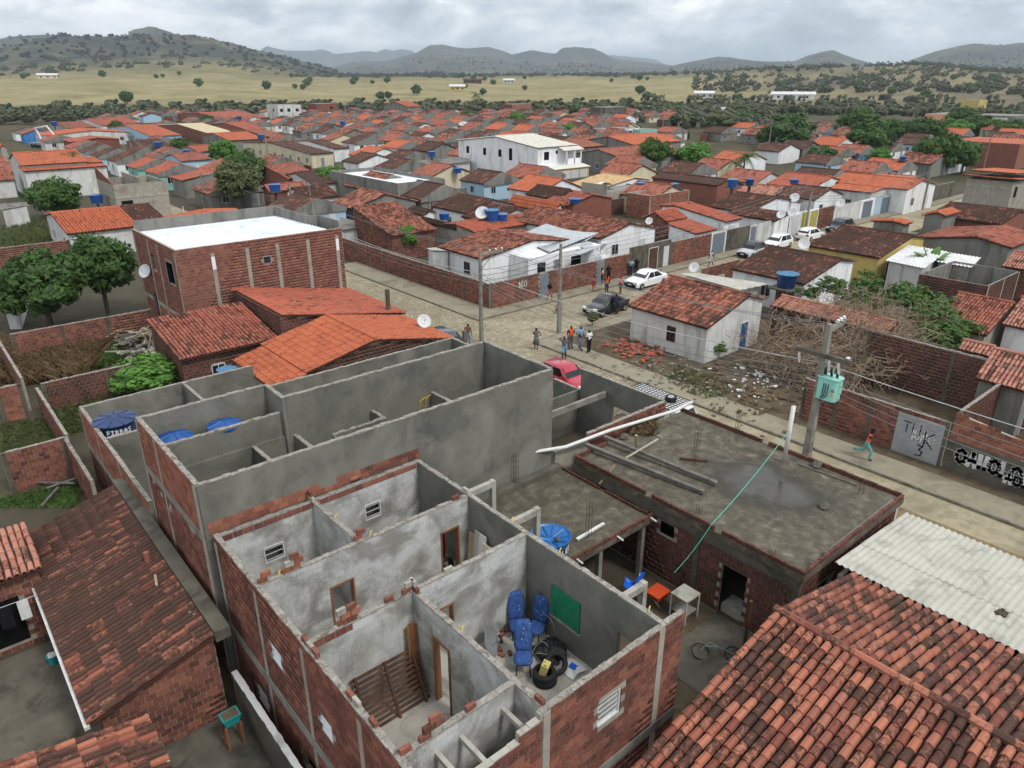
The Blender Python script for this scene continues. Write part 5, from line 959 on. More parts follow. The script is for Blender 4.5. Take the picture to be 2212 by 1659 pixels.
SEG = [(65.4, 68.2, 2.5, 'white_dirty', 'gate', None, 'wide grey gate between rough brick and grey walls'), (68.3, 72.6, 2.4, 'concrete_dirty', None, None, 'stained dark grey wall beside two white poles'), (72.7, 74.0, 2.4, 'white_dirty', 'gate', None, 'narrow grey door gate in the white wall'), (74.1, 78.7, 2.4, 'white_dirty', None, None, 'streaked white wall behind the silver car'), (78.8, 81.2, 2.6, 'white_paint', 'gate', 'grey_metal', 'white front wall with half open grey gate'), (81.3, 83.4, 2.7, 'white_paint', 'gate', 'white_metal', 'white framed pale gate beside the yellow gates'), (83.5, 87.6, 2.7, 'white_paint', 'yellow', None, 'pair of faded yellow gates in a white frame'), (87.7, 91.5, 2.6, 'mortar', None, 'b', 'brick wall between yellow gates and grey corner post'), (91.6, 98.4, 2.5, 'white_dirty', None, None, 'mouldy white front wall with open doorway'), (98.5, 103, 2.5, 'white_paint', 'gate', None, 'white wall with tall blue grey gate far down the street'), (103.1, 109.5, 2.5, 'blue_paint', 'gate', None, 'pale blue front wall with grey gate far down the street'), (109.6, 117, 2.4, 'white_dirty', 'gate', None, 'long pale wall with grey gate beyond the blue front'), (117.2, 130, 2.4, 'concrete_dirty', None, None, 'grey end wall at the far end of the street')]
for a, b, z, mt, kind, br, lab in SEG:
    m_ = (a + b) / 2; ops = [('v', m_, .13, min(2.6, (b - a) * .75), z - .35, 'gate', br or 'gate_grey')] if kind == 'gate' else ([('v', a + 1.05, .13, 1.7, z - .3, 'gate', 'yellow_gate'), ('v', b - 1.05, .13, 1.7, z - .3, 'gate', 'yellow_gate')] if kind == 'yellow' else [])
    wall_uv(lab, (a, 44.4), (b, 44.4), z, mt, 'brick' if br == 'b' else None, .16, 0, 0, ops=ops, capm='cap_rough' if mt != 'white_paint' else None)
# ------------------------------------------------------------------ houses placed from their roof edges
A = 'auto'
HL = [
 ('middle orange roof tier of the stepped white house', s1(215, 790), s1(1180, 720), s1(240, 850), 5.1, 4.75, 'tile_orange', 'white_dirty', .0, None, (), 0),
 ('lowest orange roof tier above the doorway of the stepped house', s1(240, 850), s1(1260, 775), s1(258, 905), 4.7, 4.35, 'tile_orange', 'white_dirty', .0, None, (), 0),
 ('white corner house with patchy orange and black tiles behind the wall 160', m1(1075, 250), m2(172, 328), m1(770, 395), 3.6, 2.75, 'tile_mixed', 'white_paint', 1., None, [('u', 52., 1., .8, 1., 'window', 'grey_metal'), ('v', 44.0, .1, .9, 2., 'door', 'painted_dark')], 200),
 ('long orange roofed white house behind the torn zinc roof', m2(180, 82), m2(890, 203), m2(655, 318), 3.9, 2.9, 'tile_mixed', 'white_paint', 1., None, A, 200),
 ('low red roof tucked between the long orange roof and white corner house', m1(870, 222), m1(1269, 138), m1(1010, 268), 3.1, 2.75, 'tile_red', 'mortar', .6, None, (), 60),
 ('brick house with a large steep orange roof beside the leafy young tree', m1(105, 95), m1(385, 48), m1(370, 300), 4.6, 2.7, 'tile_mixed', 'mortar', .0, GB, (), 200),
 ('white walled house with lichen covered tiles beside three blue tanks', s3(880, 678), s3(1095, 730), s3(645, 768), 3.9, 2.8, 'tile_old', 'white_paint', 1., None, A, 100),
 ('dark tiled house right behind the twin blue tanks', s3(1100, 748), s3(1269, 792), s3(865, 845), 3.7, 2.6, 'tile_old', 'white_dirty', .8, None, A, 60),
 ('clean bright orange roof between the dark lichen roofs', s4(110, 682), s4(280, 765), s3(1085, 735), 3.9, 2.9, 'tile_orange', 'white_paint', .5, None, A, 60),
 ('almost black tiled roof in front of the white two storey house', s4(200, 615), s4(435, 652), s4(75, 680), 3.9, 2.8, 'tile_dark', 'white_dirty', .6, None, A, 60),
 ('worn red roof with blue tank next to the black tiled roof', s4(440, 655), s4(595, 688), s4(265, 745), 3.6, 2.6, 'tile_worn', 'mortar', .8, GB, (), 60),
 ('little white hut with blackened tiles behind the steep orange roof', s3(530, 772), s3(650, 802), s3(480, 812), 3.0, 2.5, 'tile_dark', 'white_paint', .8, None, (), 0),
 ('low blackened lean-to roof behind the boundary wall', s3(600, 852), s3(850, 915), s3(560, 875), 2.9, 2.5, 'tile_dark', 'mortar', .8, None, (), 0),
 ('dark red porch roof house beside the brick parapet building', s2(900, 528), s2(1269, 497), s2(1030, 617), 3.9, 2.7, 'tile_dark', 'white_dirty', 1., None, A, 0),
 ('long red roofed grey school block behind the trees', s4(625, 357), s4(1130, 318), s4(770, 440), 4.6, 3.2, 'tile_worn', 'plaster_grey', 1., None, A, 0),
 ('grey gabled hall with open front and orange roof', s4(690, 262), s4(1065, 240), s4(815, 333), 5.3, 3.9, 'tile_orange', 'plaster_grey', 1., None, A, 0),
 ('low red roof joining the white house to the grey hall', s4(280, 300), s4(545, 285), s4(385, 355), 4.4, 3.4, 'tile_worn', 'plaster_grey', .6, None, (), 0),
 ('tan tiled house beside the brick shell with white sheeting', s4(650, 535), s4(920, 562), s4(515, 627), 3.7, 2.7, 'tile_tan', 'white_paint', .5, None, A, 0),
 ('dark tiled house behind the brick shell with tanks', s5(0, 508), s5(215, 598), s4(1050, 535), 3.8, 2.8, 'tile_dark', 'mortar', .6, GB, (), 0),
 ('white house with new red roof and white ridge by the wide gate', m2(1185, 77), m3(88, 58), m3(245, 213), 3.6, 2.7, 'tile_red', 'white_paint', .3, None, A, 100),
 ('lower new red roof in front of the white ridged one', m2(1150, 212), m3(75, 182), m3(100, 285), 2.95, 2.45, 'tile_red', 'white_paint', .0, None, (), 60),
 ('brick house with red roof and small dish behind the front wall', m2(1055, 128), m2(1200, 100), m2(1180, 187), 3.8, 3.0, 'tile_red', 'mortar', 1., GB, (), 60),
 ('big dark lichen roof with white gable above the silver car', s5(430, 668), s5(700, 708), s5(150, 768), 3.8, 2.6, 'tile_old', 'white_paint', 1., None, A, 100),
 ('lower lichen roof reaching to the white front wall', s5(500, 765), s5(735, 838), s5(430, 840), 2.9, 2.4, 'tile_old', 'white_paint', .2, None, (), 60),
 ('lichen roofed white house with tall gable by the grey block', s5(800, 612), s5(1105, 642), s5(690, 690), 3.9, 2.8, 'tile_old', 'white_paint', 1., None, A, 60),
 ('pale pink tiled roof between the coconut palm and lichen roofs', s5(520, 600), s5(720, 640), s5(370, 655), 3.7, 2.9, 'tile_pink', 'white_dirty', 1., None, A, 0),
 ('red roof outlined by thick white verges', s5(775, 525), s5(1105, 558), s5(630, 608), 4.3, 3.1, 'tile_red', 'white_paint', .6, None, A, 0),
 ('broad orange roof on brick walls beside the white front row', s6(95, 508), s6(420, 605), s6(-10, 548), 4.3, 3.3, 'tile_orange', 'white_paint', .9, None, A, 0),
 ('stepped orange roof below the broad orange one', s6(0, 592), s6(185, 652), s5(1020, 580), 3.5, 2.8, 'tile_orange', 'white_dirty', .5, None, A, 0),
 ('tiny orange porch roof above a white front wall', s6(420, 632), s6(500, 655), s6(355, 674), 2.95, 2.5, 'tile_orange', 'white_paint', .4, None, (), 0),
 ('faded pink roof with white gable behind the porch roof', s6(250, 527), s6(470, 562), s6(160, 542), 3.9, 3.1, 'tile_pink', 'white_paint', 1., None, A, 0),
 ('cracked white house with mossy red tiles on the dirt lot corner', r6(0, 160), r6(455, 295), r5(1870, 340), 4.0, 2.65, 'tile_mixed', 'white_dirty', .5, None, [('u', 28.3, 1., .6, .95, 'window', 'wood_dark'), ('v', 42.6, .15, .8, 1.9, 'door', 'blue_door')], 300),
 ('mossy tiled white house behind the blue tank on its brick stand', m3(630, 375), m3(1185, 465), m3(390, 540), 3.8, 2.7, 'tile_old', 'white_paint', .5, None, A, 300),
 ('yellow walled house with dark lichen tiles', m3(1170, 222), m4(475, 115), m4(270, 285), 3.9, 2.8, 'tile_old', 'yellow_paint', .5, None, A, 200),
 ('long brick house with dusty pink tiles beside the dry bush', r6(700, 286), r6(1400, 468), r6(465, 318), 3.15, 2.75, 'tile_pink', 'mortar', .2, 'brick_dark', (), 60),
 ('grey block house with flat orange roof near the big brick house', s6(520, 800), s6(870, 800), s6(440, 858), 4.0, 3.5, 'tile_orange', 'plaster_grey', .6, None, (), 0),
 ('low orange roof in front of the grey block house', m4(250, 0), m4(440, 2), m4(80, 28), 3.1, 2.8, 'tile_orange', 'plaster_grey', .6, None, (), 0),
 ('large dark tiled roof edged by a white strip', s6(720, 748), s6(1269, 800), s6(840, 872), 3.7, 2.9, 'tile_old', 'mortar', .4, GB, (), 0),
 ('sloping worn red roof on grey block walls', m4(830, 8), m4(1269, 170), m4(675, 72), 3.8, 2.9, 'tile_worn', 'plaster_grey', .6, None, (), 100),
 ('pinkish roof on brick walls beside the roofless grey pen', m4(1215, 222), m4(1420, 275), m4(1125, 338), 3.9, 3.0, 'tile_pink', 'mortar', .6, GB, (), 60),
 ('faded red barrel tile roof right of the green bush', m4(800, 528), m4(1190, 612), m4(820, 800), 3.9, 2.6, 'tile_worn', 'mortar', .4, None, (), 200),
 ('white house with pale red tiles and a barred window', m4(1269, 555), m4(1520, 628), m4(1075, 748), 4.2, 3.0, 'tile_pink', 'white_paint', .6, None, A, 200),
 ('grey rendered house with light orange tiles above the sloping brick wall', m6(1075, 72), m6(1420, 195), m6(812, 268), 4.0, 2.9, 'tile_pink', 'plaster_grey', .5, None, A, 300),
 ('low pale tile roof on dark brick behind the dry bush', m6(830, 22), m6(1060, 75), m6(650, 50), 3.1, 2.75, 'tile_pink', 'mortar', .3, 'brick_dark', (), 100),
 # left of the brick block
 ('white walled house with wide clean orange roof beside the weedy plot', s1(640, 1440), s1(1500, 1345), r1(460, 1478), 3.9, 2.7, 'tile_orange', 'white_dirty', .6, None, A, 200),
 ('older dark half of the wide orange roof', s1(1505, 1345), s1(1900, 1320), s1(1760, 1580), 3.85, 2.75, 'tile_old', 'white_dirty', .5, None, (), 60),
 ('low orange roof showing just behind the white sheet roof', r1(1290, 1325), r1(1400, 1365), r1(940, 1425), 3.3, 2.7, 'tile_orange', 'mortar', .5, None, (), 60),
 ('two storey house with three stepped bright orange roofs', s1(130, 665), s1(1000, 640), s1(215, 835), 6.4, 5.0, 'tile_orange', 'white_dirty', .9, None, [], 0),
 ('grey walled house with red roof along the left dirt street', s2(250, 498), s2(330, 522), s2(0, 560), 3.7, 2.8, 'tile_red', 'plaster_grey', .6, None, (), 0),
 ('pale blue house with worn tile roof behind the street trees', s2(0, 392), s2(235, 381), s2(60, 446), 3.8, 2.9, 'tile_worn', 'blue_paint', .8, None, A, 0),
 ('large rust red roof beyond the pair of street trees', s2(690, 478), s2(900, 456), s2(745, 583), 4.2, 2.9, 'tile_worn', 'mortar', .8, GB, (), 0),
 ('white fronted house with dark tiles behind the wall numbered 128', s2(880, 640), s2(1140, 618), s2(965, 727), 3.8, 2.7, 'tile_old', 'white_paint', .6, None, A, 0),
 ('brick house with brown roof and a tank on a post', s2(690, 622), s2(960, 593), s2(820, 656), 3.6, 2.9, 'tile_worn', 'mortar', .8, GB, (), 0),
 ('cream house with long dark red roof and little porch', s2(700, 306), s2(900, 303), s2(790, 408), 4.0, 2.9, 'tile_old', 'cream_paint', .8, None, A, 0),
 ('small white house with square windows beside the cream house', s2(985, 294), s2(1105, 289), s2(1085, 361), 3.9, 2.9, 'tile_old', 'white_paint', .8, None, A, 0),
 ('long low red roof behind the street trees', s2(125, 334), s2(390, 321), s2(150, 379), 3.6, 2.8, 'tile_red', 'mortar', .8, None, A, 0),
 ('house with cream coloured double roof', s2(60, 176), s2(235, 168), s2(130, 246), 4.4, 3.0, 'tile_cream', 'mortar', .9, GB, (), 0),
 ('orange tiered roof house beside the tall tank', s2(290, 239), s2(585, 233), s2(405, 296), 4.2, 3.0, 'tile_orange', 'plaster_grey', .8, None, (), 0),
 ('red upper roof behind the orange tiered one', s2(390, 166), s2(540, 161), s2(440, 219), 4.4, 3.2, 'tile_red', 'mortar', .8, GB, (), 0),
 ('faded red roof right of the tall tank', s2(545, 219), s2(690, 213), s2(620, 276), 4., 3., 'tile_worn', 'mortar', .8, GB, (), 0),
 ('broad red roofs by the leaning pole', s2(215, 93), s2(480, 81), s2(300, 141), 4.4, 3.0, 'tile_red', 'mortar', .8, GB, (), 0),
 ('bright red roofed white house at the edge of the fields', s1(1110, 251), s1(1345, 232), s1(1215, 328), 4.2, 3.0, 'tile_red', 'white_paint', .8, None, A, 0),
 ('second bright red roof adjoining it by a leaning pole', s1(1350, 226), s1(1545, 214), s1(1400, 306), 4.4, 3.1, 'tile_red', 'white_paint', .8, None, A, 0),
 ('orange red roof house beside the blue rooftop tank', s1(710, 286), s1(1050, 272), s1(770, 362), 4., 2.9, 'tile_worn', 'mortar', .8, None, A, 0),
 ('two tier orange roof house beside the round green tree', s1(1580, 326), s1(1945, 312), s1(1740, 468), 4.6, 2.9, 'tile_orange', 'blue_paint', .8, None, A, 0),
 ('long orange roof along the left street', s1(900, 395), s1(1240, 345), s1(620, 475), 4., 3., 'tile_orange', 'white_dirty', .8, None, A, 0),
 ('red roof on brick house beside the turquoise wall', s1(1060, 455), s1(1300, 475), s1(840, 520), 3.6, 2.9, 'tile_red', 'mortar', .8, GB, (), 0),
 ('dark tile roof with small blue tank along the wires', s1(1640, 510), s1(2040, 500), s1(1750, 598), 3.8, 2.9, 'tile_old', 'mortar', .6, GB, (), 0),
 ('orange roofs at the left edge beyond the stepped house', s1(-200, 730), s1(60, 725), s1(20, 800), 3.9, 2.9, 'tile_worn', 'mortar', .8, None, (), 0),
 ('orange brown roof by the stepped house gable', s1(-150, 800), s1(120, 790), s1(130, 920), 3.9, 2.7, 'tile_worn', 'mortar', .8, None, (), 0),
 ('rusty roof below the stepped house gable', s1(-150, 930), s1(150, 920), s1(150, 1010), 3.6, 2.7, 'tile_worn', 'white_dirty', .8, None, (), 0),
 ('low orange roofs at the edge of the machinery yard', s1(-150, 545), s1(150, 560), s1(180, 640), 3.7, 2.9, 'tile_orange', 'mortar', .8, None, (), 0),
]
for h in HL:
    lab, R1_, R2_, E_, zr, ze, tile, wm, back, br, ops, lim = h; q = P(E_, ze); dist = math.hypot(*q); far = dist > 105
    house(lab, R1_, R2_, E_, zr, ze, tile, wm if not (br and dist >= 95) else 'brick_pink', back, br if dist < 95 else None, ops, lim, 60 if dist < 75 else 0, lo=far, tw=.2 if dist < 80 else .3, tl=.4 if dist < 80 else .55)
# ------------------------------------------------------------------ the special buildings
c4w = crop(1850, 500, 500 / 2212.)
t = house('white two storey house with balcony, pale tiles and dark square windows', c4w(600, 205), c4w(1250, 158), c4w(1150, 422), 7.5, 6.2, 'tile_white', 'white_paint', 1.0, None, [], 0, lo=True, tw=.28, tl=.5, name='balcony_house')
_, al, a_, b_, c0_, c1_ = HOUSES[-1]; X0, X1, Y0, Y1 = a_ + .17, b_ - .17, c0_ + .28, c1_ - .28
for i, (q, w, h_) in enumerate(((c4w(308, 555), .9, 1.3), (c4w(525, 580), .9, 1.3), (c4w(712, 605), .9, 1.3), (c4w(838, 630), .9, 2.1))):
    r_ = P(q, 4.6); s_ = np.interp(q[0], [c4w(185, 0)[0], c4w(1140, 0)[0]], [Y1, Y0]); openpart(t, 'u', s_, 4.6 - h_ / 2, w, h_, 'dark_panel', X0, X1, Y0, Y1)
openpart(t, 'v', X0 + (X1 - X0) * .22, 4.0, 1.2, 1.4, 'dark_panel', X0, X1, Y0, Y1); openpart(t, 'v', X0 + (X1 - X0) * .48, 4.9, .5, .6, 'dark_panel', X0, X1, Y0, Y1)
m = MB().box(X0 + (X1 - X0) * .58, X1, Y0 - 1.5, Y0 - 1.38, 3., 4.1).box(X0, X1, Y0 - 1.5, Y0, 2.85, 3.0); m.build('balcony', 'white_paint', t)
MB().slab([(X0 + (X1 - X0) * .5, Y0 - 1.7, 5.6), (X1 + .3, Y0 - 1.7, 5.6), (X1 + .3, Y0, 6.2), (X0 + (X1 - X0) * .5, Y0, 6.2)], .1).build('porch_roof', 'tile_white', t)
for f in (.6, .8, .98): MB().box(X0 + (X1 - X0) * f - .09, X0 + (X1 - X0) * f + .09, Y0 - 1.5, Y0 - 1.3, 3., 5.6).build('column', 'white_paint', t)
MB().slab([(X0, Y0 - 3.6, 2.75), (X1 + .2, Y0 - 3.6, 2.75), (X1 + .2, Y0 - 1.5, 3.1), (X0, Y0 - 1.5, 3.1)], .08).build('front_awning', 'tile_white', t); wall(t, 'u', Y0 - 3.3, .15, X0, X1, 0, 2.65, 'tile_tan', name='front_wall')
for f in (.15, .4, .62, .86): openpart(t, 'v', X0 + (X1 - X0) * f, .1, (X1 - X0) * .2, 2.2, 'gate', X0, X1, Y0 - 3.38, Y1, 'white_metal')
t80 = wall_px('grey street wall painted 80 and ETERNO beside the white house', s4(425, 598), s4(845, 500), 2.2, 'concrete_dirty', None, pil=0)
cy80 = t80.location.y - .085; painted(t80, 'u', cy80, t80.location.x - 10.5, .8, [GL[q] for q in '80'], .8, 'paint_white_mark', .12); painted(t80, 'u', cy80, t80.location.x - 4.5, 1.1, [GL[q] for q in 'ETERNO'], .6, 'paint_black_mark', .09)
def shell(label, q, z, du, dv, mat='mortar', brick=GB, roof=None, zr=None, name='brick_shell', ops=(), limit=40, par=.7, wallm2=None):
    """roofless or flat-roofed box from its near top corner pixel"""
    x0, y0 = P(q, z); x1, y1 = x0 + du, y0 + dv; t = thing(name, label, 'house', ((x0 + x1) / 2, (y0 + y1) / 2, 0)); far = math.hypot(x0, y0) > 100
    wall(t, 'u', y0 + .07, .14, x0, x1, 0, z, mat); wall(t, 'v', x0 + .07, .14, y0 + .14, y1, 0, z, mat); wall(t, 'u', y1 - .07, .14, x0 + .14, x1, 0, z, mat); wall(t, 'v', x1 - .07, .14, y0 + .14, y1 - .14, 0, z, mat)
    zb = 0 if wallm2 is None else z - par - .1
    if brick and not far:
        brick_face(t, 'u', y0, -1, x0, x1, zb, z, brick, [(o[1] - o[3] / 2, o[1] + o[3] / 2, o[2], o[2] + o[4]) for o in ops if o[0] == 'v'], limit=limit, maxd=90.); brick_face(t, 'v', x0, -1, y0, y1, zb, z, brick, [(o[1] - o[3] / 2, o[1] + o[3] / 2, o[2], o[2] + o[4]) for o in ops if o[0] == 'u'], limit=limit, maxd=90.)
        for x in (x0 + .1, (x0 + x1) / 2, x1 - .1): MB().box(x - .1, x + .1, y0 - .03, y0 + .1, 0, z).build('pilaster', 'mortar', t)
    if roof: MB().slab([(x0 + .14, y0 + .14, z - par), (x1 - .14, y0 + .14, z - par), (x1 - .14, y1 - .14, z - par), (x0 + .14, y1 - .14, z - par)], .12).build('flat_roof', roof, t)
    for o in ops: openpart(t, o[0], x0 + o[1] if o[0] == 'v' else y0 + o[1], o[2], o[3], o[4], o[5], x0, x1, y0, y1, *(o[6:7]))
    return t, (x0, x1, y0, y1)
t, bb = shell('grey house with high brick parapet around a white flat roof', s3(415, 605), 4.3, P(s3(760, 570), 4.3)[0] - P(s3(415, 605), 4.3)[0], P(s3(75, 500), 4.3)[1] - P(s3(415, 605), 4.3)[1], 'plaster_grey', GB, 'sheet_white', wallm2=1, par=.5, ops=[('v', 5., 1.4, 1.6, 1., 'dark_panel'), ('v', 9., 1.4, 1.2, .7, 'dark_panel'), ('u', 6., 1.6, .8, .6, 'dark_panel')])
t = wall_px('panelled grey street wall with dark blue gates', s3(505, 690), s3(880, 628), 2.4, 'plaster_grey', None, pil=2.2, ops=[]); x, y = t.location.x, t.location.y
for s_, mt in ((-6.2, 'blue_door'), (3.6, 'blue_door')): openpart(t, 'v', x + s_, .1, 2.2 if s_ > 0 else 1.1, 2.0, 'gate', x, x, y - .08, y, mt)
wall_px('plain grey front wall with grey gate left of the panelled wall', s3(100, 765), s3(495, 695), 2.2, 'plaster_grey', None, pil=0)
t, bb = shell('unfinished twin-bay brick building without a roof beside the dirt street', s1(1425, 1075), 4.7, 6.6, 8.5, 'mortar', GB, limit=80, ops=[('v', 1.3, .1, 1.4, 2.5, 'dark_panel')]); x0, x1, y0, y1 = bb
wall(t, 'v', (x0 + x1) / 2, .14, y0 + .1, y1, 0, 5.4, 'mortar'); MB().box(x0 - .04, x1 + .04, y0 - .05, y0 + .02, 2.9, 3.15).build('ring_beam', 'concrete_pale', t); MB().box(x0 - .05, x0 + .02, y0, y1, 2.9, 3.15).build('ring_beam', 'concrete_pale', t)
for a, b in (((x0 + .07), (x0 + .07)),): MB().add([(a - .07, y0, 4.7), (a - .07, y1, 4.7), (a - .07, y1, 6.3), (a + .07, y0, 4.7), (a + .07, y1, 4.7), (a + .07, y1, 6.3)], [(0, 1, 2), (5, 4, 3), (0, 2, 5, 3), (1, 4, 5, 2)]).build('gable_wall', 'brick_pink', t)
t, bb = shell('brick shell with white plastic sheeting draped over its top', s4(705, 668), 3.0, 9., 5., 'mortar', GB, 'concrete', par=.2, limit=60)
x0, x1, y0, y1 = bb; wall(t, 'v', x0 + .1, .14, y0 + .1, y1, 3.0, 3.9, 'mortar')
s_ = thing('plastic_sheeting', 'white plastic sheeting draped over the brick shell', 'sheeting', (x0 + 2.5, y0 + 3, 3.)); vs = [(x0 + .3 + i * .8, y0 + 2.2 + j * .9, 3.05 + .9 * math.exp(-((i - 2) ** 2) / 3) * (1 - j * .2) + random.uniform(0, .25)) for j in range(4) for i in range(6)]
MB().add(vs, [(j * 6 + i, j * 6 + i + 1, j * 6 + i + 7, j * 6 + i + 6) for j in range(3) for i in range(5)]).build('sheet', 'cloth_white', s_)
t, bb = shell('low flat topped brick box beside the brick shell with tanks', s4(1015, 695), 3.2, 8.5, 4., 'mortar', 'brick_fresh', 'concrete', par=.4, limit=60)
a = P(s4(1068, 640), 3.2); tank((a[0] - .8, a[1] + 2.2, 2.9), .75, .9, 'royal blue tank on the flat brick box', group=None); a = P(s4(1195, 600), 3.8); tank((a[0], a[1], 2.9), .6, .75, 'blue tank beside the dark tiled roof and white strip', group=None)
x0, y0 = P(s6(1195, 596), 5.6); t, bb = shell('big brick house with thin double orange roof and grey ring beam', s6(1195, 596), 5.6, 9., P(s6(672, 606), 5.6)[1] - y0, 'mortar', GB, limit=60, ops=[('v', 1.6, 3.6, 1., 1.3, 'dark_panel')]); x0, x1, y0, y1 = bb
MB().box(x0 - .04, x0 + .02, y0, y1, 4.7, 4.95).build('ring_beam', 'concrete_pale', t); MB().box(x0 - .03, x0 + .05, (y0 + y1) / 2 - .12, (y0 + y1) / 2 + .12, 2, 4.7).build('pilaster', 'concrete_pale', t)
rf = MB().box(x0, x1, y0 + .2, y0 + .3, 5.5, 5.6).build('roof', 'wood_dark', t); slope(rf, (x0 - .6, y1 + .4, 6.0), (x0 - .6, y0 - .4, 6.0), (x0 + 4, y1 + .4, 5.7), (x0 + 4, y0 - .4, 5.7), 'tile_orange', .3, .55, 0, True); slope(rf, (x0 + .3, y1, 6.6), (x0 + .3, y0, 6.6), (x1, y1, 6.2), (x1, y0, 6.2), 'tile_orange', .3, .55, 0, True)
x0, y0 = P(cr(2150, 885), 5.); t, bb = shell('huge old brick warehouse with sloping orange verges beyond the street trees', cr(2150, 885), 5.0, 16, P(cr(1000, 800), 5.)[1] - y0, 'brick_pink', None, 'tile_orange', par=-.1)
for lab, q, z, du, dv, mt, ops in (('weathered white two storey shell with empty windows at the town edge', s2(780, 38), 6.8, 11, 12, 'white_dirty', [('v', 1.6, 4., 1.4, 1.3, 'dark_panel'), ('v', 5., 4., 1.4, 1.3, 'dark_panel'), ('v', 9., 4., 1.4, 1.3, 'dark_panel'), ('u', 5., 4., 1.4, 1.3, 'dark_panel')]), ('dark brick two storey block beside the white shell', s2(1060, 28), 6.2, 11, 9, 'brick_pink', [('v', 8., 3.6, 1.4, 1.2, 'dark_panel')]), ('salmon coloured school block with rows of slit windows', s6(725, 105), 4.3, 22, 9, 'salmon_paint', [('v', 3., 3.2, 1.6, .4, 'window'), ('v', 7., 3.2, 1.6, .4, 'window'), ('v', 11., 3.2, 1.6, .4, 'window'), ('v', 5., 1.2, 1.6, .4, 'window'), ('v', 16., 3.2, 1.6, .4, 'window')]), ('bright orange upper storey house next to the salmon block', s6(1050, 112), 4.6, 16, 9, 'orange_paint', [('v', 5., 2.6, 1.6, 1.2, 'dark_panel'), ('v', 10., 2.6, 1.6, 1.2, 'dark_panel')]), ('tall unpainted grey block of flats at the right edge', s6(1205, 118), 6.6, 16, 12, 'plaster_grey', [('v', 2.5, 4.4, 1., 1.1, 'window'), ('v', 6., 4.4, 1., 1.1, 'window'), ('v', 2.5, 1.6, 1., 1.1, 'window')]), ('white narrow building beside the grey block of flats', s6(1140, 132), 6., 4.6, 9, 'white_dirty', [('v', 1.2, 3.6, .8, 1.2, 'window'), ('v', 3.3, 3.6, .8, 1.2, 'window')]), ('yellow two storey villa among trees on the slope', s6(948, 2), 6.8, 12, 9, 'yellow_paint', [('v', 3., 2.6, 1.6, 1.6, 'dark_panel'), ('v', 7., 2.6, 1.6, 1.6, 'dark_panel'), ('v', 9.5, 5., 1.4, 1., 'window')]), ('white box building among the trees beyond the palm', s5(255, 55), 3.6, 10, 8, 'white_paint', [('v', 3., 1.6, 1.6, .9, 'window')]), ('grey walled two storey house with a steep red roof at the far edge', s3(470, 48), 5.2, 8, 10, 'plaster_grey', []), ('brown brick block on the skyline of roofs', s4(15, 32), 5., 14, 9, 'brick_pink', []), ('stained concrete block with red roof scrap at the far side', s4(690, 55), 6., 14, 9, 'concrete_dirty', [('v', 4., 3.2, 1.4, 1.2, 'window'), ('v', 9., 3.2, 1.4, 1.2, 'window')]), ('pale pink shop with white front on the wide street', s4(715, 214), 3.7, 5.4, 7, 'pink_paint', []), ('white shop front with dark sign next to the pink shop', s4(808, 212), 3.7, 8, 7, 'white_paint', [('v', 4., 2.5, 1.6, .6, 'dark_panel')]), ('turquoise house end beside the white shop', s4(945, 218), 3.4, 8, 7, 'teal_paint', [('v', 3., 1.2, 1., 1., 'window')])):
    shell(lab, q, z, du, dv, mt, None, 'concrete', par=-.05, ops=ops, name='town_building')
o = house('steep red roof on the grey two storey house at the far edge', s3(395, 10), s3(500, 8), s3(470, 50), 7.4, 5.2, 'tile_red', 'plaster_grey', 1., None, (), 0, lo=True, tw=.4, tl=.7, name='upper_roof')
# street-side lot on the right: shutter, graffiti wall, dark brick wall
GW = wall_uv('brick street wall with roller shutter scrawled TK and 3', (35.55, 9.9), (35.55, 17.2), 2.45, limit=200, pil=1.8, ops=[])
x_ = 35.47; sh = MB().box(x_ - .04, x_ + .05, 10.05, 12.2, .14, 2.25).build('roller_shutter', 'shutter', GW)
m = MB()
for i in range(24): z = .2 + i * .085; m.box(x_ - .062, x_ - .041, 10.08, 12.17, z, z + .05)
m.build('shutter_rib', 'shutter', sh)
painted(GW, 'v', x_ - .066, 11.85, 1.35, [GL['T'], GL['L'], GL['I']], .55, 'paint_black_mark', .05); painted(GW, 'v', x_ - .066, 11.35, 1.1, [GL['I'], GL['U'], GL['N'], GL['O']], .45, 'paint_white_mark', .06); painted(GW, 'v', x_ - .067, 10.8, .9, [GL['K']], .8, 'paint_black_mark', .05); painted(GW, 'v', x_ - .067, 11.05, .35, [GL['3']], .55, 'paint_black_mark', .06)
GW2 = wall_uv('dirty grey street wall with white scrawl under a sloping brick top', (35.5, -8.), (35.5, 9.75), 1.75, 'concrete_dirty', None, limit=0, pil=0)
brick_face(GW2, 'v', 35.43, -1, 2., 9.75, 1.75, 3.1, 'brick_fresh', limit=100, topf=lambda s: 1.75 + .15 + (s - 2) * .165); MB().add([(35.43, 2, 1.75), (35.43, 9.75, 1.75), (35.43, 9.75, 3.05), (35.43, 2., 1.9), (35.57, 2, 1.75), (35.57, 9.75, 1.75), (35.57, 9.75, 3.05), (35.57, 2., 1.9)], [(3, 2, 1, 0), (4, 5, 6, 7), (0, 4, 7, 3), (3, 7, 6, 2), (2, 6, 5, 1)]).build('sloping_wall', 'mortar', GW2)
painted(GW2, 'v', 35.408, 9.3, .75, [GL[q] for q in 'OAUOLOAOO'], .62, 'white_dirty', .2); painted(GW2, 'v', 35.402, 7.2, .55, [GL[q] for q in 'AOUO'], .45, 'white_dirty', .16)
o = MB().box(P(r6(372, 520), 1.5)[0], P(r6(475, 500), 1.5)[0], 25.93, 25.985, .95, 2.3).build('peeling_wall_patch', 'teal_paint'); tag(o, 'peeling turquoise plaster patch beside the blue door', 'plaster patch')
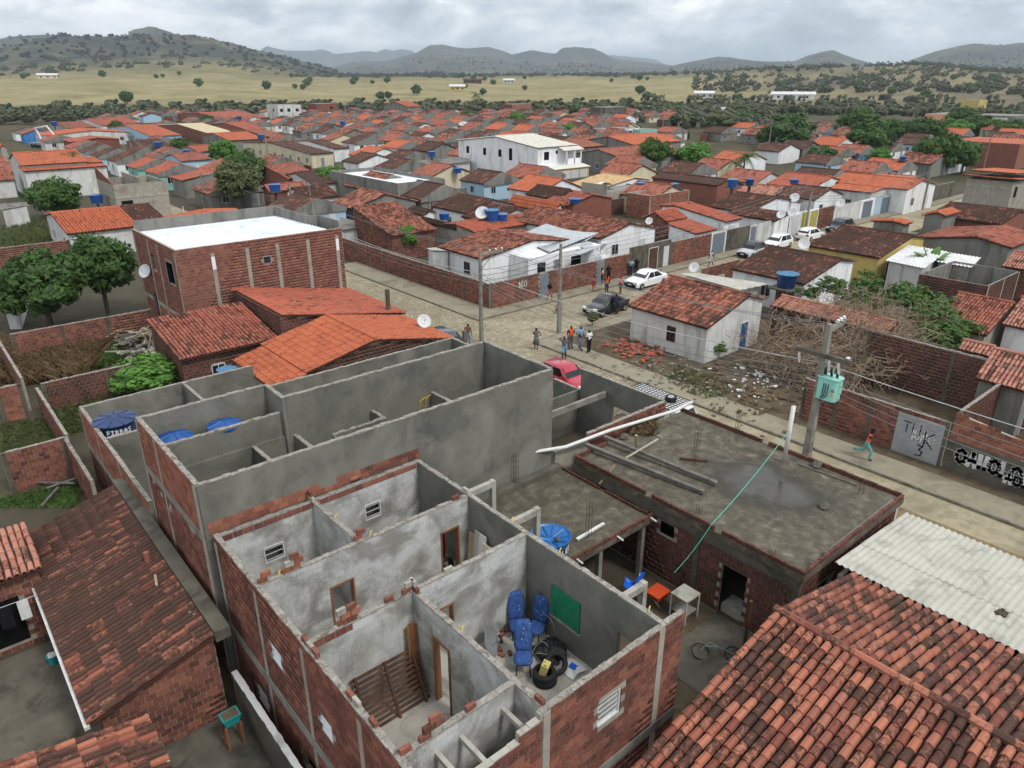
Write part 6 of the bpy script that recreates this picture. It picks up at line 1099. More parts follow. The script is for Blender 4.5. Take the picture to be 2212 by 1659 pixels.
wall_uv('tall dark brick wall behind the shutter lot', (43.2, 8.), (43.2, 17.5), 3.4, brick='brick_dark', limit=200, pil=4.6, name='brick_wall'); wall_uv('side brick wall of the shutter lot', (36.2, 9.8), (43., 9.8), 2.9, brick='brick_dark', limit=60, pil=0)
t, bb = shell('roofless brick pen with grey inner walls behind the faded red roof', m4(1010, 480), 2.9, 7., 5., 'plaster_grey', 'brick_dark', limit=40)
wall_px('low brick wall with shrubs beside the mossy tiled house', m3(130, 530), m3(460, 470), 1.8, limit=80); t = wall_uv('grey yard wall behind the cracked white house', (44.5, 33.6), (52, 33.6), 2.3, 'concrete_pale', None, pil=0)
for lab, qs, z0, z1, mt, pit, am in (('white fibre-cement roof beside the yellow house', (m4(430, 180), m4(712, 228), m4(262, 292), m4(545, 350)), 3.1, 2.7, 'fibre_white', .3, .035), ('second white fibre-cement roof over the brick shed', (m4(712, 232), m4(960, 272), m4(628, 300), m4(890, 345)), 3.0, 2.7, 'fibre_white', .3, .035), ('long pale fibre roof behind the cracked white house', (m3(0, 570), m3(110, 565), m3(440, 690), m3(650, 645)), 2.6, 2.6, 'fibre_cement', .3, .03), ('old grey fibre roof beside the steep orange roof', (m1(0, 160), m1(165, 200), m1(0, 255), m1(148, 238)), 2.6, 2.5, 'fibre_old', .3, .03), ('small fibre roof against the white corner house', (m1(625, 385), m1(800, 372), m1(660, 400), m1(790, 408)), 2.7, 2.65, 'fibre_cement', .3, .03), ('mossy grey fibre roof at the edge beyond the mango tree', (k5(0, 220), k5(150, 200), k5(0, 400), k5(90, 400)), 2.7, 2.4, 'fibre_old', .3, .03), ('dark grey fibre roof over the shed by the green trees', (s1(0, 1310), s1(330, 1290), s1(0, 1390), s1(360, 1330)), 2.9, 2.6, 'fibre_old', .4, .04), ('grey fibre roof behind the blue tank', (s3(495, 450), s3(640, 430), s3(540, 478), s3(720, 460)), 3., 2.8, 'fibre_old', .4, .04), ('dark fibre roof under the red roof corner', (s3(710, 430), s3(890, 410), s3(760, 468), s3(960, 445)), 3., 2.7, 'fibre_old', .4, .04)):
    p = [P3(q, z0 if i < 2 else z1) for i, q in enumerate(qs)]; t = thing('corrugated_shed', lab, 'shed', (sum(q[0] for q in p) / 4, sum(q[1] for q in p) / 4, 0)); corrug(t, p[0], p[1], p[2], p[3], pit, am, mt)
    cx_, cy_ = t.location.x, t.location.y; xs = [q[0] for q in p]; ys = [q[1] for q in p]; ix0, ix1, iy0, iy1 = min(xs) + .4, max(xs) - .4, min(ys) + .4, max(ys) - .4
    m = MB().prism([(cx_ + (q[0] - cx_) * .85, cy_ + (q[1] - cy_) * .85) for q in (p[0], p[1], p[3], p[2])], 0, z1 - .12); m.build('wall', 'mortar' if 'brick' in lab else 'white_dirty', t)
# torn zinc roof
t = thing('torn_zinc_roof', 'torn ribbed zinc sheets lifted off the white house roof', 'metal roof', P3(m2(300, 400), 0)); za, zb = 3.7, 2.75
q = [P3(m2(262, 207), 3.75), P3(m2(60, 292), 3.1), P3(m2(650, 272), 3.2), P3(m2(285, 415), 2.9)]
corrug(t, q[0], q[1], q[2], q[3], .28, .03, 'zinc', fn=lambda s_, u_: -.25 * math.sin(math.pi * u_) * (1 - s_ * .5))
q = [P3(m2(455, 312), 3.05), P3(m2(650, 272), 3.2), P3(m2(500, 350), 2.7), P3(m2(560, 330), 2.9)]; corrug(t, *q, .28, .03, 'zinc')
for q0, q1, w in ((m2(530, 350), m2(620, 450), .9), (m2(470, 430), m2(710, 335), .8), (m2(560, 340), m2(640, 445), .7)):
    a, b = Vector(P3(q0, 3.)), Vector(P3(q1, 2.2)); n = (b - a).cross(Vector((0, 0, 1))).normalized() * w / 2; corrug(t, a - n, a + n, b - n, b + n, .22, .05, 'zinc', name='crumpled_sheet')
a = P(m2(260, 480), 0.); t = thing('porch_house', 'white porch house with dark window under the torn zinc', 'house', (46, 49.5, 0)); x0, y0 = P(m2(160, 470), 1.2); x1 = P(m2(500, 440), 1.2)[0]; body(t, 42.2, 51.5, 47.2, 52, 2.7, 'u', 49.6, 2.72, 'white_paint', ops=[('v', 43.8, .1, 1., 2., 'dark_panel'), ('v', 48.2, .9, 1.3, 1.2, 'dark_panel'), ('v', 45.8, .1, .9, 2., 'door', 'grey_metal')])
# ------------------------------------------------------------------ rows of small houses in the far part of town
prot = []
for i, (tl_, wm, L, D) in enumerate((('tile_old', 'white_paint', 6.2, 8.6), ('tile_worn', 'cream_paint', 6., 8.2), ('tile_mixed', 'plaster_grey', 6.4, 9.), ('tile_old', 'blue_paint', 6., 8.4), ('tile_worn', 'white_dirty', 6.6, 8.8), ('tile_orange', 'white_paint', 7., 9.), ('tile_red', 'teal_paint', 6.2, 8.), ('tile_worn', 'strong_blue_paint', 6., 8.2), ('tile_dark', 'plaster_grey', 6.4, 8.8))):
    t = house_uv('', 'v', 0., -L / 2, L / 2, -D / 2, D / 2, 3.9 + .1 * (i % 3), 2.6, 2.6, tl_, wm, None, 'auto', 0, 0, .3, True, .36, .62, 'far_house'); t.location = (0, 0, 0)
    for ch in t.children: ch.matrix_parent_inverse = Matrix.Identity(4)
    zz_ = 3.9 + .1 * (i % 3); MB().add([(-D / 2 + .2, -L / 2 - .02, 2.2), (D / 2 - .2, -L / 2 - .02, 2.2), (D / 2 - .2, -L / 2 - .02, 2.62), (0, -L / 2 - .02, zz_ + .1), (-D / 2 + .2, -L / 2 - .02, 2.62), (-D / 2 + .2, -L / 2 + .12, 2.2), (D / 2 - .2, -L / 2 + .12, 2.2), (D / 2 - .2, -L / 2 + .12, 2.62), (0, -L / 2 + .12, zz_ + .1), (-D / 2 + .2, -L / 2 + .12, 2.62)], [(0, 1, 2, 3, 4), (9, 8, 7, 6, 5), (2, 7, 8, 3), (3, 8, 9, 4)]).build('party_wall', 'plaster_grey', t, True)
    t['label'] = 'small far house with %s and %s walls in the packed rows' % ({'tile_old': 'lichen stained tiles', 'tile_worn': 'worn red tiles', 'tile_mixed': 'patchy tiles', 'tile_orange': 'new orange tiles', 'tile_red': 'plain red tiles', 'tile_dark': 'blackened tiles'}[tl_], {'white_paint': 'white', 'cream_paint': 'cream', 'plaster_grey': 'grey', 'blue_paint': 'light blue', 'white_dirty': 'stained white', 'teal_paint': 'turquoise', 'strong_blue_paint': 'deep blue'}[wm])
    prot.append(t)
occ = [(t.location.x, t.location.y, max(b - a, d - c) / 2) for t, al, a, b, c, d in HOUSES if t not in prot]
fr = random.Random(21); used = [False] * len(prot); nfar = 0
def far_ok(x, y):
    q = proj((x, y, 3)); 
    if not (-60 < q[0] < 2270 and 236 < q[1] < 470): return False
    X, Y = q[0], q[1]
    if X < 200: lim = 262 + (200 - X) * .1
    elif X < 1480: lim = 238 + max(0, 400 - X) * .06
    else: lim = 262 + (X - 1480) * .02
    if Y < lim: return False
    if X > 1360 and Y < 330 and not (X > 1640 and Y > 262): return fr.random() < .16
    if X > 1540 and Y < 420: return fr.random() < .55
    return True
u_ = 40.
while u_ < 420:
    v_ = 60.; 
    while v_ < 420:
        x, y = u_ + fr.uniform(-.3, .3), v_
        r_ = math.hypot(x, y)
        if 92 < r_ < 455 and far_ok(x, y) and all(math.hypot(x - a, y - b) > c + 4.6 for a, b, c in occ):
            k = fr.choices(range(len(prot)), [4, 4, 3, 1.5, 3, 1.5, 1, .8, 2])[0]
            if not used[k]: o = prot[k]; used[k] = True
            else: o = copy_tree(prot[k])
            o.location = (x, y, 0); o.rotation_euler = (0, 0, fr.choice([0, 0, 0, math.pi])); o.scale = (fr.uniform(.92, 1.1), fr.uniform(1.0, 1.08), fr.uniform(.93, 1.06))
            o['group'] = 'small houses in the far rows of the town'; o['category'] = 'house'; nfar += 1; occ.append((x, y, 3.))
        v_ += fr.choice([6.3, 6.4, 6.6]) if fr.random() > .06 else 12.
    u_ += 9.2 if int(u_ / 9.2) % 3 else 15.5
for k in range(len(prot)):
    if not used[k]:
        for ch in list(prot[k].children_recursive): bpy.data.objects.remove(ch)
        bpy.data.objects.remove(prot[k])
yw = thing('masonry_fence', 'low brick yard wall squeezed between the packed far houses', 'wall', (0, 0, 0), 'brick yard walls among the far houses'); MB().box(-3., 3., -.08, .08, 0, 2.1).build('wall', 'brick_dark', yw, True); MB().box(-3., 3., -.1, .1, 2.101, 2.16).build('coping', 'concrete_dirty', yw, True); first = True; nw_ = 0
for (a, b, c_) in [o for o in occ if o[2] == 3.]:
    if fr.random() < .42:
        o = yw if first else copy_tree(yw); first = False; o.location = (a + fr.choice([-6.4, 6.4]), b + fr.uniform(-2, 2), 0); o.rotation_euler = (0, 0, fr.choice([0, 1.5708])); o.scale = (fr.uniform(.5, 1.), 1, fr.uniform(.8, 1.15)); nw_ += 1
# ================================================================== vegetation
def leafcloud(n, seed, rx=1., rz=.8, zc=.0, leaf=.1, clumps=46, droop=.3, asp=.34, shell_=.75):
    g_ = np.random.default_rng(seed); cc_ = g_.normal(size=(clumps, 3)); cc_ /= np.linalg.norm(cc_, axis=1)[:, None]; rad = g_.uniform(shell_ * .45, .86, clumps); C = cc_ * rad[:, None]
    cr_ = g_.uniform(.17, .34, clumps); ci = g_.integers(0, clumps, n); d = g_.normal(size=(n, 3)); d /= np.linalg.norm(d, axis=1)[:, None]; pos = C[ci] + d * cr_[ci][:, None] * g_.uniform(.5, 1.05, n)[:, None]
    nrm = d + C[ci] * .5 + np.array([0, 0, .5]); nrm += g_.normal(0, .35, (n, 3)); nrm /= np.linalg.norm(nrm, axis=1)[:, None]; ax = np.cross(nrm, g_.normal(size=(n, 3))); ax[:, 2] -= droop; ax /= np.linalg.norm(ax, axis=1)[:, None]; bx = np.cross(nrm, ax)
    L = leaf * g_.uniform(.6, 1.3, n)[:, None]; V = np.stack([pos - ax * L * .5, pos + bx * L * asp, pos + ax * L * .5, pos - bx * L * asp], 1); V[:, :, 0] *= rx; V[:, :, 1] *= rx; V[:, :, 2] *= rz
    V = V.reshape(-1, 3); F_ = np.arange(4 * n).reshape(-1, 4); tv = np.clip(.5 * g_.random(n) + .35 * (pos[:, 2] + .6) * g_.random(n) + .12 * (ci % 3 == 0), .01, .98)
    return V, F_, tv
_tree = {}
def tree_meshes(mat, k):
    if (mat, k) not in _tree:
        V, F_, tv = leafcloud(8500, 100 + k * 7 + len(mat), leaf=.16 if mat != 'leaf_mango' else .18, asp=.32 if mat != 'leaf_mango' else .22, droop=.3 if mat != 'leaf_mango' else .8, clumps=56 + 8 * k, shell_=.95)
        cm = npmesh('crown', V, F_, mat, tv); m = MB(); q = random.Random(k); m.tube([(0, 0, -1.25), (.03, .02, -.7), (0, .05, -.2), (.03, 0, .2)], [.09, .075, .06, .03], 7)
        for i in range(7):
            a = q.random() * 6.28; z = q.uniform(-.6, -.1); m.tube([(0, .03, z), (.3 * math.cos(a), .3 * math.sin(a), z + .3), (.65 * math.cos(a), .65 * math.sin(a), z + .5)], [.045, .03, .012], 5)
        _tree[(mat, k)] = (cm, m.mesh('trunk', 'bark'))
    return _tree[(mat, k)]
def tree(label, x, y, r, h, mat='leaf_mid', k=0, z0=0., name='tree', group=None, cat='tree'):
    cm, tm = tree_meshes(mat, k % 4); t = thing(name, label, cat, (x, y, z0), group, random.random() * 6.28); sz = min(r * .95, h * .56)
    for me, nm in ((cm, 'crown'), (tm, 'trunk')):
        o = bpy.data.objects.new(nm, me); col.objects.link(o); o.parent = t; s_ = (r, r, sz); o.location = (0, 0, h - sz * .8); o.scale = s_ if nm == 'crown' else (r * .7, r * .7, (h - sz * .8) / 1.25)
    return t
TR = [  # label, base pixel, crown radius, height, leaf, variant
 ('dark mango tree with bright young tips beside the grey fibre roof', k5(330, 575), 2.9, 5.6, 'leaf_mango', 0), ('taller dark mango tree hiding a white house', k5(690, 500), 2.5, 6.0, 'leaf_mango', 1), ('bright green mango bush behind the grey wing wall', k5(930, 1000), 1.9, 2.3, 'leaf_bright', 2),
 ('broad round mango tree in front of the roofless twin bays', s1(740, 1490), 3.1, 4.9, 'leaf_mango', 2), ('dark tree against the stepped orange house', s1(950, 1150), 2.4, 5.8, 'leaf_mango', 3), ('small dense round tree beside the two tier orange roof', s1(1490, 440), 2.2, 4.2, 'leaf_mid', 0),
 ('bright green street tree behind the darker pair', s2(400, 510), 2.9, 5.6, 'leaf_bright', 0), ('dark spreading street tree by the red roofs', s2(570, 660), 3.2, 6.2, 'leaf_mango', 1), ('yellowish green street tree over the brick wall', s2(530, 800), 2.9, 6.4, 'leaf_olive', 2), ('small tree beside the pale blue house', s2(80, 395), 1.9, 3.8, 'leaf_mid', 3), ('light green tree leaning over the dark red roofs', s2(1180, 700), 2.0, 4.6, 'leaf_bright', 3), ('small clipped round shrub by the low wall', s2(980, 470), .9, 1.8, 'leaf_bright', 1), ('slim dark tree beside the broad red roofs', s2(282, 215), 2.4, 5.2, 'leaf_mango', 0),
 ('young leafy tree behind the long boundary wall', m1(478, 455), 1.25, 3.1, 'leaf_bright', 1), ('dense dark tree in front of the red school roof', s4(1045, 535), 2.9, 6.6, 'leaf_mango', 0), ('small light tree beside the grey gable', s4(885, 560), 1.4, 3.6, 'leaf_bright', 2), ('wide feathery green tree by the school yard', s5(90, 515), 3.4, 5.2, 'leaf_bright', 1), ('round bright tree among the far rows', s4(52, 205), 3.2, 5.4, 'leaf_bright', 0), ('small round tree between far grey walls', s4(420, 280), 2.5, 4.6, 'leaf_bright', 2), ('dark narrow tree rising from the far roofs', s4(462, 150), 2.2, 5.5, 'leaf_mango', 3), ('round dark tree in the far rows near the white house', s3(930, 165), 3.4, 5.2, 'leaf_mango', 1),
 ('tall airy tree beside the leaning pole', s5(770, 370), 5.4, 9.0, 'leaf_mid', 1), ('small black green tree left of the airy tree', s5(620, 345), 2.6, 5., 'leaf_mango', 2), ('rounded tree over the red roofs with white verges', s5(1010, 520), 2.7, 4.8, 'leaf_mid', 2), ('olive scrub tree by the vacant field', s5(290, 250), 5.0, 7.5, 'leaf_olive', 0), ('dense dark tree beyond the vacant field', s5(470, 200), 5.0, 6., 'leaf_mango', 3),
 ('spreading tree at the end of the gated street', s6(110, 440), 4.4, 8., 'leaf_mid', 0), ('bright young tree before the row of pole lines', s6(195, 530), 2.0, 4.6, 'leaf_bright', 3), ('massive dark mango tree beyond the street wall', s6(625, 535), 4.0, 7.6, 'leaf_mango', 0), ('yellow green half of the mango clump', s6(815, 535), 2.7, 5.8, 'leaf_mid', 3), ('mango tree in front of the orange roof gables', s6(540, 345), 4.6, 7.5, 'leaf_mango', 1), ('lighter tree beside the brick warehouse', s6(755, 300), 4., 6., 'leaf_bright', 1), ('dark wood edge tree below the salmon school', s6(800, 225), 5.2, 7.5, 'leaf_mango', 2), ('dark tree near the tall street lamp', s6(930, 270), 5., 6.5, 'leaf_mango', 3), ('low dark tree before the flats', s6(1190, 300), 5.4, 6., 'leaf_mango', 1), ('leafy tree over the pink tiled roofs', s6(60, 260), 5.8, 8., 'leaf_mango', 2), ('round tree far behind the street trees', s6(330, 330), 4.4, 6.5, 'leaf_mid', 1), ('small olive tree below the flats', s6(1080, 270), 4., 5.5, 'leaf_olive', 2), ('green tree beside the wire poles', s6(250, 310), 4.4, 6.5, 'leaf_mango', 0)]
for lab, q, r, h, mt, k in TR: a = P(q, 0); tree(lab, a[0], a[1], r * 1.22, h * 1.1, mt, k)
# woods and single trees beyond the town
fr = random.Random(5); cnt = 0
def at_r(x, r): b = bear(x) + FA; return r * math.sin(b), r * math.cos(b)
fm, ftm = tree_meshes('leaf_mid', 2)[0], tree_meshes('leaf_mid', 2)[1]
def farwood(name, label, n, xr, rrange, size, seed, mat='leaf_far', keep=None):
    g_ = np.random.default_rng(seed); Vs = []; Fs = []; T = []; k0 = 0; nl = 130 if n < 2000 else 34; bV, bF, bT = leafcloud(nl, seed, leaf=.55 if nl > 50 else .9, clumps=9, asp=.45)
    for i in range(n):
        x, r = g_.uniform(*xr), rrange[0] + (rrange[1] - rrange[0]) * g_.random() ** 1.3; X, Y = at_r(x, r)
        if keep and not keep(X, Y, x, r): continue
        if n > 2000 and vnoise(np.array([X / 420. + 40]), np.array([Y / 420. + 40]), 77)[0] < g_.uniform(.36, .62): continue
        s_ = g_.uniform(*size); z = ground_z(X, Y); Vs.append(bV * np.array([s_, s_, s_ * g_.uniform(.6, 1.0)]) + np.array([X, Y, z + s_ * .55])); Fs.append(bF + k0); T.append(np.clip(bT * g_.uniform(.4, 1.3), .01, .98)); k0 += len(bV)
    o = link(npmesh(name, np.concatenate(Vs), np.concatenate(Fs), mat, np.concatenate(T)), name); o['kind'] = 'stuff'; tag(o, label, 'trees'); return o
farwood('tree_belt', 'dark green belt of scrub between the town and the golden pasture', 420, (-60, 2280), (470, 580), (3., 6.5), 1)
farwood('tree_belt', 'scattered scrub along the left edge of the town', 130, (-60, 520), (380, 500), (2.2, 5), 8)
farwood('tree_belt', 'bushy woodland on the right beyond the last houses', 330, (1380, 2280), (300, 700), (2.5, 5.5), 2, 'leaf_far', lambda X, Y, x, r: r > 430 or x < 1680)
farwood('tree_belt', 'line of trees along the far side of the pasture', 420, (-60, 2280), (1350, 1800), (3.5, 7), 3); farwood('tree_belt', 'brown grey scrub over the rise on the right', 620, (1500, 2280), (800, 1600), (2.5, 5.5), 4, 'leaf_far'); farwood('hill_scrub', 'trees and scrub speckling the hills', 5200, (-80, 2300), (1850, 4300), (2.5, 7.5), 6, 'leaf_scrub')
vn = vnoise
for i in range(58):
    x = fr.uniform(-20, 2230); r = fr.uniform(640, 1300); X, Y = at_r(x, r); s_ = fr.uniform(3.2, 6.); tree('lone dark tree standing in the golden pasture', X, Y, s_, s_ * 1.7, fr.choice(['leaf_mango', 'leaf_mid']), i % 4, ground_z(X, Y) - .2, 'pasture_tree', 'trees dotted over the pasture')
for i, (x, r, w, lab, mt) in enumerate(((175 * .5953, 1150, 22, 'pale farm shed on the left of the pasture', 'cream_paint'), (729 + 490 * .5953, 1050, 24, 'dark roofed farmhouse among trees on the pasture', 'wood_dark'), (729 + 622 * .5953, 1080, 14, 'small white farmhouse on the pasture', 'white_dirty'), (729 + 435 * .5953, 860, 16, 'yellow farm building in the middle of the pasture', 'yellow_paint'), (1456 + 440 * .5953, 700, 34, 'long white farm sheds with a yellow store', 'white_paint'), (1456 + 115 * .5953, 720, 16, 'little white house at the pasture edge', 'white_dirty'))):
    X, Y = at_r(x, r); z = ground_z(X, Y); t = thing('farm_building', lab, 'house', (X, Y, z), None, -(bear(x) + FA)); MB().box(-w / 2, w / 2, -4, 4, -1, 4.).build('wall', mt, t, True); MB().add([(-w / 2 - 1, -5, 3.9), (w / 2 + 1, -5, 3.9), (w / 2 + 1, 0, 6), (-w / 2 - 1, 0, 6), (w / 2 + 1, 5, 3.9), (-w / 2 - 1, 5, 3.9)], [(0, 1, 2, 3), (3, 2, 4, 5)]).build('roof', 'fibre_white' if i != 1 else 'tile_dark', t, True)
    for k in range(3): openpart(t, 'v', -w / 3 + k * w / 3, 1., 2., 1.6, 'dark_panel', -w / 2, w / 2, -4, 4)
    for ch in t.children: ch.matrix_parent_inverse = Matrix.Identity(4)
def palm(label, x, y, h, r, z0=0., n=18, seed=0):
    t = thing('palm_tree', label, 'palm', (x, y, z0)); q = random.Random(seed); MB().tube([(0, 0, 0), (.1, .05, h * .35), (.12, 0, h * .7), (0, 0, h)], [.22, .17, .15, .16], 8).build('trunk', 'bark', t, True); V = []; F_ = []
    for i in range(n):
        a = 6.283 * i / n + q.uniform(-.15, .15); el = q.uniform(-.35, 1.15); L = r * q.uniform(.85, 1.15); pts = []
        for k in range(11): s_ = k / 10; pts.append(Vector((math.cos(a) * L * s_ * math.cos(el * (1 - s_ * .5)), math.sin(a) * L * s_ * math.cos(el * (1 - s_ * .5)), h + L * (math.sin(el) * s_ - .75 * s_ * s_))))
        sd = Vector((-math.sin(a), math.cos(a), 0))
        for k in range(1, 11):
            w = L * .30 * math.sin(math.pi * (.12 + .85 * k / 10.5)) * .7; d = (pts[k] - pts[k - 1])
            for e in (-1, 1):
                for mm in range(3):
                    b = pts[k - 1] + d * (mm / 3.); i0 = len(V); tip = b + sd * e * w + d * .9 - Vector((0, 0, w * .55)); V += [tuple(b), tuple(b + d * .3), tuple(tip)]; F_.append((i0, i0 + 1, i0 + 2))
    link(npmesh('fronds', V, F_, 'leaf_palm', np.random.default_rng(seed).random(len(F_))), 'fronds', t, True); return t
a = P(s5(445, 625), 0); palm('coconut palm with drooping fronds beside the white wall', a[0], a[1], 4.9, 3.1, 0, 20, 1)
for i, (q, r_, h, l) in enumerate(((r2(955, 655), 440, 10, 'tall lone palm at the far edge of the rows'), (cr(375, 540), 250, 5.5, 'palm in front of the salmon school'), (cr(660, 560), 240, 4., 'smaller palm left of the salmon school'), (r3(420, 700), 420, 7, 'palm among the trees by the white box'), (cr(1740, 600), 240, 4.5, 'palm beside the flats'))): X, Y = at_r(q[0], r_); palm(l, X, Y, h, h * .45, ground_z(X, Y) if r_ > 430 else 0, 14, i + 4)
# banana plants
def banana(label, x, y, h, n, seed):
    t = thing('banana_plant', label, 'plant', (x, y, 0)); q = random.Random(seed); MB().tube([(0, 0, 0), (0, 0, h * .55)], [.12, .08], 8).build('stem', 'leaf_banana', t, True)
    for i in range(n):
        a = 6.283 * i / n + q.uniform(-.3, .3); el = q.uniform(.5, 1.35); L = h * q.uniform(.55, .8); m = MB(); vs = []; K = 8
        for k in range(K + 1):
            s_ = k / K; c_ = Vector((math.cos(a) * L * s_ * math.cos(el), math.sin(a) * L * s_ * math.cos(el), h * .5 + L * (math.sin(el) * s_ - .45 * s_ * s_))); w = L * .15 * math.sin(math.pi * min(1, .1 + .9 * s_)) + .01; sd = Vector((-math.sin(a), math.cos(a), 0))
            vs += [c_ - sd * w - Vector((0, 0, w * .4)), c_, c_ + sd * w - Vector((0, 0, w * .4))]
        m.add(vs, [(k * 3 + j, k * 3 + j + 1, k * 3 + j + 4, k * 3 + j + 3) for k in range(K) for j in range(2)], q.random()); m.build('leaf', 'leaf_banana', t, True)
a = P(m4(540, 490), 0); banana('banana plant with broad pale leaves beside the brick shed', a[0], a[1], 4.2, 11, 1); a = P(m4(700, 500), 0); banana('second banana clump by the brick shed wall', a[0], a[1], 3.4, 8, 2); a = P(m4(830, 545), 0); banana('low banana leaf reaching over the wall', a[0], a[1], 2.4, 5, 3)
# the dry thorny bush on the dirt lot
bx_, by_ = P(r6(1100, 915), 0); t = thing('dry_bush', 'huge tangle of dry brown branches with green tops on the dirt lot', 'bush', (bx_, by_, .13)); V = []; F_ = []; q = random.Random(3)
reg = [(r6(620, 560), 2.0), (r6(760, 430), 2.6), (r6(900, 640), 1.6), (r6(1000, 330), 3.2), (r6(1150, 430), 3.0), (r6(1250, 300), 3.6), (r6(1400, 420), 3.2), (r6(1500, 560), 2.6), (r6(1620, 420), 3.0), (r6(650, 700), 1.0), (r6(820, 760), .8), (r6(1350, 560), 2.4), (r6(1180, 560), 2.2), (r6(520, 650), 1.0)]
ends = [Vector(P3(p, z)) for p, z in reg]; root = Vector((bx_, by_, .1)); tr = MB(); tw = MB()
for e in ends:
    mid = root.lerp(e, .45) + Vector((q.uniform(-.5, .5), q.uniform(-.5, .5), .5 + .15 * e.z)); tr.tube([root + Vector((q.uniform(-.5, .5), q.uniform(-.4, .4), 0)), root.lerp(mid, .6), mid, e], [.09, .07, .05, .02], 5)
for i in range(4600):
    e = q.choice(ends); p = root.lerp(e, q.uniform(.35, 1.0)) + Vector((q.gauss(0, .95), q.gauss(0, .95), q.gauss(.15, .45))); p.z = max(.15, p.z); d = Vector((q.gauss(0, 1), q.gauss(0, 1), q.gauss(.2, .7))).normalized(); L = q.uniform(.5, 1.5); b = p + d * L * .5 + Vector((q.gauss(0, .12), q.gauss(0, .12), q.gauss(0, .12))); tw.tube([p, b, b + (d + Vector((q.gauss(0, .5), q.gauss(0, .5), q.gauss(-.2, .4)))) * L * .5], [.026, .017, .008], 3, q.random(), False)
tr.build('branch', 'twig', t); o = tw.build('twigs', 'twig', t); o['kind'] = 'stuff'
gv = np.random.default_rng(9); Vs = []; k0 = 0; Fs = []; T = []
for p, z, r in ((r6(1000, 220), 3.4, 1.0), (r6(1120, 260), 3.5, 1.1), (r6(1250, 200), 3.6, 1.1), (r6(1380, 260), 3.5, 1.2), (r6(1500, 300), 3.4, 1.3), (r6(1620, 330), 3.3, 1.3), (r6(1730, 420), 3.0, 1.3), (r6(1780, 520), 2.6, 1.2), (r6(1650, 520), 2.6, 1.1), (r6(1560, 420), 3.1, 1.1), (r6(850, 260), 2.8, .7), (r6(1700, 600), 2.0, .9), (r6(1300, 320), 3.3, .9)):
    bV, bF, bT = leafcloud(1100, int(p[0]), leaf=.2, clumps=22, asp=.3); Vs.append(bV * np.array([r * 1.45, r * 1.45, r * .95]) + np.array(P3(p, z))); Fs.append(bF + k0); T.append(bT); k0 += len(bV)
link(npmesh('foliage', np.concatenate(Vs), np.concatenate(Fs), 'leaf_mid', np.concatenate(T)), 'foliage', t)
a = P(r6(250, 680), 0); tree('leafy green weed bush against the cracked white house', a[0], a[1], .9, 1.3, 'leaf_mid', 1, .1, 'shrub', None, 'bush'); a = P(r5(1690, 490), 0); tree('tiny leafy sapling on the corner pavement', a[0], a[1], .5, 1.1, 'leaf_olive', 2, .1, 'sapling', None, 'plant')
for i, (q_, r, l) in enumerate(((s4(600, 790), 1.3, 'grey green shrub between the brick boxes'), (s4(780, 770), 1.3, 'dry shrub beside the low brick box'), (m3(880, 725), .9, 'green shrub at the foot of the tank stand'), (k6(850, 130), .5, 'small leafy weed on the wing wall'))): a = P(q_, 0); tree(l, a[0], a[1], r, r * 1.5, ('leaf_olive', 'leaf_dry', 'leaf_mid', 'leaf_bright')[i], i, 0, 'shrub', None, 'bush')
tuft_field('weeds', [m5(380, 380), m5(900, 560), m5(560, 640), m5(300, 500)], 260, .18, 'leaf_olive', .2, 11, .14, 'sparse weeds on the stony dirt lot', 'weeds'); tuft_field('grass', [r5(1960, 1080), r5(2100, 1090), r5(2080, 1180), r5(1950, 1170)], 160, .25, 'leaf_dry', .3, 12, ZS, 'dry grass tuft growing on the slab', 'grass')
# rubble and litter on the dirt lot
def scatter(name, rest, label, cat, n, cq, sq, size, mat, seed, z=.14, nm='piece'):
    t = thing(name, label, cat, P3(cq, z)); g_ = random.Random(seed); Ms = []
    for i in range(n):
        a = P((cq[0] + g_.gauss(0, sq[0]), cq[1] + g_.gauss(0, sq[1])), z); s_ = g_.uniform(*size); R_ = (Matrix.Rotation(g_.random() * 6, 4, 'Z') @ Matrix.Rotation(g_.uniform(-.5, .5), 4, 'X')); M = Matrix.Translation((a[0], a[1], z + s_ * .25 + g_.uniform(0, .12))) @ R_ @ Matrix.Diagonal((s_ * 1.5, s_ * .8, s_ * .5, 1)); Ms.append([list(r_) for r_ in M])
    pieces(t, nm, rest, CUBE, Ms, mat, 120, (nm, mat))
scatter('tile_heap', 'tile_fragments', 'heap of broken red tiles by the cracked white wall', 'rubble', 110, m5(50, 250), (22, 11), (.10, .22), 'tile_red', 1, nm='tile_fragment'); scatter('tile_heap', 'tile_fragments', 'few broken tiles lying by the wall base', 'rubble', 25, m5(220, 305), (16, 8), (.12, .28), 'tile_red', 2, nm='tile_fragment')
scatter('stones', 'pebbles', 'pale stones strewn along the dirt lot', 'stones', 110, m5(250, 440), (75, 26), (.04, .17), 'concrete', 3, nm='stone'); scatter('litter', 'litter_bits', 'white plastic rubbish dumped under the dry bush', 'litter', 60, m5(930, 490), (45, 20), (.06, .2), 'cloth_white', 4, nm='plastic_scrap'); scatter('litter', 'litter_bits', 'scattered pale litter and stones near the dead leaves', 'litter', 70, m5(700, 520), (90, 35), (.04, .12), 'concrete_pale', 5, nm='scrap'); scatter('litter', 'litter_bits', 'dark leaf litter and scraps below the pole wall', 'litter', 160, m5(950, 600), (80, 40), (.06, .2), 'leaf_dry', 6, nm='scrap_dark')
scatter('debris', 'debris_bits', 'white and grey debris mixed into the timber heap', 'debris', 60, k5(930, 700), (30, 16), (.1, .35), 'concrete_pale', 7, .2, 'debris_piece')
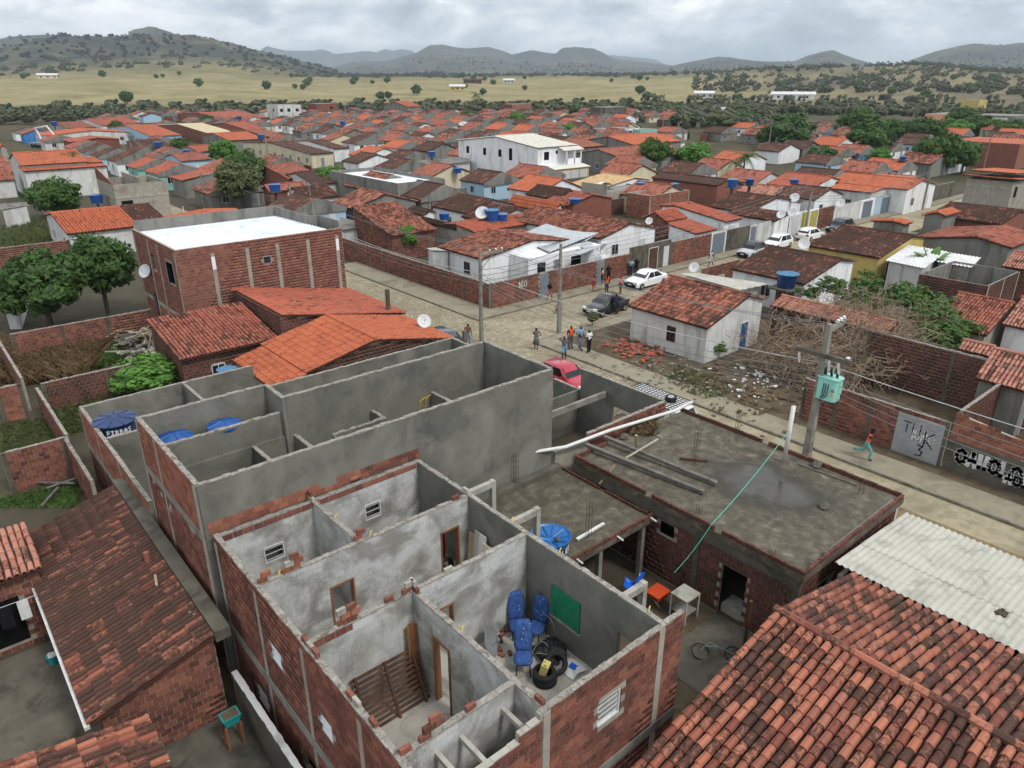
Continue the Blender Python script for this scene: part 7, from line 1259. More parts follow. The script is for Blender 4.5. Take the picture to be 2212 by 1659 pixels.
# ================================================================== poles and wires
def hgt(base, top):
    """height of an upright standing at pixel base whose tip shows at pixel top"""
    x, y = P(base, 0); u_, v_ = (top[0] - CX) / FPX, (CY - top[1]) / FPX; f_ = math.hypot(u_, _cp + v_ * _sp); return x, y, CH - math.hypot(x, y) * (_sp - v_ * _cp) / f_
def pole(label, x, y, h, arm=None, az=0., armw=1.8, group='concrete street poles', r=.13, armz=.25, ins=3, lamp=False):
    t = thing('utility_pole', label, 'pole', (x, y, 0), group, az); w0, w1 = r, r * .62
    MB().hexa([(-w0, -w0 * .8, 0), (w0, -w0 * .8, 0), (w0, w0 * .8, 0), (-w0, w0 * .8, 0), (-w1, -w1 * .8, h), (w1, -w1 * .8, h), (w1, w1 * .8, h), (-w1, w1 * .8, h)]).build('shaft', 'concrete', t, True)
    if arm:
        MB().box(-.1, armw, -.06, .05, h - armz - .14, h - armz).build('crossarm', 'concrete', t, True) if arm == 'side' else MB().box(-armw / 2, armw / 2, -.14, -.03, h - armz - .12, h - armz).build('crossarm', 'concrete', t, True)
        if arm == 'side': MB().tube([(.1, 0, h - armz - 1.1), (armw * .62, 0, h - armz - .1)], .03, 5).build('brace', 'concrete', t, True)
        for i in range(ins):
            xx = armw * (.42 + .27 * i) if arm == 'side' else -armw / 2 + .12 + (armw - .24) * i / max(1, ins - 1); yy = 0 if arm == 'side' else -.085
            MB().lathe([(.02, 0), (.07, .03), (.075, .07), (.045, .1), (.06, .13), (.03, .17)], 8, (xx, yy, h - armz)).build('insulator', 'porcelain', t, True)
    if lamp:
        MB().tube([(.05, 0, h * .62), (.7, 0, h * .62 + .45)], .03, 5).build('lamp_arm', 'grey_metal', t, True); MB().obox((.85, 0, h * .62 + .5), (.42, .16, .08), 0, 0, -.25).build('lamp_head', 'white_metal', t, True)
    for z in (h * .55, h * .60, h * .64): MB().box(-r * .9, r * .9, -r * .9, r * .9, z, z + .035).build('band', 'grey_metal', t, True)
    return t
pA = pole('weathered corner pole carrying many cables opposite the wall 160', 35.55, 36.33, hgt((1207.0, 721), c2(1660, 95))[2], None)
MB().tube([(.18, 0, .2), (.17, 0, 2.3)], .07, 7).build('conduit_pipe', 'tank_lid', pA, True); MB().tube([(.35 + .16 * math.cos(a), 0, 2.2 + .16 * math.sin(a)) for a in np.linspace(0, 6.283, 14)], .012, 4).build('cable_coil', 'cable_black', pA, True)
xB, yB = 29.95, 38.4; hB = hgt(c2(436, 1590), c2(360, 205))[2]; pB = pole('pole with side crossarm and street lamp behind the grey house corner', xB, yB, hB, 'side', 0., 2.0, lamp=True)
xC, yC, hC = hgt((1742, 987), (1793.5, 700)); pC = pole('transformer pole with crossarms standing at the muddy kerb', xC, yC, hC, None, 0, r=.2)
MB().box(-.08, .1, -.05, 1.9, hC - .4, hC - .2).xf(Matrix.Rotation(-1.45, 4, 'Z')).build('top_bracket', 'concrete', pC, True); MB().box(-.24, -.04, -1.35, 1.35, hC - 1.6, hC - 1.4).build('crossarm', 'concrete_dirty', pC, True)
for s_ in (-1, 1): MB().tube([(-.1, 0, hC - 2.05), (-.1, s_ * .6, hC - 1.5)], .02, 5).build('brace', 'grey_metal', pC, True)
for i, y_ in enumerate((.65, 1.05, 1.45)): q = Matrix.Rotation(-1.45, 4, 'Z') @ Vector((0, y_ + .35, hC - .2)); MB().lathe([(.02, 0), (.1, .04), (.11, .08), (.05, .1), (.09, .14), (.03, .2)], 10, q).build('insulator', 'porcelain', pC, True)
for y_ in (1.15, -.35, -.8): MB().tube([(-.1, y_, hC - 1.5), (-.16, y_, hC - 1.75), (-.2, y_ - .08, hC - 2.15)], [.03, .07, .045], 7).build('fuse_cutout', 'porcelain', pC, True)
MB().lathe([(.02, 0), (.1, .04), (.11, .09), (.03, .14)], 10, (-.1, -1.15, hC - 1.4)).build('insulator', 'porcelain', pC, True)
tf = thing('transformer', 'mint green transformer hung on the pole by the kerb', 'transformer', (xC, yC - .45, hC - 3.6)); cx_, cy_, z_ = xC + .08, yC - .45, hC - 3.6
m = MB(); n = 20; prof = []
for k in range(n): a = 6.283 * k / n; prof.append((cx_ + .36 * math.copysign(abs(math.cos(a)) ** .5, math.cos(a)), cy_ + .5 * math.copysign(abs(math.sin(a)) ** .5, math.sin(a))))
m.prism(prof, z_, z_ + 1.05); m.build('tank', 'transformer_green', tf); MB().prism([(cx_ + (x - cx_) * 1.1, cy_ + (y - cy_) * 1.1) for x, y in prof], z_ + 1.051, z_ + 1.12).build('lid', 'transformer_green', tf)
for i in range(5): MB().box(cx_ + .33, cx_ + .62, cy_ - .34 + i * .16, cy_ - .31 + i * .16, z_ + .12, z_ + .95).build('fin', 'transformer_green', tf)
for dy in (-.28, 0, .28): MB().tube([(cx_ + .05, cy_ + dy, z_ + 1.1), (cx_ - .02, cy_ + dy, z_ + 1.28)], .06, 8).tube([(cx_ - .02, cy_ + dy, z_ + 1.28), (cx_ - .1, cy_ + dy, z_ + 1.5)], [.05, .03], 8).build('bushing', 'cable_black', tf); MB().tube([(cx_ + .2, cy_ + dy + .05, z_ + 1.1), (cx_ + .28, cy_ + dy + .05, z_ + 1.42)], .035, 6).build('lifting_lug', 'transformer_green', tf)
for z in (.35, .7): MB().box(xC - .05, cx_ - .33, cy_ - .25, cy_ + .35, z_ + z, z_ + z + .07).build('bracket', 'transformer_green', tf)
for dy in (-.12, 0, .1): MB().tube([(cx_ - .37, cy_ + dy, z_ + .85), (cx_ - .42, cy_ + dy, z_ + .3), (cx_ - .3, cy_ + dy * .5 + .2, z_ - .1)], .02, 5).build('lead', 'cable_black', tf)
MB().box(cx_ - .375, cx_ - .355, cy_ - .4, cy_ - .3, z_ + .3, z_ + .42).build('plate', 'yellow_pvc', tf); MB().box(cx_ - .375, cx_ - .355, cy_ - .42, cy_ - .28, z_ + .5, z_ + .65).build('plate', 'grey_metal', tf)
MB().box(xC + .16, xC + .42, yC - .2, yC + .2, 3.0, 3.6).build('meter_box', 'concrete', pC)
PL = [('pole with long crossarm over the left dirt street', s2(262, 790), s2(222, 528), 'side'), ('bare pole behind the white sheet roof', s2(893, 850), s2(868, 595), None), ('crossarm pole beside the wall numbered 128', s2(1032, 860), s2(1018, 700), 'side'), ('pole with cable boxes by the green thicket', s1(1612, 825), s1(1568, 540), 'mid'), ('transformer pole behind the green thicket', s1(1690, 760), s1(1640, 430), 'mid'), ('pole with bracket by the mouldy house', s1(1155, 715), s1(1135, 520), 'side'), ('tall leaning pole above the tiered orange roof', s1(1705, 500), s1(1660, 255), None),
 ('left of three field edge poles', s1(1288, 228), s1(1264, 60), None), ('crossarm pole among the field edge poles', s1(1462, 310), s1(1403, 40), 'mid'), ('right hand field edge pole', s1(1637, 255), s1(1608, 50), None), ('very tall pole near the white gabled hall', s1(2072, 300), s1(2024, 0), None), ('tall leaning pole above the broad red roofs', s2(372, 190), s2(335, 5), None), ('pole rising in front of far painted houses', s2(738, 240), s2(722, 90), None), ('street pole beside the tall tank', s2(718, 470), s2(700, 190), None), ('pole among the turquoise terrace', s2(910, 250), s2(890, 90), None), ('dark pole by the blue and white house', s3(508, 352), s3(500, 165), 'mid'), ('tall pole in the middle of the far rows', s3(617, 205), s3(604, 18), 'mid'), ('pole at the left end of the far rows', s3(45, 142), s3(35, 8), None), ('far pole with double arm on the town edge', s3(652, 92), s3(646, 10), 'mid'), ('far double arm pole near the brick block', s3(748, 98), s3(746, 12), 'mid'), ('far pole beside the double arm ones', s3(694, 98), s3(693, 12), None), ('far pole near the tall lone palm', s3(916, 95), s3(912, 15), 'mid'), ('pole beside the white two storey house', s4(66, 668), s4(62, 432), 'mid'), ('grey pole behind the white two storey house', s3(1193, 258), s3(1191, 128), None), ('tall pole on the wide far street', s4(1103, 252), s4(1113, 48), None), ('far tall pole above the dark trees', s4(489, 92), s4(493, 0), None), ('pole in front of the pink shop', s4(655, 268), s4(668, 60), None), ('pole right of the school trees', s4(1141, 492), s4(1146, 365), None), ('far pole at the edge of the field track', s4(1236, 175), s4(1248, 40), None),
 ('tall leaning pole behind the red roofs', s5(633, 410), s5(676, 138), None), ('dark street pole beside the parked white cars', s5(905, 975), s5(946, 685), None), ('short pole beside the leaning one', s5(680, 412), s5(692, 292), None), ('leaning pole at the head of the gated street', s6(15, 422), s6(62, 228), None), ('long leaning pole in front of the brick warehouse', s6(968, 525), s6(1036, 275), None), ('grey pole beside the big brick house', s6(532, 795), s6(592, 503), None), ('pole at the far right edge', s6(1203, 485), s6(1246, 325), None), ('street lamp pole beyond the warehouse', s6(978, 252), s6(995, 175), None), ('dark pole among the stepped roofs', s6(320, 422), s6(346, 292), None), ('far pole on the right field', s5(652, 165), s5(662, 82), None), ('field pole at the left of the wild plot', s5(5, 180), s5(16, 38), None)]
PP = {}
for lab, b, tp_, arm in PL:
    x, y, h = hgt(b, tp_); PP[lab] = (x, y, min(h, 12.)); pole(lab, x, y, min(max(h, 3.), 12.), arm, 0. if arm != 'mid' else .6, 1.7, r=.14)
for lab, b, tp_ in (('slim white vent pipe by the panelled wall', s3(878, 625), s3(876, 505)), ('slim white pipe in front of turquoise terrace', s3(930, 238), s3(928, 158)), ('slim white pipe by the red brown roof', s3(1254, 596), s3(1254, 480)), ('left white pipe at the stained grey wall', s5(380, 935), s5(397, 785)), ('right white pipe at the stained grey wall', s5(408, 935), s5(428, 752)), ('white pipe post beside the white sheet roof', s1(1695, 1600), s1(1645, 1340)), ('white pipe in front of the black tiled roof', s4(410, 512), s4(414, 415)), ('thin white post in the left dirt street', s2(103, 830), s2(97, 770)), ('white post among far grey walls', s4(278, 175), s4(280, 105)), ('white pipe between orange roofs on the left', s1(928, 375), s1(908, 280)), ('white pipe below the leaning pole', s1(1310, 545), s1(1298, 470))):
    x, y, h = hgt(b, tp_); o = MB().tube([(0, 0, 0), (0, 0, min(h, 6.))], .06, 6).build('vent_pipe', 'pvc_white'); o.location = (x, y, 0); tag(o, lab, 'pipe')
def wire(a, b, sag, r=.014, mat='cable_grey', label='thin overhead wire strung between the street poles', group='overhead wires over the street'):
    a, b = Vector(a), Vector(b); pts = []
    for k in range(13): s_ = k / 12; p = a.lerp(b, s_); p.z -= sag * 4 * s_ * (1 - s_); pts.append(p)
    o = MB().tube(pts, r, 4, 0, False).build('overhead_wire', mat); return tag(o, label, 'wire', group)
A_, B_, C_ = (35.5, 36.3), (xB, yB), (xC, yC)
for i in range(4): wire((xB + .1 * i, yB, 5.0 - .28 * i), (xC - .2, yC, 4.6 - .3 * i), .8 + .12 * i, .017, 'cable_grey')
for i in range(4): wire((xC, yC, 4.5 - .3 * i), (xC + 1.2, -14., 4.6 - .3 * i), .9 + .15 * i, .017, 'cable_grey')
wire((xB, yB, 5.1), (xC, yC, 5.0), .55, .024, 'cable_pale', 'thick silvery cable from the lamp pole to the transformer pole', 'thick silvery cables'); wire((xC, yC, 5.0), (xC + 1.3, -14, 5.1), .6, .024, 'cable_pale', 'thick silvery cable running on from the transformer pole', 'thick silvery cables')
for i in range(3): wire((xB + .8 + .5 * i, yB, hB - .15), (xC + .3 * i, yC, hC + .05 - .2 * i), .5, .012); wire((xC + .5, yC + .6 + .35 * i, hC + .1), (xC + 2.4, -15 + .4 * i, 7.2), .5, .012)
pL = PP['pole with long crossarm over the left dirt street']; pS = PP['dark street pole beside the parked white cars']; p128 = PP['crossarm pole beside the wall numbered 128']
for i in range(3): wire((xB, yB, 4.9 - .3 * i), (31.5, 66, 4.8 - .3 * i), .7, .014); wire((xB + .7 + .4 * i, yB, hB - .15), (p128[0], p128[1], p128[2] - .2), .8, .011); wire((31.5, 66, 4.8 - .3 * i), (p128[0], p128[1], 4.8 - .3 * i), .8, .012)
wire((xB, yB, 5.1), (32., 70, 5.0), .8, .024, 'cable_pale', 'thick silvery cable going up the street from the lamp pole', 'thick silvery cables')
for i in range(4): wire((A_[0], A_[1], 6.3 - .35 * i), (xB, yB, 5.3 - .4 * i), .25, .015, 'cable_black'); wire((A_[0], A_[1], 6.3 - .3 * i), (pS[0], pS[1], 6.4 - .3 * i), .6 + .1 * i, .013)
for i, (x, y, z) in enumerate(((37.6, 46., 2.8), (42, 47, 2.8), (47, 48, 2.8), (52, 46, 2.8), (40, 30, 3.0), (38.5, 27, 2.7))): wire((A_[0], A_[1], 5.2 - .15 * i), (x, y, z), .35, .010, 'cable_black', 'thin dark service wire from the corner pole to a house', 'service wires from the corner pole')
for n1, n2 in (('long leaning pole in front of the brick warehouse', 'leaning pole at the head of the gated street'), ('leaning pole at the head of the gated street', 'tall leaning pole behind the red roofs'), ('tall leaning pole behind the red roofs', 'field pole at the left of the wild plot'), ('pole with long crossarm over the left dirt street', 'crossarm pole beside the wall numbered 128'), ('transformer pole behind the green thicket', 'pole with long crossarm over the left dirt street'), ('dark street pole beside the parked white cars', 'grey pole beside the big brick house')):
    for i in range(3): a, b = PP[n1], PP[n2]; wire((a[0], a[1], a[2] - .2 - .3 * i), (b[0], b[1], b[2] - .2 - .3 * i), 1.0, .02 if i else .03, 'cable_grey', 'sagging wire between distant leaning poles', 'wires between distant poles')
gr = [P3(r9(0, 425), 2.0), P3(r9(240, 115), ZS + .45), P3(r6(720, 1150), ZS + 1.9)]; wire(gr[1], gr[0], .12, .014, 'rope_green', 'taut green rope from the slab parapet down to the courtyard', 'ropes over the slab'); wire(gr[2], gr[1], .15, .014, 'rope_green', 'green and pale rope from the upright pipe to the parapet', 'ropes over the slab')
# ================================================================== tanks, dishes
for lab, q, z, r, h, stand in (('open blue tank on a white ledge behind the orange roof', s3(755, 845), 3.3, .6, .65, 0), ('big blue tank of the rooftop pair', s3(1100, 835), 3.7, .85, 1.1, 1), ('lower blue tank of the rooftop pair', s3(1170, 850), 3.4, .72, .7, 1), ('blue tank above the grey fibre roof', s3(665, 393), 4., .8, .9, 1), ('blue tank left of the white pipe', s3(725, 505), 3.2, .75, .65, 0), ('blue tank right of the white pipe', s3(853, 512), 3.3, .7, .75, 0), ('light blue tank beside the coconut palm', s5(380, 605), 4.6, .72, 1., 1), ('dark blue tank behind the coconut palm', s5(507, 596), 4.4, .58, .75, 1), ('round blue tank on the red roof with white verge', s5(828, 592), 4.1, .66, .5, 0), ('large navy tank on a brick stand by the mossy roof', m3(775, 620), 3.1, .8, 1.05, 2), ('blue tank on a pipe stand in front of the twin bays', s1(1222, 1250), 2.6, .85, 1.0, 1), ('blue tank on a tall post near the cream house', s2(657, 268), 4.8, .8, .95, 1), ('blue tank on a post before the brown roof', s2(760, 638), 4.3, .8, .85, 1), ('small blue tank over the dirt street', s2(118, 375), 4., .7, .6, 1), ('blue tank on the low white roofed hut', s6(392, 425), 4.2, .6, .65, 1), ('bright blue tank sunk behind the brick wall', s4(472, 732), 3.3, .78, .5, 0), ('blue tank on the brick block left of the rows', s3(20, 170), 4.2, .9, 1.3, 1), ('deep blue tank at the left field edge', s1(685, 300), 4.6, 1.0, 1.1, 1), ('blue tank beside the broad red roofs', s2(502, 128), 4.6, 1., .9, 1), ('blue tank under the wires on the left', s1(2000, 560), 4.2, .9, .9, 1)):
    x, y = P(q, z); st = None
    if stand == 1: st = lambda t, x=x, y=y, z=z, h=h: MB().box(x - .15, x + .15, y - .15, y + .15, 0, z - h / 2 - .08).box(x - .7, x + .7, y - .7, y + .7, z - h / 2 - .08, z - h / 2).build('stand', 'concrete_dirty', t)
    if stand == 2: st = lambda t, x=x, y=y, z=z, h=h: (MB().box(x - .5, x + .5, y - .5, y + .5, 0, z - h / 2 - .12).build('brick_stand', 'brick', t), MB().box(x - 1., x + 1., y - 1., y + 1., z - h / 2 - .12, z - h / 2).build('platform', 'concrete_dirty', t))
    far = math.hypot(x, y) > 80; tank((x, y, z - h / 2), r, h, lab, 'tank_navy' if 'navy' in lab or 'dark' in lab else 'tank_blue', 'tank_lid' if 'navy' in lab or 'light' in lab or 'pair' in lab else 'tank_blue', None, None, st, 16 if far else 24, 0 if far else 8)
for lab, q, z, r, aim in (('white dish on the orange roof edge beside the street', m1(608, 918), 3.2, .45, (-.3, -1, .7)), ('round dish on the wall behind the cracked white house', m3(103, 527), 2.6, .45, (-1, -.3, .6)), ('white dish in front of the dark street pole', m3(898, 354), 3.0, .55, (-.9, -.6, .5)), ('dish at the end of the lichen roof', m3(735, 142), 3.3, .5, (-1, -.2, .6)), ('dish beside it above the pale gate', m3(815, 128), 3.3, .5, (-1, -.2, .6)), ('dish on the mouldy front wall', s5(1165, 750), 3.2, .55, (-1, -.3, .6)), ('dish below the lichen roof gable', s5(832, 710), 3.4, .6, (-1, -.3, .6)), ('pale dish in the porch under the torn zinc', m2(690, 432), 2.4, .5, (-.6, -1, .5)), ('small dish on the brick house behind the wall', m2(1010, 190), 3.6, .4, (-1, -.4, .6)), ('big mesh dish beside the rooftop tanks', s3(1032, 822), 3.9, .75, (-.8, -.6, .8)), ('dish on the far tree house', s4(398, 262), 4., .6, (-1, -.5, .6))):
    x, y = P(q, z); dish((x, y, z), r, aim, lab, 'white_metal', None, .9)
# ================================================================== vehicles
def paintm(n, c):
    g_ = G_(n); g_.fin(c, .22, .6); g_.b.inputs['Coat Weight'].default_value = .5; return n
for n, c in (('paint_red', (.42, .012, .04)), ('paint_black', (.012, .013, .016)), ('paint_white', (.76, .78, .80)), ('paint_silver', (.42, .45, .48)), ('paint_slate', (.035, .05, .07))): paintm(n, c)
plain('headlight', (.75, .77, .78), .15); plain('chrome', (.6, .6, .6), .2, .5, .9); plain('tail_red', (.35, .01, .01), .25)
def car(label, x, y, rz, paint, kind='hatch', L=3.9, W=1.66, H=1.46, z=.02, roofpaint=None, group='cars parked along the streets'):
    t = thing('car', label, 'car', (x, y, z), group, rz)   # front looks to -Y
    h = L / 2; belt = .88; sill = .26
    prof = {'hatch': [(-h, .42, .50, .80, 0), (-h + .12, .27, .60, .92, 0), (-h + .55, .25, .76, .98, 0), (-h + 1.05, .25, belt - .01, 1., 0), (-h + 1.7, .25, belt + .01, 1., 1), (-h + 2.2, .25, belt + .02, 1., 1), (h - .75, .25, belt + .04, 1., 1), (h - .12, .27, belt + .02, .95, .5), (h, .40, .74, .84, 0)],
            'sedan': [(-h, .42, .52, .80, 0), (-h + .12, .27, .62, .92, 0), (-h + .6, .25, .78, .98, 0), (-h + 1.15, .25, belt - .01, 1., 0), (-h + 1.9, .25, belt + .01, 1., 1), (-h + 2.4, .25, belt + .03, 1., 1), (h - 1.25, .25, belt + .05, 1., 1), (h - .55, .26, belt + .07, .98, 0), (h - .08, .3, belt + .02, .92, 0), (h, .42, .72, .84, 0)]}[kind]
    xs_roof = {'hatch': [(-h + 1.05, 0), (-h + 1.75, 1), (-h + 2.3, 1), (h - .62, .97), (h - .1, 0)], 'sedan': [(-h + 1.15, 0), (-h + 1.95, 1), (-h + 2.5, 1), (h - 1.35, .96), (h - .5, 0)]}[kind]
    V = []; F_ = []; hw = W / 2
    for yy, zb, zt, wf, _ in prof:
        w = hw * wf
        for s_, z_ in ((-1, zb), (-1.0, zb + .12), (-1.0, zt - .12), (-.94, zt - .02), (-.6, zt + .02), (.6, zt + .02), (.94, zt - .02), (1., zt - .12), (1., zb + .12), (1, zb)): V.append((s_ * w, yy, z_))
    n = 10
    for i in range(len(prof) - 1):
        for k in range(n): F_.append((i * n + k, i * n + (k + 1) % n, (i + 1) * n + (k + 1) % n, (i + 1) * n + k))
    F_ += [tuple(range(n)), tuple((len(prof) - 1) * n + k for k in range(n - 1, -1, -1))]
    m = MB().add(V, [f[::-1] for f in F_]); bodyo = m.build('body', paint, t, True, False)
    V = []; F_ = []
    for yy, f in xs_roof:
        zt = belt + (H - belt) * f; wt = hw * (.93 - .20 * f); wb = hw * .95
        for s_, w_, z_ in ((-1, wb, belt - .03), (-1, wt, zt - .05 * (f > 0)), (-.7, wt, zt), (.7, wt, zt), (1, wt, zt - .05 * (f > 0)), (1, wb, belt - .03)): V.append((s_ * w_, yy, z_ if f > 0 else belt))
    n = 6
    for i in range(len(xs_roof) - 1):
        for k in range(n - 1): F_.append((i * n + k, (i + 1) * n + k, (i + 1) * n + k + 1, i * n + k + 1))
    MB().add(V, F_).build('cabin', roofpaint or paint, bodyo, True, True)
    def panel(pts, nm, mat, off=.012):
        c_ = sum((Vector(p) for p in pts), Vector()) / len(pts); nn = (Vector(pts[1]) - Vector(pts[0])).cross(Vector(pts[2]) - Vector(pts[0])).normalized()
        if nn.dot(c_ - Vector((0, c_.y * .6, .9))) < 0: nn = -nn
        P_ = [Vector(p) + nn * off for p in pts]; k = len(P_); MB().add([tuple(p) for p in P_] + [tuple(p - nn * .02) for p in P_], [tuple(range(k)), tuple(range(2 * k - 1, k - 1, -1))] + [(i, k + i, k + (i + 1) % k, (i + 1) % k) for i in range(k)]).build(nm, mat, t, True)
    y1, y2, y3, y4 = xs_roof[0][0], xs_roof[1][0], xs_roof[3][0], xs_roof[4][0]; zt = H - .07; wt = hw * .73; wb = hw * .93
    lerp = lambda a, b, f: tuple(a[i] + (b[i] - a[i]) * f for i in range(3))
    a0, a1, b0, b1 = (-wb * .93, y1, belt), (wb * .93, y1, belt), (-wt * .95, y2, H - .03), (wt * .95, y2, H - .03); panel([lerp(a0, b0, .08), lerp(a1, b1, .08), lerp(a1, b1, .9), lerp(a0, b0, .9)], 'windscreen', 'glass_dark')
    a0, a1, b0, b1 = (-wb * .9, y4, belt), (wb * .9, y4, belt), (-wt * .93, y3, H - .05), (wt * .93, y3, H - .05); panel([lerp(a0, b0, .15), lerp(a1, b1, .15), lerp(a1, b1, .88), lerp(a0, b0, .88)], 'rear_window', 'glass_dark')
    for s_ in (-1, 1):
        ym = (y2 + y3) / 2 - .05
        for c0, c1, d0, d1 in ((y1 + .32, ym - .04, y2 + .06, ym - .04), (ym + .04, y4 - .35, ym + .04, y3 - .04)):
            wtz = hw * .75; panel([(s_ * wb, c0, belt + .04), (s_ * wb, c1, belt + .04), (s_ * wtz, d1, zt - .05), (s_ * wtz, d0, zt - .05)], 'side_window', 'glass_dark', .014)
        for nm, yy in (('front', -h + .72), ('rear', h - .68)):
            w = MB(); wv = thing  # wheel: tyre with rim
            ty = MB().tube([(s_ * (hw - .16), yy, .30), (s_ * (hw + .02), yy, .30)], .30, 18).build('wheel', 'rubber', t, True); MB().tube([(s_ * (hw + .015), yy, .30), (s_ * (hw + .035), yy, .30)], .19, 10).build('rim', 'chrome', ty, True)
        MB().obox((s_ * hw * .68, -h + .07, .66), (.34, .2, .17), s_ * .3).build('headlight', 'headlight', t, True); MB().obox((s_ * hw * .78, h - .04, .78), (.26, .1, .2), -s_ * .2).build('taillight', 'tail_red', t, True); MB().obox((s_ * (hw + .08), y1 + .42, belt + .06), (.16, .08, .12)).build('mirror', paint if kind != 'red' else 'black', t, True)
    MB().box(-hw * .42, hw * .42, -h - .01, -h + .06, .56, .68).build('grille', 'black' if paint != 'paint_black' else 'chrome', t, True); MB().box(-.22, .22, -h - .02, -h + .04, .42, .53).build('plate', 'white_metal', t, True); MB().box(-hw * .7, hw * .7, -h - .005, -h + .1, .28, .38).build('bumper_grille', 'black', t, True)
    return t
a = P(r5(1515, 790), .8); car('bright red hatchback parked beside the grey wall gap', a[0] + .1, a[1], 0., 'paint_red', 'hatch', 3.85)
a = (P(cc(590, 1220), 0), P(cc(1010, 1090), 0)); dx, dy = a[1][0] - a[0][0], a[1][1] - a[0][1]; car('black sedan with a man leaning on it at the dirt lot corner', (a[0][0] + a[1][0]) / 2 + .15, (a[0][1] + a[1][1]) / 2 + .75, math.atan2(dy, dx) - R(90), 'paint_black', 'sedan', 4.1)
a = P(m2(945, 640), .3); car('white sedan parked along the wall beyond the women', a[0] + .6, a[1] - .1, R(-90), 'paint_white', 'sedan', 4.4, 1.72)
a = P(m3(505, 415), .5); car('silver hatchback with black roof and bonnet stripe', a[0] + .4, a[1], R(-90), 'paint_silver', 'hatch', 3.6, 1.66, 1.55, roofpaint='paint_black'); a = P(m3(690, 355), .5); car('white hatchback parked behind the silver one', a[0] + .4, a[1], R(-90), 'paint_white', 'hatch', 4.0, 1.72, 1.52); a = P(m3(955, 300), .4); car('white car showing its rear beside the street pole', a[0], a[1] + .2, R(90), 'paint_white', 'hatch', 3.9); a = P(m3(1160, 235), .5); car('dark slate estate car at the mouldy wall', a[0], a[1], R(-90), 'paint_slate', 'hatch', 4.2, 1.75, 1.6)
a = P(r5(770, 530), 1.3); car('dark car parked behind the orange roofed house', a[0], a[1], 0., 'paint_slate', 'hatch', 4.0)
a = P(m5(300, 640), 1.7); t = thing('pickup_truck', 'white pickup with steel mesh roof rack and spare wheel', 'truck', (a[0], a[1], .02), None, 0.)
MB().box(-.85, .85, -.4, 2.4, .45, 1.05).box(-.85, .85, -2.5, -.4, .4, 1.0).build('body', 'paint_white', t, True); MB().hexa([(-.82, -1.6, 1.0), (.82, -1.6, 1.0), (.82, -.4, 1.0), (-.82, -.4, 1.0), (-.68, -1.2, 1.6), (.68, -1.2, 1.6), (.68, -.45, 1.6), (-.68, -.45, 1.6)]).build('cab', 'paint_white', t, True); MB().box(-.8, .8, -.3, 2.35, 1.051, 1.2).build('load_cover', 'white_paint', t, True); MB().obox((0, -1.42, 1.32), (1.3, .02, .55), 0, -.6).build('windscreen', 'glass_dark', t, True)
m = MB()
for i in range(9): x = -.85 + 1.7 * i / 8; m.box(x - .012, x + .012, -1.0, 2.4, 1.72, 1.745)
for i in range(16): y = -1.0 + 3.4 * i / 15; m.box(-.86, .86, y - .012, y + .012, 1.746, 1.77)
rk = m.build('rack', 'black', t, True); MB().box(-.82, .82, -.95, 2.35, 1.68, 1.7).build('rack_floor', 'white_paint', rk, True)
for s_ in (-1, 1):
    for yy in (-1.65, 1.5): w = MB().tube([(s_ * .68, yy, .32), (s_ * .87, yy, .32)], .32, 16).build('wheel', 'rubber', t, True); MB().tube([(s_ * .865, yy, .32), (s_ * .885, yy, .32)], .19, 10).build('rim', 'chrome', w, True)
    for yy in (-.95, 2.35): MB().tube([(s_ * .82, yy, 1.), (s_ * .82, yy, 1.72)], .02, 5).build('rack_post', 'black', t, True)
    MB().box(s_ * .62 - .15, s_ * .62 + .15, -2.53, -2.45, .62, .8).build('headlight', 'headlight', t, True)
tw_ = thing('spare_wheel', 'spare wheel lying on the mesh roof rack', 'wheel', (a[0] + .1, a[1] - .2, 1.79)); MB().tube([(a[0] + .1, a[1] - .2, 1.79), (a[0] + .1, a[1] - .2, 1.98)], .3, 18).build('tyre', 'rubber', tw_); MB().lathe([(.18, 0), (.16, .03), (.05, .015)], 12, (a[0] + .1, a[1] - .2, 1.98)).build('rim', 'chrome', tw_)
X, Y = P(s1(560, 600), 0); t = thing('crane_truck', 'white truck with folded white crane boom in the machinery yard', 'truck', (X, Y, 0), None, .6); MB().box(-1.2, 1.2, -4, -1.8, .7, 2.9).build('cab', 'paint_white', t, True); MB().box(-1.2, 1.2, -1.7, 4, .7, 1.3).build('bed', 'gate_grey', t, True); MB().tube([(0, 0, 1.3), (0, 1.5, 5.), (0, -2.5, 5.6), (0, -5, 2.5)], [.3, .3, .25, .2], 6).build('boom', 'white_metal', t, True); MB().box(-1., 1., -4.03, -3.98, 1.8, 2.6).build('windscreen', 'glass_dark', t, True)
for s_ in (-1, 1):
    for yy in (-3, 1.6, 2.8): MB().tube([(s_ * .9, yy, .5), (s_ * 1.25, yy, .5)], .5, 14).build('wheel', 'rubber', t, True)
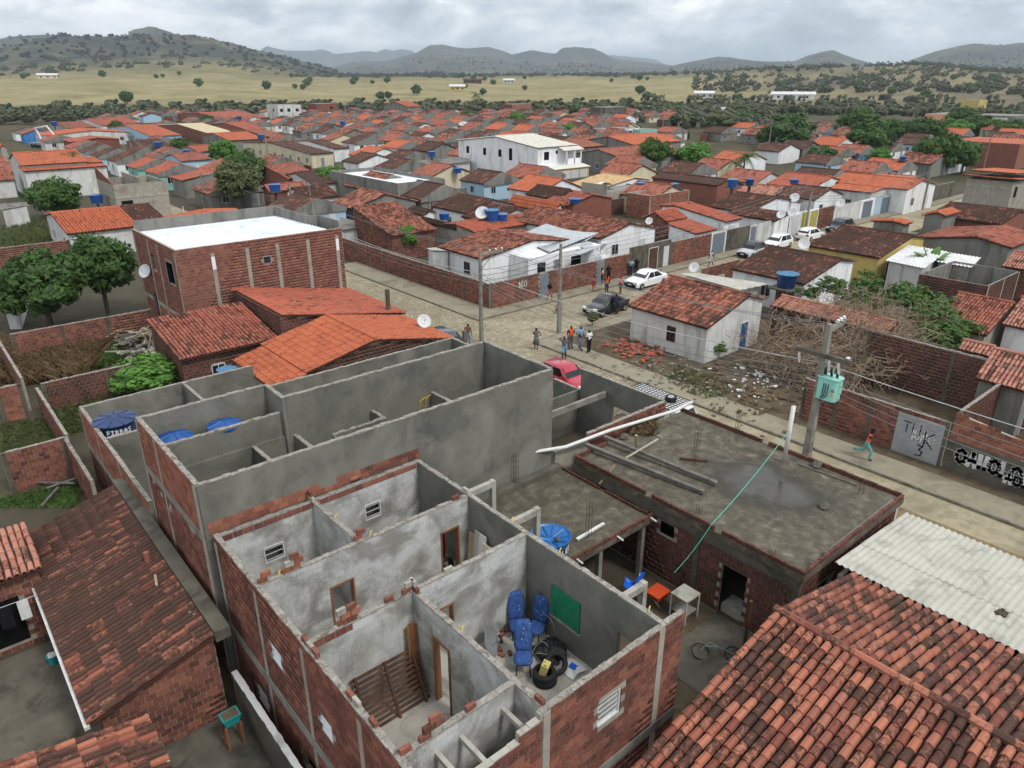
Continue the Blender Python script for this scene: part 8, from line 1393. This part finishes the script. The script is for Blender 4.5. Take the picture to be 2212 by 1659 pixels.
# courtyard clutter
t = thing('bicycle', 'old dark bicycle lying in the muddy courtyard', 'bicycle', (17.0, 9.6, .05))
for cx_, cy_ in ((16.6, 10.0), (17.3, 9.2)): MB().tube([(cx_ + .32 * math.cos(a), cy_ + .32 * math.sin(a) * .8, .12 + .1 * math.sin(a)) for a in np.linspace(0, 6.283, 18)], .022, 5).build('wheel', 'black', t)
MB().tube([(16.6, 10.0, .15), (16.9, 9.9, .4), (17.3, 9.2, .15)], .02, 5).tube([(16.75, 9.95, .3), (17.1, 9.5, .35)], .02, 5).build('frame', 'grey_metal', t)
t = thing('metal_table', 'rusty white metal table with a shelf in the courtyard', 'table', (17.6, 11.4, .05)); MB().box(17.25, 18.0, 11.1, 11.8, 1.0, 1.05).build('table_top', 'concrete_pale', t); MB().box(17.3, 17.95, 11.15, 11.75, .35, .38).build('shelf', 'concrete', t)
for x in (17.28, 17.97):
    for y in (11.13, 11.77): MB().box(x - .02, x + .02, y - .02, y + .02, .05, 1.0).build('leg', 'white_metal', t)
t = thing('folding_chair', 'bright blue plastic folding chair thrown open in the courtyard', 'chair', (17.0, 13.0, .2)); MB().obox((16.8, 13.2, .75), (.55, .5, .03), .6, .5).build('seat', 'bright_blue_plastic', t); MB().obox((17.2, 13.1, .95), (.6, .18, .03), .4, -.3).build('backrest', 'bright_blue_plastic', t)
for a, b in (((16.6, 13.0, .3), (17.3, 13.2, 1.0)), ((17.1, 12.9, .3), (16.8, 13.4, .9))): MB().tube([a, b], .015, 5).build('leg', 'white_metal', t)
t = thing('wheelbarrow', 'wheelbarrow with a bright orange tray in the courtyard', 'wheelbarrow', (17.3, 12.4, .05)); MB().hexa([(17.1, 12.2, .4), (17.6, 12.2, .4), (17.6, 12.6, .4), (17.1, 12.6, .4), (17.0, 12.1, .7), (17.7, 12.1, .7), (17.7, 12.7, .7), (17.0, 12.7, .7)]).build('tray', 'orange_plastic', t); MB().tube([(17.6, 12.2, .45), (17.2, 11.5, .6)], .02, 5).tube([(17.2, 12.6, .45), (16.8, 11.9, .6)], .02, 5).build('handle', 'wood_grey', t); MB().tube([(17.55, 12.75, .2), (17.62, 12.68, .2)], .18, 12).build('wheel', 'rubber', t)
o = blob((16.6, 12.3, .15), .3, 'teal_plastic', 'plastic_sheet', None, 6, 10, .4); tag(o, 'crumpled teal plastic sheet on the courtyard mud', 'plastic sheet'); o = blob((17.6, 11.4, .2), .2, 'pink_plastic', 'basin', None, 7, 10, .5); tag(o, 'pink plastic basin under the metal table', 'basin')
o = MB().tube([(16.9, 8.9, .12), (18.0, 8.3, .12)], .025, 6).build('hose_pipe', 'teal_plastic'); tag(o, 'thin teal pipe lying on the courtyard paving', 'pipe'); o = MB().tube([(17.5, 9.0, .05), (17.5, 9.0, 2.3)], .06, 7).build('timber_prop', 'wood_dark'); tag(o, 'dark timber prop standing before the slab doorway', 'prop')
# ================================================================== people
for n, c in (('skin_dark', (.10, .045, .026)), ('skin_mid', (.20, .095, .058)), ('hair_black', (.012, .010, .009)), ('c_navy', (.018, .025, .06)), ('c_black', (.015, .015, .017)), ('c_white', (.72, .72, .72)), ('c_blue', (.20, .38, .62)), ('c_jean', (.16, .24, .36)), ('c_orange', (.75, .12, .025)), ('c_pink', (.60, .20, .26)), ('c_coral', (.70, .12, .13)), ('c_red', (.45, .05, .07)), ('c_grey', (.13, .13, .14)), ('c_teal', (.22, .48, .52)), ('c_floral', (.55, .42, .38)), ('c_darkjean', (.03, .045, .075)), ('c_aqua', (.16, .42, .40)), ('shoe_white', (.65, .65, .63)), ('shoe_black', (.02, .02, .02))): plain(n, c, .8, .2, 0., .1)
_tmp = bpy.data.scenes.new('tmp')
def person(label, x, y, rz, h=1.68, z=.13, top='c_white', bottom='c_jean', shoe='shoe_black', skin='skin_dark', legs='stand', armL='down', armR='down', lean=0., bottom_len='long', sleeve=True, vest=None, longhair=False, hat=False, skirt=False, female=False):
    """front looks to -Y; one skinned body, clothes and hair as shells grown from it"""
    J = {}; S = h / 1.7; sw = .17 if female else .19
    J['pel'] = (0, 0, .95); J['spn'] = (0, -.02 - lean * .3, 1.13); J['chs'] = (0, -.03 - lean * .8, 1.34); J['nck'] = (0, -.03 - lean, 1.47); J['hd1'] = (0, -.05 - lean * 1.1, 1.55); J['hd2'] = (0, -.055 - lean * 1.15, 1.64)
    bones = [('pel', 'spn', 't'), ('spn', 'chs', 't'), ('chs', 'nck', 'n'), ('nck', 'hd1', 'h'), ('hd1', 'hd2', 'h')]; rad = {'pel': (.145, .11), 'spn': (.135, .10), 'chs': (.155, .11), 'nck': (.058, .058), 'hd1': (.082, .092), 'hd2': (.075, .085)}
    LG = {'stand': ((-.03, -.01, 0.), (.02, .02, .05)), 'walk': ((-.13, -.22, -.30), (.10, .24, .38)), 'run': ((-.28, -.20, -.18), (.12, .62, .70))}[legs]
    for i, s_ in enumerate((-1, 1)):
        n = 'LR'[i]; k0, a0, t0 = LG[i]; kz = .50 if legs != 'run' or i == 0 else .46; az = .08 if not (legs == 'run' and i == 1) else .42
        J['hip' + n] = (s_ * .095, 0, .90); J['kne' + n] = (s_ * .10, k0, kz); J['ank' + n] = (s_ * .10, a0, az); J['toe' + n] = (s_ * .12, a0 - .17, max(.04, az - .05))
        rad['hip' + n] = (.095, .10); rad['kne' + n] = (.062, .065); rad['ank' + n] = (.042, .045); rad['toe' + n] = (.045, .03)
        bones += [('pel', 'hip' + n, 'p'), ('hip' + n, 'kne' + n, 'p'), ('kne' + n, 'ank' + n, 's'), ('ank' + n, 'toe' + n, 'f')]
        sh = (s_ * sw, -.03 - lean * .85, 1.39); kind = (armL, armR)[i]
        el, wr = {'down': ((s_ * (sw + .06), .03, 1.13), (s_ * (sw + .07), -.06, .89)), 'hip': ((s_ * (sw + .17), .06, 1.16), (s_ * (sw - .03), -.06, 1.02)), 'phone': ((s_ * (sw + .05), -.06, 1.14), (s_ * .08, -.28, 1.18)), 'up': ((s_ * (sw + .12), -.18, 1.40), (s_ * (sw - .08), -.36, 1.56)), 'head': ((s_ * (sw + .2), -.02, 1.46), (s_ * .09, .0, 1.60)), 'swing': ((s_ * (sw + .05), -.18, 1.18), (s_ * (sw - .02), -.38, 1.20)), 'back': ((s_ * (sw + .06), .16, 1.17), (s_ * (sw + .05), .06, .98)), 'point': ((s_ * (sw + .05), -.22, 1.30), (s_ * .15, -.45, 1.36))}[kind]
        el = (el[0], el[1] - lean * .7, el[2]); wr = (wr[0], wr[1] - lean * .7, wr[2]); d = (Vector(wr) - Vector(el)).normalized(); hn = Vector(wr) + d * .08
        J['sho' + n], J['elb' + n], J['wri' + n], J['hnd' + n] = sh, el, wr, tuple(hn); rad['sho' + n] = (.065, .065); rad['elb' + n] = (.044, .044); rad['wri' + n] = (.030, .026); rad['hnd' + n] = (.036, .022)
        bones += [('chs', 'sho' + n, 't'), ('sho' + n, 'elb' + n, 'a'), ('elb' + n, 'wri' + n, 'k'), ('wri' + n, 'hnd' + n, 'k')]
        sd = d.cross(Vector((0, 1, .2))).normalized()
        for f in range(5):
            fl = (.05, .08, .09, .08, .06)[f]; q = hn + sd * ((f - 2) * .017) + d * fl * (.6 if f == 0 else 1) + (sd * -.03 if f == 0 else Vector((0, -.015, 0))); J['f%d' % f + n] = tuple(q); rad['f%d' % f + n] = (.0095, .0095); bones.append((('wri' if f == 0 else 'hnd') + n, 'f%d' % f + n, 'k'))
    names = list(J); me = bpy.data.meshes.new('body'); me.from_pydata([J[n] for n in names], [(names.index(a), names.index(b)) for a, b, _ in bones], []); o = bpy.data.objects.new('body', me); _tmp.collection.objects.link(o)
    md = o.modifiers.new('skin', 'SKIN'); md.use_smooth_shade = True; md.branch_smoothing = .3
    lay = me.skin_vertices[0].data
    for i, n in enumerate(names): lay[i].radius = rad[n]; lay[i].use_root = n == 'pel'
    sb = o.modifiers.new('sub', 'SUBSURF'); sb.levels = 1; sb.render_levels = 1
    vl = _tmp.view_layers[0]; vl.update(); ev = o.evaluated_get(vl.depsgraph); em = bpy.data.meshes.new_from_object(ev, depsgraph=vl.depsgraph); bpy.data.objects.remove(o)
    em.name = 'body'; em.materials.clear(); em.materials.append(MT[skin]); nv = len(em.vertices); co = np.empty(nv * 3, np.float32); em.vertices.foreach_get('co', co); co = co.reshape(-1, 3); nr = np.empty(nv * 3, np.float32); em.vertices.foreach_get('normal', nr); nr = nr.reshape(-1, 3)
    co *= S; em.vertices.foreach_set('co', co.ravel()); em.update(); polys = [tuple(p.vertices) for p in em.polygons]; cen = np.array([co[list(p)].mean(0) for p in polys]) / S
    A0 = np.array([J[a] for a, b, _ in bones]); B0 = np.array([J[b] for a, b, _ in bones]); d = B0 - A0; tt = np.clip(((cen[:, None] - A0) * d).sum(-1) / (d * d).sum(-1), 0, 1); dist = np.linalg.norm(cen[:, None] - (A0 + tt[..., None] * d), axis=-1); ib = dist.argmin(1); reg = [bones[i][2] for i in ib]; par = tt[np.arange(len(ib)), ib]
    t = thing('person', label, 'person', (x, y, z), 'people in the street', rz); link(em, 'body', t, True)
    def shellp(sel, off, nm, mat):
        ids = [p for p, s_ in zip(polys, sel) if s_]
        if not ids: return
        us = sorted({v for p in ids for v in p}); mp = {v: i for i, v in enumerate(us)}; m = bpy.data.meshes.new(nm); m.from_pydata([tuple(co[v] + nr[v] * off) for v in us], [], [tuple(mp[v] for v in p) for p in ids]); m.materials.append(MT[mat]); m.polygons.foreach_set('use_smooth', [True] * len(m.polygons)); m.update(); link(m, nm, t, True)
    waist = 1.0
    shellp([r == 't' and c[2] > waist - .06 or (r == 'n' and c[2] < 1.44) or (r == 'a' and (sleeve == 'long' or (sleeve and q < .75))) or (r == 'k' and sleeve == 'long' and c[2] > 0 and q < .9 and False) for r, c, q in zip(reg, cen, par)], .014, 'shirt', top)
    if vest: shellp([r == 't' and c[2] > waist - .02 for r, c in zip(reg, cen)], .026, 'vest', vest)
    shellp([(r == 't' and c[2] <= waist) or (r == 'p' and (bottom_len != 'short' or c[2] > .56)) or (r == 's' and bottom_len == 'long') for r, c in zip(reg, cen)], .014, 'trousers' if not skirt else 'leggings', bottom)
    if skirt: MB().lathe([(.15 * S, 1.0 * S), (.19 * S, .8 * S), (.24 * S, .45 * S), (.22 * S, .44 * S)], 14).build('skirt', bottom, t, True, True)
    shellp([r == 'f' for r in reg], .008, 'shoes', shoe)
    hz = 1.60; shellp([r == 'h' and (c[2] > hz + .03 or (c[1] > J['hd1'][1] + .01 and c[2] > 1.52)) for r, c in zip(reg, cen)], .016, 'hair', 'hair_black')
    if longhair: hd = J['hd1']; MB().tube([(0, (hd[1] + .06) * S, 1.62 * S), (0, (hd[1] + .11) * S, 1.45 * S), (0, (hd[1] + .10) * S, 1.22 * S)], [.08, .085, .04], 8).build('hair_tail', 'hair_black', t, True)
    if hat: hd = J['hd2']; MB().lathe([(.15, 0), (.16, .015), (.09, .03), (.085, .1), (.02, .11)], 14, (0, hd[1] * S, 1.63 * S)).build('hat', 'c_black', t, True)
    hd = J['hd1']; MB().tube([(0, (hd[1] - .085) * S, 1.56 * S), (0, (hd[1] - .115) * S, 1.535 * S)], [.010, .016], 5).build('nose', skin, t, True)
    return t
TO = lambda a, b: math.atan2(b[1] - a[1], b[0] - a[0]) + R(90)   # face from a towards b
C0 = (0., 0.)
def pp(q): return P(q, .1)
p = pp(c2(1270, 1640)); person('woman in a striped dark sleeveless dress standing in the street', *p, TO(p, (40, 45)), 1.62, .03, 'c_grey', 'c_grey', 'shoe_white', 'skin_mid', armL='hip', armR='phone', bottom_len='short', skirt=True, sleeve=False, female=True)
p = pp(c2(1775, 1645)); person('man in dark jacket with bright orange vest front', *p, TO(p, (30, 20)), 1.72, .13, 'c_navy', 'c_grey', vest='c_orange', legs='stand', sleeve='long', armR='phone')
p = pp(c2(1915, 1650)); person('man in light blue polo shirt and pale jeans', *p, TO(p, (33, 20)), 1.72, .13, 'c_blue', 'c_jean', legs='walk', armL='hip'); p = pp(c2(2045, 1705)); person('man in white tee shirt and black trousers', *p, TO(p, (36, 50)), 1.68, .13, 'c_white', 'c_black', legs='stand')
p = pp(r5(1510, 685)); person('man in dark shirt and blue shorts holding his head', *p, TO(p, C0), 1.66, .03, 'c_grey', 'c_blue', 'skin_dark', legs='walk', armL='head', armR='down', bottom_len='short')
p = pp(c2(1470, 930)); person('woman in black top and pink shorts walking past the gate', *p, TO(p, (30, 42)), 1.6, .13, 'c_black', 'c_pink', 'skin_mid', 'skin_mid', legs='walk', armL='phone', armR='down', bottom_len='short', female=True, longhair=True)
p = pp(c2(2115, 790)); person('girl in a red outfit on the pavement', *p, TO(p, C0), 1.35, .13, 'c_red', 'c_red', 'skin_mid', 'skin_mid', bottom_len='short', female=True, longhair=True)
p = pp(m2(665, 655)); person('woman in floral blouse and black trousers by the grey door', *p, TO(p, (50, 40)), 1.62, .13, 'c_floral', 'c_black', 'shoe_white', 'skin_mid', armL='phone', female=True, longhair=True)
p = pp(m2(700, 705)); person('woman in orange vest and jeans seen from behind', *p, TO(p, (49, 47)), 1.68, .03, 'c_black', 'c_darkjean', vest='c_orange', skin='skin_mid', female=True, longhair=True, armL='point')
p = pp(m2(712, 640)); person('person dressed in black close to the wall behind the orange vest', *p, TO(p, (46, 41)), 1.72, .13, 'c_black', 'c_black', armR='point', sleeve='long')
p = pp(m2(800, 710)); person('woman in pink top and blue shorts by the white sedan', *p, TO(p, (47, 46)), 1.55, .03, 'c_pink', 'c_darkjean', 'skin_mid', 'skin_mid', bottom_len='short', female=True, armL='hip'); p = pp(m2(772, 862)); person('man in navy clothes leaning on the black sedan roof', p[0] + .05, p[1], TO(p, (42.5, 40)), 1.74, .03, 'c_navy', 'c_navy', 'skin_dark', armL='up', armR='up', lean=.12, bottom_len='short')
p = pp(m2(873, 590)); person('man in striped teal shirt behind the white sedan', *p, TO(p, (47, 40)), 1.7, .13, 'c_teal', 'c_darkjean', skin='skin_mid', armL='phone', armR='phone'); p = pp(m2(912, 585)); person('man in black tee shirt behind the white sedan', *p, TO(p, (47, 40)), 1.74, .13, 'c_black', 'c_black'); p = pp(m3(222, 515)); person('man in white vest walking alone up the cross street', *p, TO(p, (50, 41)), 1.68, .03, 'c_white', 'c_white', 'skin_dark', legs='walk', sleeve=False, bottom_len='short')
p = pp((1866, 992)); person('woman running in pink vest and striped aqua trousers with a hat', *p, R(20), 1.64, .13, 'c_coral', 'c_aqua', 'skin_dark', legs='run', armL='swing', armR='back', lean=.08, sleeve=False, hat=True, female=True)
p = P(r5(905, 600), .1); person('shirtless person partly hidden by the grey wall corner', p[0], p[1], TO(p, (36, 44)), 1.66, .03, 'skin_mid', 'c_jean', skin='skin_mid', sleeve=False)
bpy.data.scenes.remove(_tmp)
# the small brown dog
p = P(c2(1570, 1120), .0); t = thing('dog', 'small brown dog standing in the street near the corner pole', 'dog', (p[0], p[1], .02), None, 2.4)
V = MB().tube([(0, -.30, .34), (0, -.2, .36), (0, 0, .33), (0, .2, .34), (0, .28, .36)], [.07, .105, .085, .09, .05], 10); V.tube([(0, -.24, .38), (0, -.34, .5), (0, -.4, .54), (0, -.52, .5)], [.07, .055, .06, .03], 8).tube([(0, .27, .37), (0, .38, .46), (0, .42, .56)], [.025, .018, .01], 5)
for sx in (-.06, .06): V.tube([(sx, -.2, .34), (sx, -.21, .18), (sx, -.19, .0)], [.045, .03, .024], 6).tube([(sx, .2, .34), (sx, .14, .22), (sx, .24, .12), (sx, .22, .0)], [.06, .042, .026, .024], 6).tube([(sx * .8, -.38, .56), (sx * 1.3, -.37, .64)], [.028, .008], 5)
V.build('body', 'wood_brown', t, True, True)
# ================================================================== hazy air
hz = MB().box(-16000, 16000, -16000, 16000, -60, 520); me = bpy.data.meshes.new('haze'); me.from_pydata(hz.v, [], hz.f); hm = bpy.data.materials.new('haze_air'); hm.use_nodes = True; nt = hm.node_tree; nt.nodes.clear()
ho = nt.nodes.new('ShaderNodeOutputMaterial'); pv = nt.nodes.new('ShaderNodeVolumePrincipled'); pv.inputs['Color'].default_value = (.74, .87, 1., 1); pv.inputs['Density'].default_value = 1.25e-4; pv.inputs['Anisotropy'].default_value = .2; nt.links.new(pv.outputs[0], ho.inputs['Volume']); me.materials.append(hm)
o = bpy.data.objects.new('haze', me); col.objects.link(o); o['kind'] = 'stuff'; o['label'] = 'pale bluish hazy air over the distant hills'; o['category'] = 'haze'
